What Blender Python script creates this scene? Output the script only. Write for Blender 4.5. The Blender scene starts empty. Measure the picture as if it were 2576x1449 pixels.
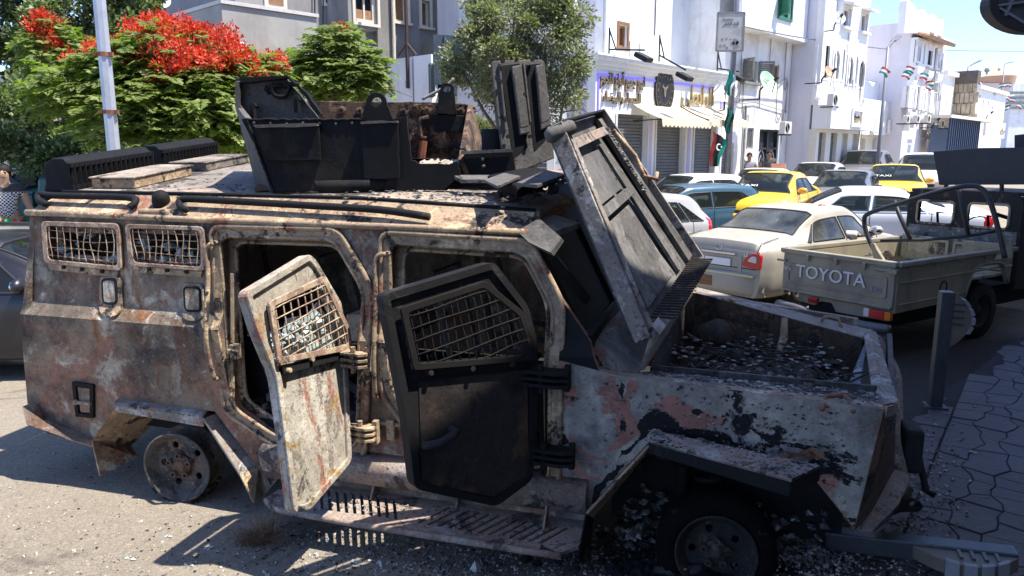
import bpy, bmesh, math, random
from mathutils import Vector, Matrix, noise
from mathutils.geometry import tessellate_polygon
R = random.Random(7)
sc = bpy.context.scene
COL = sc.collection
rad = math.radians
# ---------------------------------------------------------------- camera, sky, sun, exposure
CAM_H = 2.2
TILT = rad(10.5)
FOC = 1860.0 / 2576.0                      # focal length in picture widths
cam = bpy.data.cameras.new('camera'); cam_ob = bpy.data.objects.new('camera', cam); COL.objects.link(cam_ob)
cam.sensor_width = 36.0; cam.lens = 36.0 * FOC; cam.clip_start = 0.05; cam.clip_end = 3000
cam_ob.location = (0, 0, CAM_H); cam_ob.rotation_euler = (math.pi / 2 - TILT, 0, 0)
sc.camera = cam_ob
SUN_AZ, SUN_EL = rad(104), rad(67)          # clockwise from the view direction, above the horizon
SUN = Vector((math.sin(SUN_AZ) * math.cos(SUN_EL), math.cos(SUN_AZ) * math.cos(SUN_EL), math.sin(SUN_EL)))
world = bpy.data.worlds.new('World'); sc.world = world; world.use_nodes = True
nt = world.node_tree; nt.nodes.clear()
sky = nt.nodes.new('ShaderNodeTexSky'); sky.sky_type = 'NISHITA'; sky.sun_disc = False
sky.sun_elevation = SUN_EL; sky.sun_rotation = SUN_AZ; sky.air_density = 0.85; sky.dust_density = .6; sky.ozone_density = 4.0
bg = nt.nodes.new('ShaderNodeBackground'); bg.inputs['Strength'].default_value = 0.15
wo = nt.nodes.new('ShaderNodeOutputWorld')
tint = nt.nodes.new('ShaderNodeMix'); tint.data_type = 'RGBA'; tint.blend_type = 'MULTIPLY'; tint.inputs[0].default_value = 1.0; tint.inputs[7].default_value = (.77, .81, .95, 1)
nt.links.new(sky.outputs[0], tint.inputs[6]); nt.links.new(tint.outputs[2], bg.inputs[0]); nt.links.new(bg.outputs[0], wo.inputs[0])
sl = bpy.data.lights.new('sun', 'SUN'); sl.energy = 4.1; sl.angle = rad(0.55); sl.color = (1.0, 0.935, 0.845)
so = bpy.data.objects.new('sun', sl); COL.objects.link(so)
so.rotation_euler = SUN.to_track_quat('Z', 'Y').to_euler(); so.location = SUN * 60
sc.view_settings.view_transform = 'Standard'; sc.view_settings.look = 'None'
sc.view_settings.gamma = 1.0; sc.view_settings.use_curve_mapping = False
sc.view_settings.exposure = 1.4
# ---------------------------------------------------------------- sight lines: where a photograph pixel (2576 wide) meets a real plane
O = Vector((0, 0, CAM_H)); CT, ST = math.cos(TILT), math.sin(TILT)
def ray(px, py):
 r = (px - 1288.0) / 1860.0; u = -(py - 724.5) / 1860.0
 return Vector((r, CT + u * ST, -ST + u * CT))
def hit(px, py, p, n):
 d = ray(px, py); n = Vector(n)
 return O + d * ((Vector(p) - O).dot(n) / d.dot(n))
def gnd(px, py, z=0.0): return hit(px, py, (0, 0, z), (0, 0, 1))
def at_y(px, py, y): return hit(px, py, (0, y, 0), (0, 1, 0))
# ---------------------------------------------------------------- objects
def tag(o, label=None, cat=None, group=None, kind=None):
 if label: o['label'] = label
 if cat: o['category'] = cat
 if group: o['group'] = group
 if kind: o['kind'] = kind
 return o
def thing(name, label, cat, loc=(0, 0, 0), rz=0.0, group=None):
 o = bpy.data.objects.new(name, None); COL.objects.link(o)
 o.empty_display_size = 0.2; o.location = loc; o.rotation_euler = (0, 0, rz)
 return tag(o, label, cat, group)
def link(name, mesh, parent=None):
 o = bpy.data.objects.new(name, mesh); COL.objects.link(o)
 if parent: o.parent = parent
 return o
def kids(o): return [c for c in bpy.data.objects if c.parent == o]
def copy_tree(o, parent=None, ch=None):
 if ch is None:
  ch = {}
  for q in bpy.data.objects:
   if q.parent: ch.setdefault(q.parent, []).append(q)
 c = o.copy(); COL.objects.link(c); c.parent = parent
 for q in ch.get(o, []): copy_tree(q, c, ch)
 return c
def frame(n):
 n = Vector(n).normalized()
 a = Vector((0, 0, 1)) if abs(n.z) < 0.9 else Vector((1, 0, 0))
 u = a.cross(n).normalized(); v = n.cross(u)
 return u, v, n
class G:
 """collects shapes and links them as ONE mesh object"""
 def __init__(s): s.v = []; s.f = []; s.m = []
 def add(s, vs, fs, mi=0):
  b = len(s.v); s.v += [tuple(v) for v in vs]
  for f in fs: s.f.append(tuple(b + i for i in f)); s.m.append(mi)
  return s
 def hexa(s, p, mi=0):
  return s.add(p, [(0, 3, 2, 1), (4, 5, 6, 7), (0, 1, 5, 4), (1, 2, 6, 5), (2, 3, 7, 6), (3, 0, 4, 7)], mi)
 def box(s, c, d, mi=0, rz=0.0, M=None):
  x, y, z = d[0] / 2, d[1] / 2, d[2] / 2
  P = [Vector(q) for q in ((-x, -y, -z), (x, -y, -z), (x, y, -z), (-x, y, -z), (-x, -y, z), (x, -y, z), (x, y, z), (-x, y, z))]
  if M is None: M = Matrix.Rotation(rz, 3, 'Z')
  c = Vector(c)
  return s.hexa([M @ q + c for q in P], mi)
 def bar(s, a, b, w, h, up=(0, 0, 1), mi=0):
  a, b = Vector(a), Vector(b); d = (b - a).normalized(); up = Vector(up)
  r = d.cross(up)
  if r.length < 1e-4: r = d.cross(Vector((1, 0, 0)))
  r.normalize(); q = r.cross(d)
  o = [r * x * w / 2 + q * y * h / 2 for x, y in ((-1, -1), (1, -1), (1, 1), (-1, 1))]
  return s.add([a + k for k in o] + [b + k for k in o], [(0, 3, 2, 1), (4, 5, 6, 7), (0, 1, 5, 4), (1, 2, 6, 5), (2, 3, 7, 6), (3, 0, 4, 7)], mi)
 def prism(s, pts, vec, mi=0):
  n = len(pts); vec = Vector(vec); P = [Vector(p) for p in pts]
  fs = [tuple(range(n))[::-1], tuple(range(n, 2 * n))] + [(i, (i + 1) % n, n + (i + 1) % n, n + i) for i in range(n)]
  return s.add(P + [p + vec for p in P], fs, mi)
 def tube(s, path, r, n=8, mi=0, closed=False, cap=True):
  P = [Vector(p) for p in path]; k = len(P)
  rr = r if isinstance(r, (list, tuple)) else [r] * k
  d0 = (P[1] - P[0]).normalized(); u, v, _ = frame(d0); vs = []
  for i, p in enumerate(P):
   if closed: t = (P[(i + 1) % k] - P[i - 1])
   else: t = P[min(i + 1, k - 1)] - P[max(i - 1, 0)]
   t.normalize(); u = (u - t * u.dot(t))
   if u.length < 1e-5: u = frame(t)[0]
   u.normalize(); v = t.cross(u)
   for j in range(n):
    a = 2 * math.pi * j / n; vs.append(p + (u * math.cos(a) + v * math.sin(a)) * rr[i])
  fs = []
  for i in range(k if closed else k - 1):
   for j in range(n):
    a, b = i * n + j, i * n + (j + 1) % n; c, d = ((i + 1) % k) * n + (j + 1) % n, ((i + 1) % k) * n + j
    fs.append((a, b, c, d))
  if cap and not closed: fs += [tuple(range(n))[::-1], tuple(range((k - 1) * n, k * n))]
  return s.add(vs, fs, mi)
 def cyl(s, a, b, r, n=16, r2=None, mi=0): return s.tube([a, b], [r, r if r2 is None else r2], n, mi)
 def lathe(s, prof, o, axis, n=24, mi=0, a0=0.0, a1=2 * math.pi):
  """prof: (radius, height along axis)"""
  u, v, w = frame(axis); o = Vector(o); full = abs(a1 - a0 - 2 * math.pi) < 1e-6
  m = n if full else n + 1; vs = []
  for r, h in prof:
   for j in range(m):
    a = a0 + (a1 - a0) * j / n; vs.append(o + (u * math.cos(a) + v * math.sin(a)) * r + w * h)
  fs = []
  for i in range(len(prof) - 1):
   for j in range(n):
    fs.append((i * m + j, i * m + (j + 1) % m, (i + 1) * m + (j + 1) % m, (i + 1) * m + j))
  return s.add(vs, fs, mi)
 def ball(s, c, r, n=10, mi=0, sq=(1, 1, 1), jit=0.0):
  c = Vector(c); vs = []; fs = []; h = max(4, n // 2)
  for i in range(h + 1):
   t = math.pi * i / h
   for j in range(n):
    a = 2 * math.pi * j / n; q = 1 + R.uniform(-jit, jit)
    vs.append(c + Vector((math.sin(t) * math.cos(a) * sq[0], math.sin(t) * math.sin(a) * sq[1], math.cos(t) * sq[2])) * r * q)
  for i in range(h):
   for j in range(n): fs.append((i * n + j, i * n + (j + 1) % n, (i + 1) * n + (j + 1) % n, (i + 1) * n + j))
  return s.add(vs, fs, mi)
 def rock(s, c, r, mi=0, fl=1.0):
  c = Vector(c); k = [Vector((R.uniform(-1, 1), R.uniform(-1, 1), R.uniform(-.6, .6))) for _ in range(2)]
  P = [Vector(q) for q in ((1, 0, 0), (-1, 0, 0), (0, 1, 0), (0, -1, 0), (0, 0, .7), (0, 0, -.7))]
  a = R.uniform(0, 6); M = Matrix.Rotation(a, 3, 'Z') @ Matrix.Rotation(R.uniform(-.6, .6), 3, 'X')
  P = [M @ (q * r * R.uniform(.55, 1.2)) for q in P]; P = [c + Vector((q.x, q.y, q.z * fl)) for q in P]
  return s.add(P, [(0, 2, 4), (2, 1, 4), (1, 3, 4), (3, 0, 4), (2, 0, 5), (1, 2, 5), (3, 1, 5), (0, 3, 5)], mi)
 def sheet(s, outline, holes, to3, thick, mi=0, cut=None, wob=0.0):
  """flat plate with holes: outline/holes in 2-D, to3 maps (a, b) to 3-D, thick is a 3-D vector"""
  bm = bmesh.new()
  def loop(pts):
   vv = [bm.verts.new((p[0], p[1], 0)) for p in pts]
   return [bm.edges.new((vv[i], vv[(i + 1) % len(vv)])) for i in range(len(vv))]
  es = loop(outline)
  for h in holes: es += loop(h)
  bmesh.ops.triangle_fill(bm, use_beauty=True, use_dissolve=False, edges=es, normal=(0, 0, 1))
  for c in (cut or []):
   bmesh.ops.bisect_plane(bm, geom=bm.verts[:] + bm.edges[:] + bm.faces[:], plane_co=(c[0], c[1], 0), plane_no=(c[2], c[3], 0))
  bm.verts.index_update(); bm.normal_update()
  front = [Vector(to3(v.co.x, v.co.y)) for v in bm.verts]; n = len(front); t = Vector(thick)
  fs = []
  for f in bm.faces:
   q = [v.index for v in f.verts]; fs.append(tuple(q)); fs.append(tuple(n + i for i in q[::-1]))
  for e in bm.edges:
   if len(e.link_faces) == 1:
    a, b = e.verts[0].index, e.verts[1].index; fs.append((a, b, n + b, n + a))
  bm.free()
  return s.add(front + [p + t for p in front], fs, mi)
 def mesh(s, name, mats, smooth=False, fix=True):
  me = bpy.data.meshes.new(name); me.from_pydata(s.v, [], s.f);
  for k in (mats if isinstance(mats, (list, tuple)) else [mats]): me.materials.append(k)
  if any(s.m): me.polygons.foreach_set('material_index', s.m)
  if fix:
   bm = bmesh.new(); bm.from_mesh(me); bmesh.ops.recalc_face_normals(bm, faces=bm.faces[:]); bm.to_mesh(me); bm.free()
  if smooth: me.polygons.foreach_set('use_smooth', [True] * len(me.polygons))
  me.update(); return me
 def build(s, name, mats, parent=None, smooth=False, bevel=0.0, seg=2, label=None, cat=None, group=None, kind=None, fix=True):
  o = link(name, s.mesh(name, mats, smooth, fix), parent)
  if bevel:
   b = o.modifiers.new('bevel', 'BEVEL'); b.width = bevel; b.segments = seg; b.limit_method = 'ANGLE'; b.angle_limit = rad(35)
  if smooth == 'angle' or (smooth and bevel):
   pass
  return tag(o, label, cat, group, kind)
def crc(pts, n=4):
 """round a polyline (2-D or 3-D) with Catmull-Rom"""
 P = [Vector(p) for p in pts]; out = []
 for i in range(len(P) - 1):
  a, b, c, d = P[max(i - 1, 0)], P[i], P[i + 1], P[min(i + 2, len(P) - 1)]
  for k in range(n):
   t = k / n
   out.append(0.5 * ((2 * b) + (c - a) * t + (2 * a - 5 * b + 4 * c - d) * t * t + (3 * b - 3 * c + d - a) * t ** 3))
 out.append(P[-1]); return out
def rnd_poly(pts, r=0.04, n=3):
 """round the corners of a closed 2-D polygon"""
 out = []; k = len(pts)
 for i in range(k):
  a, b, c = (Vector(pts[i - 1][:2]), Vector(pts[i][:2]), Vector(pts[(i + 1) % k][:2]))
  d1, d2 = (a - b), (c - b); q = min(r, d1.length * .45, d2.length * .45)
  p, s_ = b + d1.normalized() * q, b + d2.normalized() * q
  for j in range(n + 1):
   t = j / n; out.append(tuple(p * (1 - t) ** 2 + b * 2 * t * (1 - t) + s_ * t * t))
 return out
def inset(pts, d):
 """shrink a closed 2-D polygon by d (either winding)"""
 k = len(pts); A = sum(pts[i][0] * pts[(i + 1) % k][1] - pts[(i + 1) % k][0] * pts[i][1] for i in range(k)); s_ = 1 if A > 0 else -1
 out = []
 for i in range(k):
  a, b, c = Vector(pts[i - 1][:2]), Vector(pts[i][:2]), Vector(pts[(i + 1) % k][:2])
  e1, e2 = (b - a).normalized(), (c - b).normalized()
  n1, n2 = Vector((-e1.y, e1.x)) * s_, Vector((-e2.y, e2.x)) * s_
  m = n1 + n2; L = m.length_squared
  out.append(tuple(b + m * (2 * d / L)) if L > 1e-6 else tuple(b + n1 * d))
 return out
# ---------------------------------------------------------------- materials
MATS = {}
class N:
 def __init__(s, name):
  s.m = bpy.data.materials.new(name); s.m.use_nodes = True; s.t = s.m.node_tree
  s.b = s.t.nodes['Principled BSDF']; s.out = s.t.nodes['Material Output']; s.co = None
 def new(s, t, **k):
  n = s.t.nodes.new(t)
  for a, b in k.items(): setattr(n, a, b)
  return n
 def l(s, a, b): s.t.links.new(a, b)
 def coord(s, scale=1.0, stretch=(1, 1, 1), off=0.0, world=False):
  if world:
   g = s.new('ShaderNodeNewGeometry').outputs['Position']
  else: g = s.new('ShaderNodeTexCoord').outputs['Object']
  m = s.new('ShaderNodeMapping'); s.l(g, m.inputs['Vector'])
  m.inputs['Scale'].default_value = tuple(scale * q for q in stretch); m.inputs['Location'].default_value = (off * 3.7, off * 1.9 + 2, off * 5.3)
  return m.outputs[0]
 def noise(s, scale=5, detail=8, rough=.6, dist=0.0, stretch=(1, 1, 1), off=0.0, world=False):
  n = s.new('ShaderNodeTexNoise'); n.inputs['Scale'].default_value = 1.0; n.inputs['Detail'].default_value = detail
  n.inputs['Roughness'].default_value = rough; n.inputs['Distortion'].default_value = dist
  s.l(s.coord(scale, stretch, off, world), n.inputs['Vector']); return n.outputs['Fac']
 def ramp(s, x, a, b, ca=(0, 0, 0), cb=(1, 1, 1)):
  r = s.new('ShaderNodeValToRGB'); e = r.color_ramp.elements
  e[0].position = max(0, min(1, a)); e[1].position = max(0, min(1, b)); e[0].color = (*ca, 1); e[1].color = (*cb, 1)
  s.l(x, r.inputs[0]); return r.outputs[0]
 def mix(s, f, a, b, mode='MIX'):
  m = s.new('ShaderNodeMix', data_type='RGBA', blend_type=mode)
  if isinstance(f, (int, float)): m.inputs[0].default_value = f
  else: s.l(f, m.inputs[0])
  for i, q in ((6, a), (7, b)):
   if isinstance(q, (tuple, list)): m.inputs[i].default_value = (*q[:3], 1)
   else: s.l(q, m.inputs[i])
  return m.outputs[2]
 def math(s, op, a, b=0.0):
  m = s.new('ShaderNodeMath', operation=op)
  for i, q in ((0, a), (1, b)):
   if isinstance(q, (int, float)): m.inputs[i].default_value = q
   else: s.l(q, m.inputs[i])
  return m.outputs[0]
 def bump(s, h, st=.3, dist=.01):
  b = s.new('ShaderNodeBump'); b.inputs['Strength'].default_value = st; b.inputs['Distance'].default_value = dist
  s.l(h, b.inputs['Height']); s.l(b.outputs[0], s.b.inputs['Normal'])
 def set(s, col=None, rough=None, metal=None, spec=None):
  for k, q in (('Base Color', col), ('Roughness', rough), ('Metallic', metal), ('Specular IOR Level', spec)):
   if q is None: continue
   if isinstance(q, (int, float)): s.b.inputs[k].default_value = q
   elif isinstance(q, (tuple, list)): s.b.inputs[k].default_value = (*q[:3], 1)
   else: s.l(q, s.b.inputs[k])
  return s
def mat(name, col, rough=.6, metal=0.0, var=.12, scale=6, spec=.4, bump=0.0, bscale=40, dirt=None, damt=.5, world=False, streak=0):
 """plain material with gentle uneven colour, optional dirt patches and fine relief"""
 if name in MATS: return MATS[name]
 n = N(name); f = n.noise(scale, 6, .6, .3, world=world)
 dk = tuple(c * (1 - var) for c in col); lt = tuple(min(1, c * (1 + var)) for c in col)
 c = n.ramp(f, .3, .7, dk, lt)
 if dirt:
  g = n.ramp(n.noise(scale * .5, 9, .7, .6, off=3, world=world), .62 - damt * .3, .72)
  c = n.mix(g, c, dirt)
 if streak:
  g = n.ramp(n.noise(1.0, 8, .7, .2, (2.6, 2.6, .16), 13, world), .53, .68); c = n.mix(n.math('MULTIPLY', g, streak), c, tuple(q * .55 for q in col))
 n.set(c, rough, metal, spec)
 if bump: n.bump(n.noise(bscale, 6, .7, off=1, world=world), bump, .01)
 MATS[name] = n.m; return n.m
def burnt(name, base, layers, bump=.5, rough=.85, spec=.25, fine=60, grit=.75, soft=.38):
 """burnt sheet metal: a base colour and patches (colour, scale, threshold, width, offset, stretch, (axis, from, to, amount))"""
 n = N(name); f = n.noise(9, 8, .65, .3, off=9)
 c = n.ramp(f, .3, .72, tuple(q * .72 for q in base), tuple(min(1, q * 1.25) for q in base)); hs = []
 for L in layers:
  col, scl, th, w, off = L[:5]; stv = L[5] if len(L) > 5 and L[5] else (1, 1, 1)
  q = n.noise(scl, 9, .68, .5, stv, off)
  if len(L) > 6 and L[6]:
   ax, lo, hi, amt = L[6]
   sx = n.new('ShaderNodeSeparateXYZ'); n.l(n.new('ShaderNodeTexCoord').outputs['Object'], sx.inputs[0])
   mr = n.new('ShaderNodeMapRange'); mr.inputs['From Min'].default_value = lo; mr.inputs['From Max'].default_value = hi
   mr.inputs['To Min'].default_value = 0; mr.inputs['To Max'].default_value = amt; n.l(sx.outputs[ax], mr.inputs['Value'])
   q = n.math('ADD', q, mr.outputs[0])
  q = n.math('ADD', q, n.math('MULTIPLY', n.math('SUBTRACT', n.noise(scl * 9, 5, .7, off=off + 40), .5), .16)); k = n.ramp(q, th - w * soft, th + w * soft); hs.append(k)
  cc = n.ramp(n.noise(scl * 7, 6, .6, off=off + 20), .3, .7, tuple(x * .7 for x in col), tuple(min(1, x * 1.3) for x in col))
  c = n.mix(k, c, cc)
 sp_ = n.noise(55, 5, .8, .2, off=77); c = n.mix(n.math('MULTIPLY', n.ramp(sp_, .57, .63), grit), c, tuple(q * .18 for q in base)); c = n.mix(n.math('MULTIPLY', n.ramp(sp_, .36, .42, (1, 1, 1), (0, 0, 0)), grit * .6), c, tuple(min(.6, q * 1.9 + .03) for q in base))
 n.set(c, rough, 0.0, spec)
 h = n.math('MULTIPLY', n.noise(fine, 8, .75, off=2), .6)
 for k in hs[:2]: h = n.math('ADD', h, n.math('MULTIPLY', k, .35))
 n.bump(h, bump, .012)
 MATS[name] = n.m; return n.m
def glass(name, tint=(.5, .6, .6), trans=.5, rough=.04, dust=None):
 n = N(name); n.set((.02, .025, .025), rough, 0, .6)
 t = n.new('ShaderNodeBsdfTransparent'); t.inputs[0].default_value = (*tint, 1)
 m = n.new('ShaderNodeMixShader'); m.inputs[0].default_value = trans
 if dust:
  k = n.ramp(n.noise(2.5, 8, .65, .4), .35, .75); n.l(n.mix(k, (.03, .035, .035), dust), n.b.inputs['Base Color'])
  n.l(n.math('SUBTRACT', trans, n.math('MULTIPLY', k, trans * .6)), m.inputs[0])
 n.l(n.b.outputs[0], m.inputs[1]); n.l(t.outputs[0], m.inputs[2]); n.l(m.outputs[0], n.out.inputs[0])
 MATS[name] = n.m; return n.m
BLACKSOOT = burnt('soot_black', (.011, .011, .012), [((.04, .036, .032), 3, .62, .1, 1), ((.09, .07, .055), 14, .71, .05, 4), ((.16, .13, .1), 30, .77, .03, 6)], bump=.35, spec=.2, rough=.75, grit=.3)
RUBBER = mat('rubber', (.018, .018, .019), .85, var=.3, bump=.4, bscale=60)
DARK = mat('dark_plastic', (.02, .021, .023), .55, var=.2)
CHROME = mat('chrome', (.6, .6, .6), .22, 1.0, var=.05)
STEELGREY = mat('galvanised_steel', (.42, .43, .45), .5, .3, var=.14, scale=4, bump=.1)
TEXTMESH = {}
def text(name, body, mt, parent, origin, ux, uz, height, extrude=.01, align='CENTER', width=None, bold=0.0):
 """raised lettering as one mesh: origin is the middle of the base line, ux along it, uz upward"""
 cu = bpy.data.curves.new(name, 'FONT'); cu.body = body; cu.align_x = align; cu.size = 1.0; cu.extrude = extrude / height; cu.offset = bold
 cu.resolution_u = 3
 o = bpy.data.objects.new(name, cu); COL.objects.link(o); bpy.context.view_layer.update()
 me = bpy.data.meshes.new_from_object(o.evaluated_get(bpy.context.evaluated_depsgraph_get()))
 bpy.data.objects.remove(o); bpy.data.curves.remove(cu)
 xs = [v.co.x for v in me.vertices]; ys = [v.co.y for v in me.vertices]
 sy_ = height / .72; sx_ = sy_ if not width else width / (max(xs) - min(xs)); cx = (max(xs) + min(xs)) / 2 if align == 'CENTER' else 0
 ux, uz, og = Vector(ux).normalized(), Vector(uz).normalized(), Vector(origin); nn = ux.cross(uz)
 for v in me.vertices:
  p = v.co.copy(); v.co = og + ux * ((p.x - cx) * sx_) + uz * (p.y * sy_) + nn * (p.z * height)
 me.materials.clear(); me.materials.append(mt); me.name = name
 return link(name, me, parent)
# Arabic letters in their joined forms, written left to right
def arabic(s):
 F = {'ا': ('FE8D', 'FE8E', None, None), 'أ': ('FE83', 'FE84', None, None), 'ب': ('FE8F', 'FE90', 'FE91', 'FE92'), 'ج': ('FE9D', 'FE9E', 'FE9F', 'FEA0'),
   'ح': ('FEA1', 'FEA2', 'FEA3', 'FEA4'), 'ر': ('FEAD', 'FEAE', None, None), 'ش': ('FEB5', 'FEB6', 'FEB7', 'FEB8'), 'ض': ('FEBD', 'FEBE', 'FEBF', 'FEC0'), 'ط': ('FEC1', 'FEC2', 'FEC3', 'FEC4'),
   'ع': ('FEC9', 'FECA', 'FECB', 'FECC'), 'ل': ('FEDD', 'FEDE', 'FEDF', 'FEE0'), 'م': ('FEE1', 'FEE2', 'FEE3', 'FEE4'), 'ن': ('FEE5', 'FEE6', 'FEE7', 'FEE8'), 'و': ('FEED', 'FEEE', None, None),
   'ي': ('FEF1', 'FEF2', 'FEF3', 'FEF4'), 'ء': ('FE80', None, None, None), 'د': ('FEA9', 'FEAA', None, None), 'ة': ('FE93', 'FE94', None, None), 'س': ('FEB1', 'FEB2', 'FEB3', 'FEB4'), 'خ': ('FEA5', 'FEA6', 'FEA7', 'FEA8'), 'ز': ('FEAF', 'FEB0', None, None), 'ذ': ('FEAB', 'FEAC', None, None), 'ه': ('FEE9', 'FEEA', 'FEEB', 'FEEC'), 'ك': ('FED9', 'FEDA', 'FEDB', 'FEDC'), 'ت': ('FE95', 'FE96', 'FE97', 'FE98')}
 out = []
 for i, c in enumerate(s):
  if c not in F: out.append(c); continue
  pv = i > 0 and s[i - 1] in F and F[s[i - 1]][2] is not None and F[c][1] is not None
  nx = i < len(s) - 1 and s[i + 1] in F and F[s[i + 1]][1] is not None and F[c][2] is not None
  k = 3 if pv and nx else 1 if pv else 2 if nx else 0
  out.append(chr(int(F[c][k], 16)))
 return ''.join(out[::-1])
# ---------------------------------------------------------------- ground
F0 = Vector((2.19, 20.0, 0)); U = Vector((.687, .727, 0)).normalized(); M_ = Vector((U.y, -U.x, 0))   # street direction, and from the facades towards the street
def sm(a, b, x): t = max(0, min(1, (x - a) / (b - a))); return t * t * (3 - 2 * t)
def hz(x, y):
 s = x * U.x + y * U.y
 z = -.25 * sm(6.0, 9.5, s)
 if s > 11: z += .67 * sm(11, 27, s) * .55 + .0447 * .45 * (min(s, 26) - 11)
 if s > 26: z += .01 * (s - 26)
 return z
DUST = N('dusty_asphalt')
n = DUST
c = n.ramp(n.noise(.55, 8, .65, .6, world=True), .3, .7, (.165, .14, .108), (.265, .228, .175))
c = n.mix(n.ramp(n.noise(38, 6, .8, off=2, world=True), .35, .7), c, n.ramp(n.noise(90, 4, .8, off=5, world=True), .3, .7, (.09, .078, .063), (.50, .44, .35)))
spot = n.ramp(n.noise(1.1, 10, .7, 1.2, (1, 1, 1), 4, True), .57, .7)
c = n.mix(n.math('MULTIPLY', spot, .75), c, (.07, .062, .055))
sc1 = n.ramp(n.noise(6, 9, .75, .8, (1, 1, 1), 8, True), .66, .72)
c = n.mix(n.math('MULTIPLY', sc1, .8), c, (.05, .045, .042))
# soot from the fire around the wreck
g_ = n.new('ShaderNodeNewGeometry').outputs['Position']; vm = n.new('ShaderNodeVectorMath', operation='DISTANCE'); n.l(g_, vm.inputs[0]); vm.inputs[1].default_value = (1.4, 3.6, 0)
q = n.math('ADD', vm.outputs['Value'], n.math('MULTIPLY', n.noise(1.6, 8, .7, .5, off=6, world=True), 1.6))
sk_ = n.ramp(n.math('DIVIDE', q, 4.0), .36, .66, (1, 1, 1), (0, 0, 0)); vm = n.new('ShaderNodeVectorMath', operation='DISTANCE'); n.l(g_, vm.inputs[0]); vm.inputs[1].default_value = (4.7, 7.6, 0)
q2 = n.math('ADD', vm.outputs['Value'], n.math('MULTIPLY', n.noise(1.6, 8, .7, .5, off=16, world=True), 1.6)); sk_ = n.math('MAXIMUM', sk_, n.ramp(n.math('DIVIDE', q2, 7.0), .45, .75, (1, 1, 1), (0, 0, 0)))
c = n.mix(sk_, c, n.ramp(n.noise(25, 6, .8, off=11, world=True), .3, .75, (.012, .011, .011), (.065, .058, .054)))
n.set(c, .93, 0, .2)
n.bump(n.math('ADD', n.noise(45, 8, .8, world=True), n.math('MULTIPLY', n.noise(9, 6, .7, off=3, world=True), .8)), .75, .02)
DUST = n.m
def axis_pts(lo, hi, near0, near1, fine, coarse):
 out = []; x = lo
 while x < hi:
  out.append(x); d = 0 if near0 <= x <= near1 else min(abs(x - near0), abs(x - near1)); x += fine + min(coarse, d * .12)
 out.append(hi); return out
xs = axis_pts(-260, 320, -6, 8, .35, 12); ys = axis_pts(-14, 420, 1, 16, .35, 14)
gv = []; gf = []
for y in ys:
 for x in xs:
  gv.append((x, y, hz(x, y)))
nx = len(xs)
for j in range(len(ys) - 1):
 for i in range(nx - 1): gf.append((j * nx + i, j * nx + i + 1, (j + 1) * nx + i + 1, (j + 1) * nx + i))
g = G(); g.add(gv, gf); g.build('road', DUST, smooth=True, kind='structure', fix=False)
# pavement on the right: stamped stones on a dark bed
PAVEZ = .07
MORTAR = mat('paving_joint', (.014, .012, .015), .95, var=.3, world=True)
edge_px = [(2700, 800), (2560, 852), (2470, 920), (2395, 968), (2330, 1022), (2285, 1080), (2240, 1180), (2170, 1300), (2060, 1352), (2000, 1392), (1960, 1449), (1900, 1560), (1800, 1800)]
edge = [gnd(px, py, PAVEZ).xy for px, py in edge_px]
outline = [tuple(p) for p in crc(edge, 3)] + [(-1.5, -8), (14, -8), (26, 12), (16, 16)]
g = G(); g.sheet(outline, [], lambda a, b: (a, b, PAVEZ - .012), (0, 0, -.5)); PAVE = g.build('pavement', MORTAR, kind='structure')
n = N('stamped_concrete')
c = n.ramp(n.noise(2.2, 8, .65, .5, world=True), .3, .72, (.030, .025, .031), (.066, .054, .063))
c = n.mix(n.ramp(n.noise(14, 8, .75, off=4, world=True), .56, .7), c, (.045, .04, .05))
c = n.mix(n.ramp(n.noise(30, 6, .8, off=7, world=True), .68, .76), c, (.30, .26, .25))
vm = n.new('ShaderNodeVectorMath', operation='DISTANCE'); n.l(n.new('ShaderNodeNewGeometry').outputs['Position'], vm.inputs[0]); vm.inputs[1].default_value = (1.9, 3.3, 0)
q = n.math('ADD', vm.outputs['Value'], n.math('MULTIPLY', n.noise(2.5, 8, .7, .5, off=6, world=True), 1.5))
c = n.mix(n.ramp(n.math('DIVIDE', q, 4.0), .33, .62, (1, 1, 1), (0, 0, 0)), c, n.ramp(n.noise(30, 6, .8, off=11, world=True), .3, .75, (.02, .018, .018), (.09, .08, .075)))
n.set(c, .62, 0, .45); n.bump(n.math('ADD', n.noise(16, 8, .75, world=True), n.math('MULTIPLY', n.noise(70, 5, .7, off=3, world=True), .5)), .55, .02)
STAMP = n.m
def inside(p, poly):
 r = False; k = len(poly); x, y = p
 for i in range(k):
  x1, y1 = poly[i]; x2, y2 = poly[i - 1]
  if (y1 > y) != (y2 > y) and x < (x2 - x1) * (y - y1) / (y2 - y1) + x1: r = not r
 return r
PA = Vector((math.sin(rad(36)), math.cos(rad(36)))); PB = Vector((PA.y, -PA.x)); PO = Vector((1.3, 2.6))
RS = random.Random(3); corner = {}
def cn(i, j, lane):
 k = (i, j, lane)
 if k not in corner: corner[k] = RS.uniform(-.07, .07)
 return corner[k]
stones = 0
LW = .80                                    # lanes between the straight saw cuts, stones of uneven length in each
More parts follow.
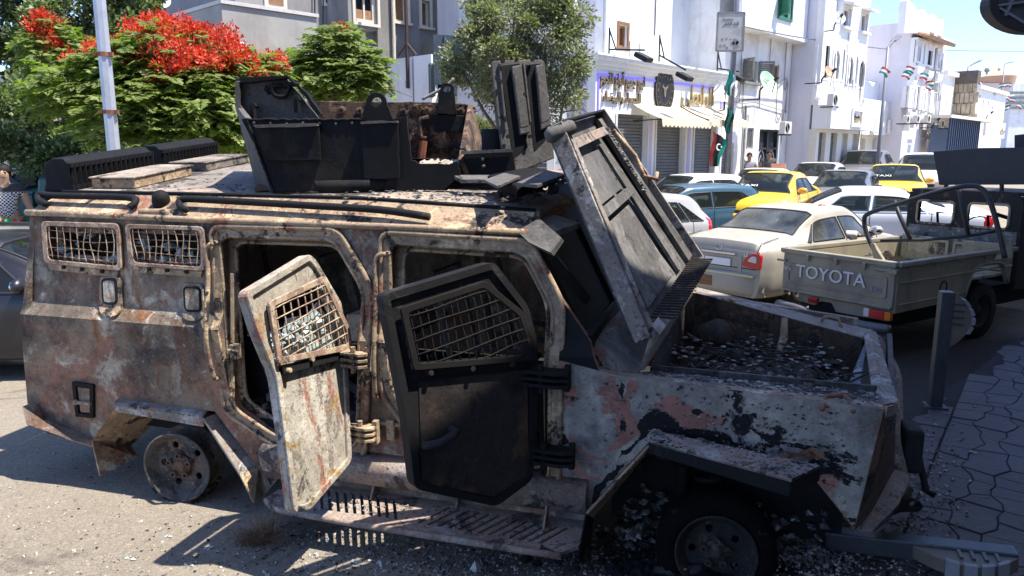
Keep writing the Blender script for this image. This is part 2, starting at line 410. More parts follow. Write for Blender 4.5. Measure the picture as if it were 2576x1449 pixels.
for lane in range(-5, 9):
 a = -3.0
 cuts = [a]
 while a < 12: a += RS.uniform(.12, .30); cuts.append(a)
 sp = [(0, .27), (.27, .5), (.5, .74), (.74, 1.0)]
 for i in range(len(cuts) - 1):
  q_off = RS.uniform(-.1, .1)
  for b0, b1 in ([(0, 1)] if RS.random() < .0 else sp):
   def bx(t, A, B): return A + (B - A) * t + .03 * math.sin(t * 6.28 + A * 40)
   L = lambda t: cuts[i] + bx(t, j0, j1) + .0022
   Q = lambda t: cuts[i + 1] + bx(t, k0, k1) - .0022
   j0, j1 = cn(i, 0, lane), cn(i, 1, lane); k0, k1 = cn(i + 1, 0, lane), cn(i + 1, 1, lane)
   def Y(b, a, sg): return lane * LW + b * LW + (.04 * math.sin(a * 7 + lane * 3 + b * 11) + .022 * math.sin(a * 19 + b * 5) if 0 < b < 1 else sg * .005) + sg * .0024
   e_ = [L(b0), L(b1), Q(b1), Q(b0)]; m0, m1 = (e_[0] + e_[3]) / 2, (e_[1] + e_[2]) / 2; bm_ = (b0 + b1) / 2
   pts = [(L(b0), Y(b0, L(b0), 1)), (L(bm_), (Y(b0, L(b0), 1) + Y(b1, L(b1), -1)) / 2), (L(b1), Y(b1, L(b1), -1)), (m1, Y(b1, m1, -1)), (Q(b1), Y(b1, Q(b1), -1)), (Q(bm_), (Y(b0, Q(b0), 1) + Y(b1, Q(b1), -1)) / 2), (Q(b0), Y(b0, Q(b0), 1)), (m0, Y(b0, m0, 1))]
   P = [PO + PA * p[0] + PB * p[1] for p in pts]
   cen = sum(P, Vector((0, 0))) / len(P)
   if not inside(cen, outline) or not all(inside(cen + (p - cen) * .6, outline) for p in P): continue
   px_ = (cen.x / max(.1, cen.y * CT + .4)) * 1860 + 1288
   if cen.y < 1.2 or px_ > 2850 or px_ < 1500 or cen.y > 10: continue
   h = PAVEZ + RS.uniform(-.004, .005)
   g = G(); lo = [Vector((*p, PAVEZ - .03)) for p in P]; md = [Vector((*p, h - .005)) for p in P]
   tp = [Vector((*(p + (cen - p).normalized() * .006), h)) for p in P]
   k = len(P); fs = [(q_, (q_ + 1) % k, k + (q_ + 1) % k, k + q_) for q_ in range(k)] + [(k + q_, k + (q_ + 1) % k, 2 * k + (q_ + 1) % k, 2 * k + q_) for q_ in range(k)] + [tuple(range(2 * k, 3 * k))]
   g.add(lo + md + tp, fs); g.build('paving_stone', STAMP, PAVE); stones += 1
print('paving stones', stones)
# ---------------------------------------------------------------- building kit
def W(s, off, z): return F0 + U * s + M_ * off + Vector((0, 0, z))
def fs(px, py, off=0.0):
 p = hit(px, py, F0 + M_ * off, M_); q = p - F0; return q.dot(U), p.z
def off_at(px, s):
 d = ray(px, 300); k = d.x / d.y; P = F0 + U * s
 return (k * P.y - P.x) / (M_.x - k * M_.y)
def gz(s, off): p = W(s, off, 0); return hz(p.x, p.y)
WHITE = mat('white_render', (.80, .80, .79), .9, var=.05, scale=1.2, bump=.15, bscale=25, dirt=(.62, .60, .56), damt=.25, streak=.35)
WHITE2 = mat('white_wash_old', (.78, .77, .74), .92, var=.07, scale=1.5, bump=.25, bscale=18, dirt=(.55, .52, .47), damt=.45, streak=.5)
WHITE_SHADE = mat('shade_tinted_white', (.70, .68, .72), .9, var=.05, scale=.8, bump=.12, bscale=20, dirt=(.60, .59, .62), damt=.4, streak=.3)  # white render with the lilac-grey of shade put into its colour
CREAM = mat('cream_trim', (.72, .68, .58), .8, var=.06)
GREYC = mat('grey_cement_render', (.25, .24, .225), .95, var=.14, scale=.7, bump=.3, bscale=14, dirt=(.165, .16, .15), damt=.6, streak=.4)
GREYL = mat('pale_cement_render', (.33, .32, .29), .95, var=.12, scale=.9, bump=.3, bscale=14, dirt=(.22, .21, .195), damt=.6, streak=.4)
SHUT = mat('grey_roller_shutter', (.16, .165, .17), .6, .2, var=.15, scale=3)
GLASSD = mat('dark_window_pane', (.018, .021, .026), .4, var=.3, spec=.04)
BROWNW = mat('brown_window_wood', (.22, .12, .06), .6, var=.25, scale=8)
WFRAME = mat('cream_window_frame', (.66, .60, .48), .7, var=.08)
GREEN = mat('green_shutter_paint', (.03, .16, .10), .5, var=.15)
GREYW = mat('grey_shutter_wood', (.22, .22, .20), .75, var=.2)
BLACKM = mat('black_metal', (.02, .02, .022), .45, .3, var=.2)
GOLD = mat('gold_letter_metal', (.42, .32, .15), .45, .3, var=.15)
ACW = mat('ac_casing', (.62, .60, .55), .6, var=.08)
def plane3(off): return lambda a, b: W(a, off, b)
def wall(parent, off, outline, holes, mt, thick=.28, name='wall'):
 g = G(); g.sheet(outline, holes, plane3(off), -M_ * thick); return g.build(name, mt, parent)
def rect(a0, a1, b0, b1): return [(a0, b0), (a1, b0), (a1, b1), (a0, b1)]
def arch(a0, a1, b0, b1, n=8):
 r = (a1 - a0) / 2; c = (a0 + a1) / 2; rise = min(r * 1.15, (b1 - b0) * .45)
 return [(a0, b0), (a1, b0)] + [(c + r * math.cos(t), b1 - rise + rise * math.sin(t)) for t in [math.pi * i / n for i in range(n + 1)]]
def sbox(g, s0, s1, o0, o1, z0, z1, mi=0):
 P = [W(s, o, z) for z in (z0, z1) for s, o in ((s0, o0), (s1, o0), (s1, o1), (s0, o1))]
 g.hexa(P, mi)
def pr(px0, px1, y0, y1, off):
 """photograph rectangle -> (s0, s1, z0, z1) on a facade plane"""
 cx = (px0 + px1) / 2
 return fs(px0, 300, off)[0], fs(px1, 300, off)[0], fs(cx, y1, off)[1], fs(cx, y0, off)[1]
def window(parent, off, r, frame_m=WFRAME, pane_m=GLASSD, fw=.07, proud=.04, mull=True, recess=.16, sill=False, lower=None, name='window', shape='rect'):
 s0, s1, z0, z1 = r; sh = rect if shape == 'rect' else arch
 g = G(); o, i_ = sh(s0 - .005, s1 + .005, z0 - .005, z1 + .005), sh(s0 + fw, s1 - fw, z0 + fw, z1 - fw)
 g.sheet(o, [i_], plane3(off - recess + .07), -M_ * .08)
 if mull: sbox(g, (s0 + s1) / 2 - .03, (s0 + s1) / 2 + .03, off - recess, off - recess + .06, z0 + fw, z1 - fw - (.2 if shape != 'rect' else 0))
 f = g.build(name, frame_m, parent)
 g = G(); g.sheet(sh(s0, s1, z0, z1), [], plane3(off - recess - .02), -M_ * .03); g.build('pane', pane_m, f)
 if proud:
  g = G(); g.sheet(rect(s0 - .09, s1 + .09, z0 - .09, z1 + .09), [rect(s0, s1, z0, z1)], plane3(off + proud), -M_ * (proud + .01)); g.build('surround', frame_m, f)
 if sill:
  g = G(); sbox(g, s0 - .12, s1 + .12, off - .02, off + .14, z0 - .1, z0 - .02); g.build('sill', frame_m, f)
 if lower:
  g = G(); sbox(g, s0 + fw, s1 - fw, off - recess, off - recess + .03, z0 + fw, z0 + (z1 - z0) * .42); g.build('lower_panel', lower, f)
 return f
def shutter(parent, off, r, mt=SHUT, name='roller_shutter'):
 s0, s1, z0, z1 = r; k = max(6, int((z1 - z0) / .09)); d = (z1 - z0) / k; vs = []; fc = []
 for i in range(k):
  za = z0 + i * d
  for s_, z_, o_ in ((s0, za, -.17), (s1, za, -.17), (s0, za + d * .15, -.145), (s1, za + d * .15, -.145), (s0, za + d * .85, -.145), (s1, za + d * .85, -.145)): vs.append(W(s_, off + o_, z_))
  b = i * 6; fc += [(b, b + 1, b + 3, b + 2), (b + 2, b + 3, b + 5, b + 4)]
  if i < k - 1: fc.append((b + 4, b + 5, b + 7, b + 6))
 g = G(); g.add(vs, fc); f = g.build(name, mt, parent, fix=False)
 return f
def slat_shutter(parent, P0, ax, w, z0, z1, mt, name='shutter_leaf'):
 """louvred leaf hinged at P0, opening along ax"""
 ax = Vector(ax).normalized(); nn = Vector((ax.y, -ax.x, 0)); g = G()
 A = Vector(P0)
 def pt(a, z, t=0): return Vector((A.x, A.y, 0)) + ax * a + nn * t + Vector((0, 0, z))
 for a0, a1, b0, b1 in ((0, .06, z0, z1), (w - .06, w, z0, z1), (.06, w - .06, z0, z0 + .07), (.06, w - .06, z1 - .07, z1)):
  g.hexa([pt(a0, b0, -.02), pt(a1, b0, -.02), pt(a1, b0, .02), pt(a0, b0, .02), pt(a0, b1, -.02), pt(a1, b1, -.02), pt(a1, b1, .02), pt(a0, b1, .02)])
 z = z0 + .08
 while z < z1 - .1:
  g.hexa([pt(.06, z, -.018), pt(w - .06, z, -.018), pt(w - .06, z + .04, .01), pt(.06, z + .04, .01), pt(.06, z + .012, -.018), pt(w - .06, z + .012, -.018), pt(w - .06, z + .052, .01), pt(.06, z + .052, .01)]); z += .062
 return g.build(name, mt, parent)
def solid(parent, s0, s1, o_front, depth, z0, z1, mt, name='side_wall'):
 g = G(); sbox(g, s0, s1, o_front - depth, o_front, z0, z1); return g.build(name, mt, parent)
def cornice(parent, s0, s1, off, z, steps, mt, name='cornice', ret=0.0):
 g = G(); zz = z
 for h, p in steps: sbox(g, s0 - ret * p, s1 + p, off - .3, off + p, zz, zz + h); zz += h
 return g.build(name, mt, parent)
# ---------------------------------------------------------------- butcher's shop
s1, _ = fs(1815, 300); S_B = s1
zb0 = gz(0, 0) - .3; ztop = fs(1492, 137)[1]
B = thing('shop_building', 'white single storey butcher shop with gold lettering and black oval emblem', 'shop', W(0, 0, 0))
B.location = (0, 0, 0)
SHOPG = mat('warm_grey_shop_panel', (.62, .60, .56), .6, var=.05)
bays = [pr(1552, 1628, 288, 470, 0), pr(1652, 1722, 300, 470, 0), pr(1748, 1800, 305, 470, 0)]
zs = fs(1600, 287)[1]
bays = [(a + .02, b, zb0 + .3, min(d, zs)) for a, b, c_, d in bays]
wall(B, 0, rect(0, S_B, zb0, ztop - .02), [rect(*b) for b in bays], mat('white_composite_panel', (.80, .80, .80), .55, var=.03))
solid(B, 0.0, S_B, -.285, 6.5, zb0, ztop - .03, SHOPG, 'side_wall')
for b in bays:
 shutter(B, 0, b)
 g = G(); sbox(g, b[1] + .02, b[1] + .10, .003, .03, b[2], b[3]); sbox(g, b[0] - .10, b[0] - .02, .003, .03, b[2], b[3]); g.build('shutter_jamb', SHOPG, B)
LILAC = N('violet_light_strip'); LILAC.set((.25, .2, .75), .5); LILAC.b.inputs['Emission Color'].default_value = (.22, .15, .9, 1); LILAC.b.inputs['Emission Strength'].default_value = .22; LILAC = LILAC.m
cornice(B, 0, S_B, 0, ztop - .34, [(.10, .05), (.12, .12), (.10, .2), (.05, .24)], WHITE, ret=1)
g = G(); zl = fs(1500, 153)[1]; sbox(g, .08, S_B - .08, .003, .03, ztop - .5, ztop - .44); sbox(g, .08, .13, .003, .03, ztop - 1.9, ztop - .5); sbox(g, S_B - .13, S_B - .08, .003, .03, ztop - 1.6, ztop - .5)
for k in (0.35, 1.6): sbox(g, -.03, -.003, -k - .04, -k, ztop - 2.2, ztop - .5)
sbox(g, -.03, -.003, -1.64, -.35, ztop - .56, ztop - .5)
g.build('light_strip', LILAC, B)
g = G()
for b in bays[1:]: sbox(g, b[0] - .42, b[0] - .24, .003, .012, b[2], b[3])
g.build('lilac_pilaster', mat('pale_lilac_panel', (.50, .46, .68), .6, var=.05), B)
def label_on(px, py, body, hpx, wpx, parent=B, off=0.03, mt=GOLD, name='lettering', bold=.012):
 s, z = fs(px, py, off); d = (W(s, off, z) - O).length; sa, sb = fs(px - wpx / 2, py, off)[0], fs(px + wpx / 2, py, off)[0]
 return text(name, body, mt, parent, W(s, off, z), U, (0, 0, 1), hpx / 1860 * d * .95, extrude=.03, width=sb - sa, bold=bold)
GOLDD = mat('bronze_letter_metal', (.28, .21, .12), .4, .6, var=.2)
label_on(1567, 214, arabic('لبيع جميع أنواع اللحوم'), 26, 112, mt=GOLDD)
label_on(1565, 256, arabic('الحمراء والبيضاء'), 24, 94, mt=GOLDD)
label_on(1755, 262, arabic('الرابطي'), 46, 80)
s, z = fs(1669, 228); rr = .62
em = link('emblem', None, B)
def oval(parent, name, mt, r0, r1, o0, o1, a0=0, a1=6.2832):
 g = G(); k = 40; o_ = []; i_ = []
 for j in range(k):
  t = 2 * math.pi * j / k; o_.append((s + math.cos(t) * r1 * .86, z + math.sin(t) * r1 * 1.12)); i_.append((s + math.cos(t) * r0 * .86, z + math.sin(t) * r0 * 1.12))
 g.sheet(o_, [i_] if r0 > 0 else [], plane3(o1), -M_ * (o1 - o0)); return g.build(name, mt, parent)
oval(em, 'plate', BLACKM, 0, .60, .004, .05); oval(em, 'ring', GOLDD, .54, .56, .05, .06); oval(em, 'ring', GOLDD, .35, .358, .05, .058)
g = G()
bull = [(-.02, -.2), (.03, -.2), (.06, -.12), (.07, 0), (.12, .06), (.2, .1), (.17, .2), (.13, .12), (.05, .1), (-.05, .1), (-.13, .12), (-.17, .2), (-.2, .1), (-.12, .06), (-.07, 0), (-.06, -.12)]
g.sheet([(s + a * .8, z + b * .95) for a, b in bull], [], plane3(.065), -M_ * .014); g.build('bull_head', GOLDD, em)
for i in range(16):
 t = math.pi * 2 * i / 16
 g = G(); c_ = W(s + math.cos(t) * .44 * .86, .058, z + math.sin(t) * .44 * 1.12); g.bar(c_ - U * .02, c_ + U * .025, .03 + .02 * (i % 3), .012, M_); g.build('emblem_mark', GOLDD, em)
# awnings over the shop
AWN = mat('cream_awning_cloth', (.70, .62, .44), .9, var=.1, scale=5, bump=.1)
def awning(px0, px1, y, label):
 a, b = fs(px0, y)[0], fs(px1, y)[0]; zt = fs((px0 + px1) / 2, y)[1]
 t = thing('awning', label, 'awning', (0, 0, 0), 0, 'cream awnings on the butcher shop')
 D = .95; dz = .42; k = 16; vs = []; fc = []
 for i in range(k + 1):
  s_ = a + (b - a) * i / k
  for q in range(5): vs.append(W(s_, .03 + D * q / 4, zt - dz * q / 4 - .03 * math.sin(math.pi * q / 4)))
 for i in range(k):
  for q in range(4): fc.append((i * 5 + q, (i + 1) * 5 + q, (i + 1) * 5 + q + 1, i * 5 + q + 1))
 g = G(); g.add(vs, fc); o = g.build('canopy', AWN, t, smooth=True); m = o.modifiers.new('thick', 'SOLIDIFY'); m.thickness = .012
 n_ = int((b - a) / .2); pts = [(a, zt - dz)]
 for i in range(n_):
  for q in range(1, 6): th = math.pi * q / 6; pts.append((a + (b - a) * (i + q / 6) / n_, zt - dz - .14 - .07 * math.sin(th)))
  pts.append((a + (b - a) * (i + 1) / n_, zt - dz - .14))
 pts.append((b, zt - dz))
 g = G(); g.sheet(pts, [], plane3(.03 + D + .012), -M_ * .01); g.build('scalloped_valance', AWN, t)
 g = G(); g.bar(W(a, .05, zt - .45), W(a, D, zt - dz), .03, .03); g.bar(W(b, .05, zt - .45), W(b, D, zt - dz), .03, .03); g.build('awning_arm', BLACKM, t)
awning(1590, 1718, 268, 'left one of two cream scalloped awnings over the butcher shutters')
awning(1712, 1815, 272, 'right one of two cream scalloped awnings over the butcher shutters')
# arm-mounted floodlights on the parapet
def flood(pxa, ya, pxb, yb, label):
 a, za = fs(pxa, ya, .1); b, zb = fs(pxb, yb, 1.1)
 t = thing('floodlight', label, 'floodlight', (0, 0, 0), 0, 'floodlights on arms above the shop sign')
 A, Bp = W(a, .05, za), W(b, 1.1, zb)
 g = G(); g.tube([A, Bp], .025, 6); g.tube([A + Vector((0, 0, .5)), A + (Bp - A) * .2], .02, 6); g.tube([A - Vector((0, 0, .4)), A + Vector((0, 0, .55))], .025, 6); g.build('arm', BLACKM, t)
 g = G(); d = (-M_ * .5 + Vector((0, 0, -1))).normalized(); g.bar(Bp + Vector((0, 0, -.12)), Bp + Vector((0, 0, -.12)) + d * .12, .42, .34, U); h = g.build('lamp_head', BLACKM, t, bevel=.02)
 g = G(); g.bar(Bp + Vector((0, 0, -.12)) + d * .122, Bp + Vector((0, 0, -.12)) + d * .13, .36, .28, U); g.build('lamp_glass', GLASSD, h)
flood(1536, 124, 1622, 126, 'left floodlight on a black arm above the gold sign')
flood(1662, 138, 1725, 176, 'middle floodlight hanging on a black arm above the emblem')
flood(1808, 172, 1858, 180, 'right floodlight on a black arm beside the banner pole')
# ---------------------------------------------------------------- white two storey house behind the shop
B = thing('white_house', 'tall plain white house rising behind the butcher shop', 'house')
o_ = -1.4; a0, a1 = fs(1512, 300, o_)[0], fs(1862, 300, o_)[0]
H_ = [pr(1551, 1572, 62, 118, o_), pr(1738, 1768, 106, 166, o_)]
wall(B, o_, rect(a0, a1, zb0, 13), [rect(*h) for h in H_], WHITE)
window(B, o_, H_[0], BROWNW, BROWNW, mull=False, proud=.03); window(B, o_, H_[1], BROWNW, GLASSD, proud=.05, fw=.08)
solid(B, a0, a1, o_ - .285, 7, zb0, 12.98, WHITE_SHADE)
g = G(); zb_ = fs(1470, 70, o_)[1]; P = W(a0, o_ - 1.2, 0)
sbox(g, a0 - 1.1, a0 - .01, o_ - 5, o_ - .6, zb_, zb_ + 3); g.build('balcony', WHITE_SHADE, B, bevel=.02)
g = G(); g.tube([W(a0 + .05, o_ + .06, zb0 + 1), W(a0 + .05, o_ + .06, 13)], .05, 8); g.build('downpipe', WHITE, B)
g = G(); x_, z_ = fs(1645, 90, o_); g.tube([W(x_, o_ + .03, z_), W(x_, o_ + .03, 13)], .018, 6); g.build('cable', DARK, B)
# ---------------------------------------------------------------- old white house with the ornate door
B = thing('white_house', 'old white house with ornate iron door and a deep ledge', 'house')
a0, a1 = S_B + .05, fs(1981, 300)[0]; zt = fs(1930, 96, .0)[1]; zt2 = 13
door = pr(1913, 1963, 326, 470, 0); door = (door[0], door[1], gz(a1, 0) - .1, door[3])
Hs = [pr(1862, 1898, 150, 205, 0), pr(1928, 1950, 162, 208, 0), pr(1882, 1898, 322, 374, 0), door, pr(1790 + 30, 1850, 360, 470, 0)]
Hs[4] = (Hs[4][0], Hs[4][1], gz(a0, 0) - .1, Hs[4][3])
zg = gz(a0, 0) - .5
wall(B, 0, rect(a0, a1, zg, zt), [rect(*h) for h in Hs], WHITE2)
g = G(); sbox(g, a0, a1 + .05, -.28, .55, zt, zt + .16); g.build('ledge', WHITE2, B)
up = pr(1942, 1972, -40, 40, .5)
wall(B, .5, rect(a0, a1, zt + .165, zt2), [rect(*up)], WHITE)
solid(B, a0, a1, -.285, 7, zg, zt2 - .02, WHITE2)
window(B, 0, Hs[0], GREYW, GLASSD, proud=0, sill=True)
for i_ in (0, 1): slat_shutter(B, W(Hs[0][i_], .03, 0), (U * (1 if i_ else -1) * .5 + M_), (Hs[0][1] - Hs[0][0]) * .5, Hs[0][2], Hs[0][3], GREYW)
slat_shutter(B, W(Hs[1][0], -.05, 0), U, Hs[1][1] - Hs[1][0], Hs[1][2], Hs[1][3], BROWNW); slat_shutter(B, W(Hs[2][0], -.05, 0), U, Hs[2][1] - Hs[2][0], Hs[2][2], Hs[2][3], GREYW)
window(B, .5, up, GREEN, GREEN, proud=.05); slat_shutter(B, W(up[0], .53, 0), (-U * .5 + M_), .5, up[2], up[3], GREEN)
shutter(B, 0, Hs[4])
s0, s1_, z0, z1 = door
g = G(); mid = (s0 + s1_) / 2
for q in (s0, mid, s1_): sbox(g, q - .04, q + .04, -.16, -.06, z0, z1)
for q in (z0 + .05, z0 + (z1 - z0) * .42, z0 + (z1 - z0) * .74, z1 - .04): sbox(g, s0 + .04, mid - .04, -.15, -.07, q - .035, q + .035); sbox(g, mid + .04, s1_ - .04, -.15, -.07, q - .035, q + .035)
IRON = mat('dark_iron_door', (.045, .05, .058), .5, .3, var=.2)
d_ = g.build('door', IRON, B)
g = G(); sbox(g, s0, s1_, -.22, -.17, z0, z1); g.build('door_panel', IRON, d_)
for c_ in ((s0 + mid) / 2, (mid + s1_) / 2):
 w_ = (mid - s0) * .36; zz = z0 + (z1 - z0) * .44
 g = G(); g.tube([W(c_ - w_, -.1, zz), W(c_ - w_, -.1, zz + .35), W(c_ - w_ * .6, -.1, zz + .62), W(c_, -.1, zz + .78), W(c_ + w_ * .6, -.1, zz + .62), W(c_ + w_, -.1, zz + .35), W(c_ + w_, -.1, zz)], .022, 5)
 g.tube([W(c_ - w_ * .5, -.1, zz), W(c_ - w_ * .5, -.1, zz + .3), W(c_, -.1, zz + .55), W(c_ + w_ * .5, -.1, zz + .3), W(c_ + w_ * .5, -.1, zz)], .018, 5); g.build('door_tracery', STEELGREY, d_)
g = G(); x_, z_ = fs(1868, 350); g.tube([W(x_, .06, zg + .4), W(x_, .06, fs(1868, 265)[1])], .04, 6); z2_ = fs(1840, 250)[1]
g.tube([W(a0 + .1, .05, z2_), W(a0 + 1.2, .05, z2_ - .12), W(a0 + 2.2, .05, z2_ - .02), W(a1 - .2, .05, z2_ - .25)], .014, 5); g.tube([W(a0 + 1.0, .05, z2_ + 2.2), W(a0 + 1.05, .05, z2_ - .1)], .014, 5)
x3 = fs(1908, 220)[0]; g.tube([W(x3, .05, z2_ + 1.4), W(x3 + .05, .05, z2_ - .2)], .018, 5); g.build('wall_cable', GREYW, B)
# ---------------------------------------------------------------- satellite dishes and air conditioners
DISHW = mat('dish_white', (.68, .68, .66), .6, var=.08, dirt=(.45, .42, .36), damt=.3); DISHG = mat('dish_green', (.42, .60, .43), .6, var=.08); DISHO = mat('dish_rust_orange', (.62, .36, .22), .7, var=.2)
def dish(px, py, off, r, mt, label, face=(.55, -.8, .45), foot=.5, mark=None):
 s_, z_ = fs(px, py, off); c_ = W(s_, off, z_); f = Vector(face).normalized(); r = r * (c_ - O).length / 1860; foot = r
 t = thing('satellite_dish', label, 'satellite dish', c_, 0, 'satellite dishes on the white facades')
 g = G(); prof = [(r * i / 8, .28 * r * (i / 8) ** 2) for i in range(1, 9)] + [(r * 1.02, .29 * r), (r, .26 * r)] + [(r * i / 8, .28 * r * (i / 8) ** 2 - .03) for i in (7, 4, 1)]
 g.lathe(prof, (0, 0, 0), f, 28); bowl = g.build('bowl', mt, t, smooth=True)
 u_, v_, w_ = frame(f); tip = f * r * 1.0 - v_ * r * .15
 g = G(); g.tube([-v_ * r * .98 + f * .28 * r, tip], .018, 6); g.tube([tip - f * .06, tip + f * .1], .05, 8); g.build('feed_arm', BLACKM, t)
 g = G(); g.tube([-f * .05, -f * .25 - Vector((0, 0, .1)), -f * .25 - Vector((0, 0, foot))], .03, 6); g.tube([-f * .25 - Vector((0, 0, foot)), -M_ * (off + .1) * 0 - f * .25 - Vector((0, 0, foot)) - M_ * min(.6, max(.2, off))], .022, 6); g.build('bracket', BLACKM, t)
 if mark:
  text('dish_lettering', mark, mat('dish_print', (.12, .28, .18), .7), t, f * (r * .12) + v_ * r * .25, u_, v_, r * .2, .004, width=r * .9); text('dish_lettering', mark[:3], MATS['dish_print'], t, f * (r * .06) - v_ * r * .25, u_, v_, r * .16, .004, width=r * .35)
def aircon(px, py, off, label, hp):
 s_, z_ = fs(px, py, off); c_ = W(s_, off, z_); h = hp * (c_ - O).length / 1860; w = h * 1.35; k_ = h / .6; t = thing('air_conditioner', label, 'air conditioner', c_, 0, 'air conditioner units on the facades')
 g = G(); g.hexa([U * a * w / 2 + M_ * b * k_ + Vector((0, 0, z * h / 2)) for z in (-1, 1) for a, b in ((-1, -.15), (1, -.15), (1, .15), (-1, .15))]); g.build('casing', ACW, t, bevel=.02)
 g = G()
 for k in range(6): r_ = (.04 + k * .035) * k_; g.lathe([(r_, .152 * k_), (r_ + .012 * k_, .165 * k_), (r_ + .024 * k_, .152 * k_)], -U * w * .14, M_, 18)
 g.build('fan_grille', DARK, t)
 g = G(); g.bar(U * -.35 * k_ + M_ * .15 * k_ + Vector((0, 0, -h / 2 - .02)), U * -.35 * k_ - M_ * .35 + Vector((0, 0, -h / 2 - .02)), .04, .04); g.bar(U * .35 * k_ + M_ * .15 * k_ + Vector((0, 0, -h / 2 - .02)), U * .35 * k_ - M_ * .35 + Vector((0, 0, -h / 2 - .02)), .04, .04); g.build('wall_bracket', BLACKM, t)
dish(1927, 210, .8, 27, DISHG, 'pale green satellite dish with dark lettering on the old white house', mark=arabic('جنوبي'))
dish(1824, 236, .4, 27, DISHW, 'large white satellite dish right of the butcher sign', face=(-.2, -.8, .5))
aircon(1976, 322, .5, 'air conditioner high on the corner right of the iron door', 28)
# ---------------------------------------------------------------- tall white building with arched balconies
S2 = fs(1981, 300)[0] + .05
O3 = off_at(2056, S2)
a0, a1 = S2, fs(2175, 200, O3)[0]; zg = gz(a0, O3) - .5; zs = fs(2100, 268, O3)[1]; zs0 = fs(2100, 324, O3 + .5)[1]
B = thing('white_building', 'tall white building with arched loggia windows above grey shop shutters', 'building')
w_ = [pr(2103, 2121, 12, 62, O3), pr(2148, 2163, 26, 74, O3)]
ar = [pr(2084, 2102, 118, 202, O3), pr(2118, 2137, 134, 214, O3), pr(2150, 2166, 146, 222, O3)]
sl_ = [pr(2062, 2076, 106, 200, O3), pr(2106, 2114, 116, 205, O3), pr(2140, 2147, 134, 215, O3)]
op = [pr(2064, 2100, -60, 52, O3)]
wall(B, O3, rect(a0, a1, zs, 15), [rect(*q) for q in w_ + op] + [rect(*q) for q in sl_] + [arch(*q) for q in ar], WHITE)
solid(B, a0, a1, O3 - .285, 9, zg, 14.98, WHITE_SHADE)
for q in w_:
 f = window(B, O3, q, WHITE, BROWNW, proud=0, mull=False, sill=True)
 g = G(); g.hexa([W(q[0] - .15, O3, q[3] + .12), W(q[1] + .15, O3, q[3] + .12), W(q[1] + .15, O3 + .4, q[3] + .02), W(q[0] - .15, O3 + .4, q[3] + .02), W(q[0] - .15, O3, q[3] + .22), W(q[1] + .15, O3, q[3] + .22), W(q[1] + .15, O3 + .4, q[3] + .1), W(q[0] - .15, O3 + .4, q[3] + .1)]); g.build('hood', WHITE, f)
for q in sl_: window(B, O3, q, WHITE, GLASSD, proud=0, mull=False, recess=.05)
for q in ar: window(B, O3, q, WHITE, GLASSD, proud=0, mull=True, recess=.05, shape='arch')
g = G(); sbox(g, op[0][0] + .02, op[0][1] - .02, O3 - .28, O3 - .22, op[0][2], op[0][3]); g.build('loggia_back', WHITE_SHADE, B)
for (x0, x1, y0, y1) in ((2060, 2107, 221, 236), (2107, 2142, 226, 240), (2142, 2168, 233, 245)):     # rounded corbels under the bays
 q = pr(x0, x1, y0, y1, O3 + .3); c_ = (q[0] + q[1]) / 2; wd = (q[1] - q[0]) * .42; g = G(); k = 8
 vs = [];
 for i in range(k + 1):
  t = math.pi / 2 * i / k; o__ = .10 * math.cos(t); zz = q[3] + .1 - .55 * math.sin(t)
  vs += [W(c_ - wd, O3 + o__, zz), W(c_ + wd, O3 + o__, zz)]
 fc = [(2 * i, 2 * i + 1, 2 * i + 3, 2 * i + 2) for i in range(k)]; b_ = len(vs); vs += [W(c_ - wd, O3, q[3] + .1), W(c_ + wd, O3, q[3] + .1)]
 fc += [tuple([b_] + [2 * i for i in range(k + 1)]), tuple([b_ + 1] + [2 * i + 1 for i in range(k + 1)])]; g.add(vs, fc); g.build('corbel', WHITE, B)
 zt_ = fs((x0 + x1) / 2, y0 - 100 + (x0 - 2060) * .2, O3)[1]
 g = G(); sbox(g, c_ - wd - .05, c_ - wd + .03, O3 + .003, O3 + .04, q[3] + .1, zt_); g.build('bay_pier', WHITE, B); g = G(); sbox(g, c_ + wd - .03, c_ + wd + .05, O3 + .003, O3 + .04, q[3] + .1, zt_); g.build('bay_pier', WHITE, B)
g = G(); sbox(g, a0, a1, O3 - .2, O3 + .5, zs0, zs); g.build('sign_band', WHITE, B, bevel=.01)
q = pr(2141, 2168, 272, 320, O3 + .505); g = G(); g.sheet(rect(*q), [rect(q[0] + .12, q[1] - .12, q[2] + .12, q[3] - .12)], plane3(O3 + .56), -M_ * .05); g.build('sign_frame', WHITE, B)
label_on(2147 + 8, 304, arabic('المجد'), 12, 19, B, O3 + .53, GOLD); text('lettering', arabic('سوق'), BLACKM, B, W(q[0] + .45, O3 + .53, q[2] + .32), U, (0, 0, 1), .22, .02, width=.55)
sh3 = [pr(1996, 2026, 322, 470, O3 - .3), pr(2040, 2072, 324, 470, O3 - .3), pr(2083, 2112, 326, 470, O3 - .3), pr(2133, 2151, 345, 470, O3 - .3)]
sh3 = [(max(a0 + .1 + i * .01, a), b, gz(a, O3) - .1, min(d, zs0 - .05)) for i, (a, b, c_, d) in enumerate(sh3)]
cream_sh = mat('cream_roller_shutter', (.60, .58, .52), .6, var=.06)
a_ = a0
pier = [(a0 + (a1 - a0) * k / 4 + .25, a0 + (a1 - a0) * (k + 1) / 4 - .25, zg + .4, zs0 - .12) for k in range(4)]
g = G(); wall(B, O3 + .02, rect(a0, a1, zg, zs0 - .003), [rect(*q) for q in pier], CREAM, .3)
for k, q in enumerate(pier): shutter(B, O3 + .02, q, SHUT if k < 2 else cream_sh)
g = G();
for q in pier: sbox(g, q[1] + .2, q[1] + .28, O3 + .025, O3 + .07, zg + 1.6, zg + 1.75)
g.build('wall_box', DARK, B)
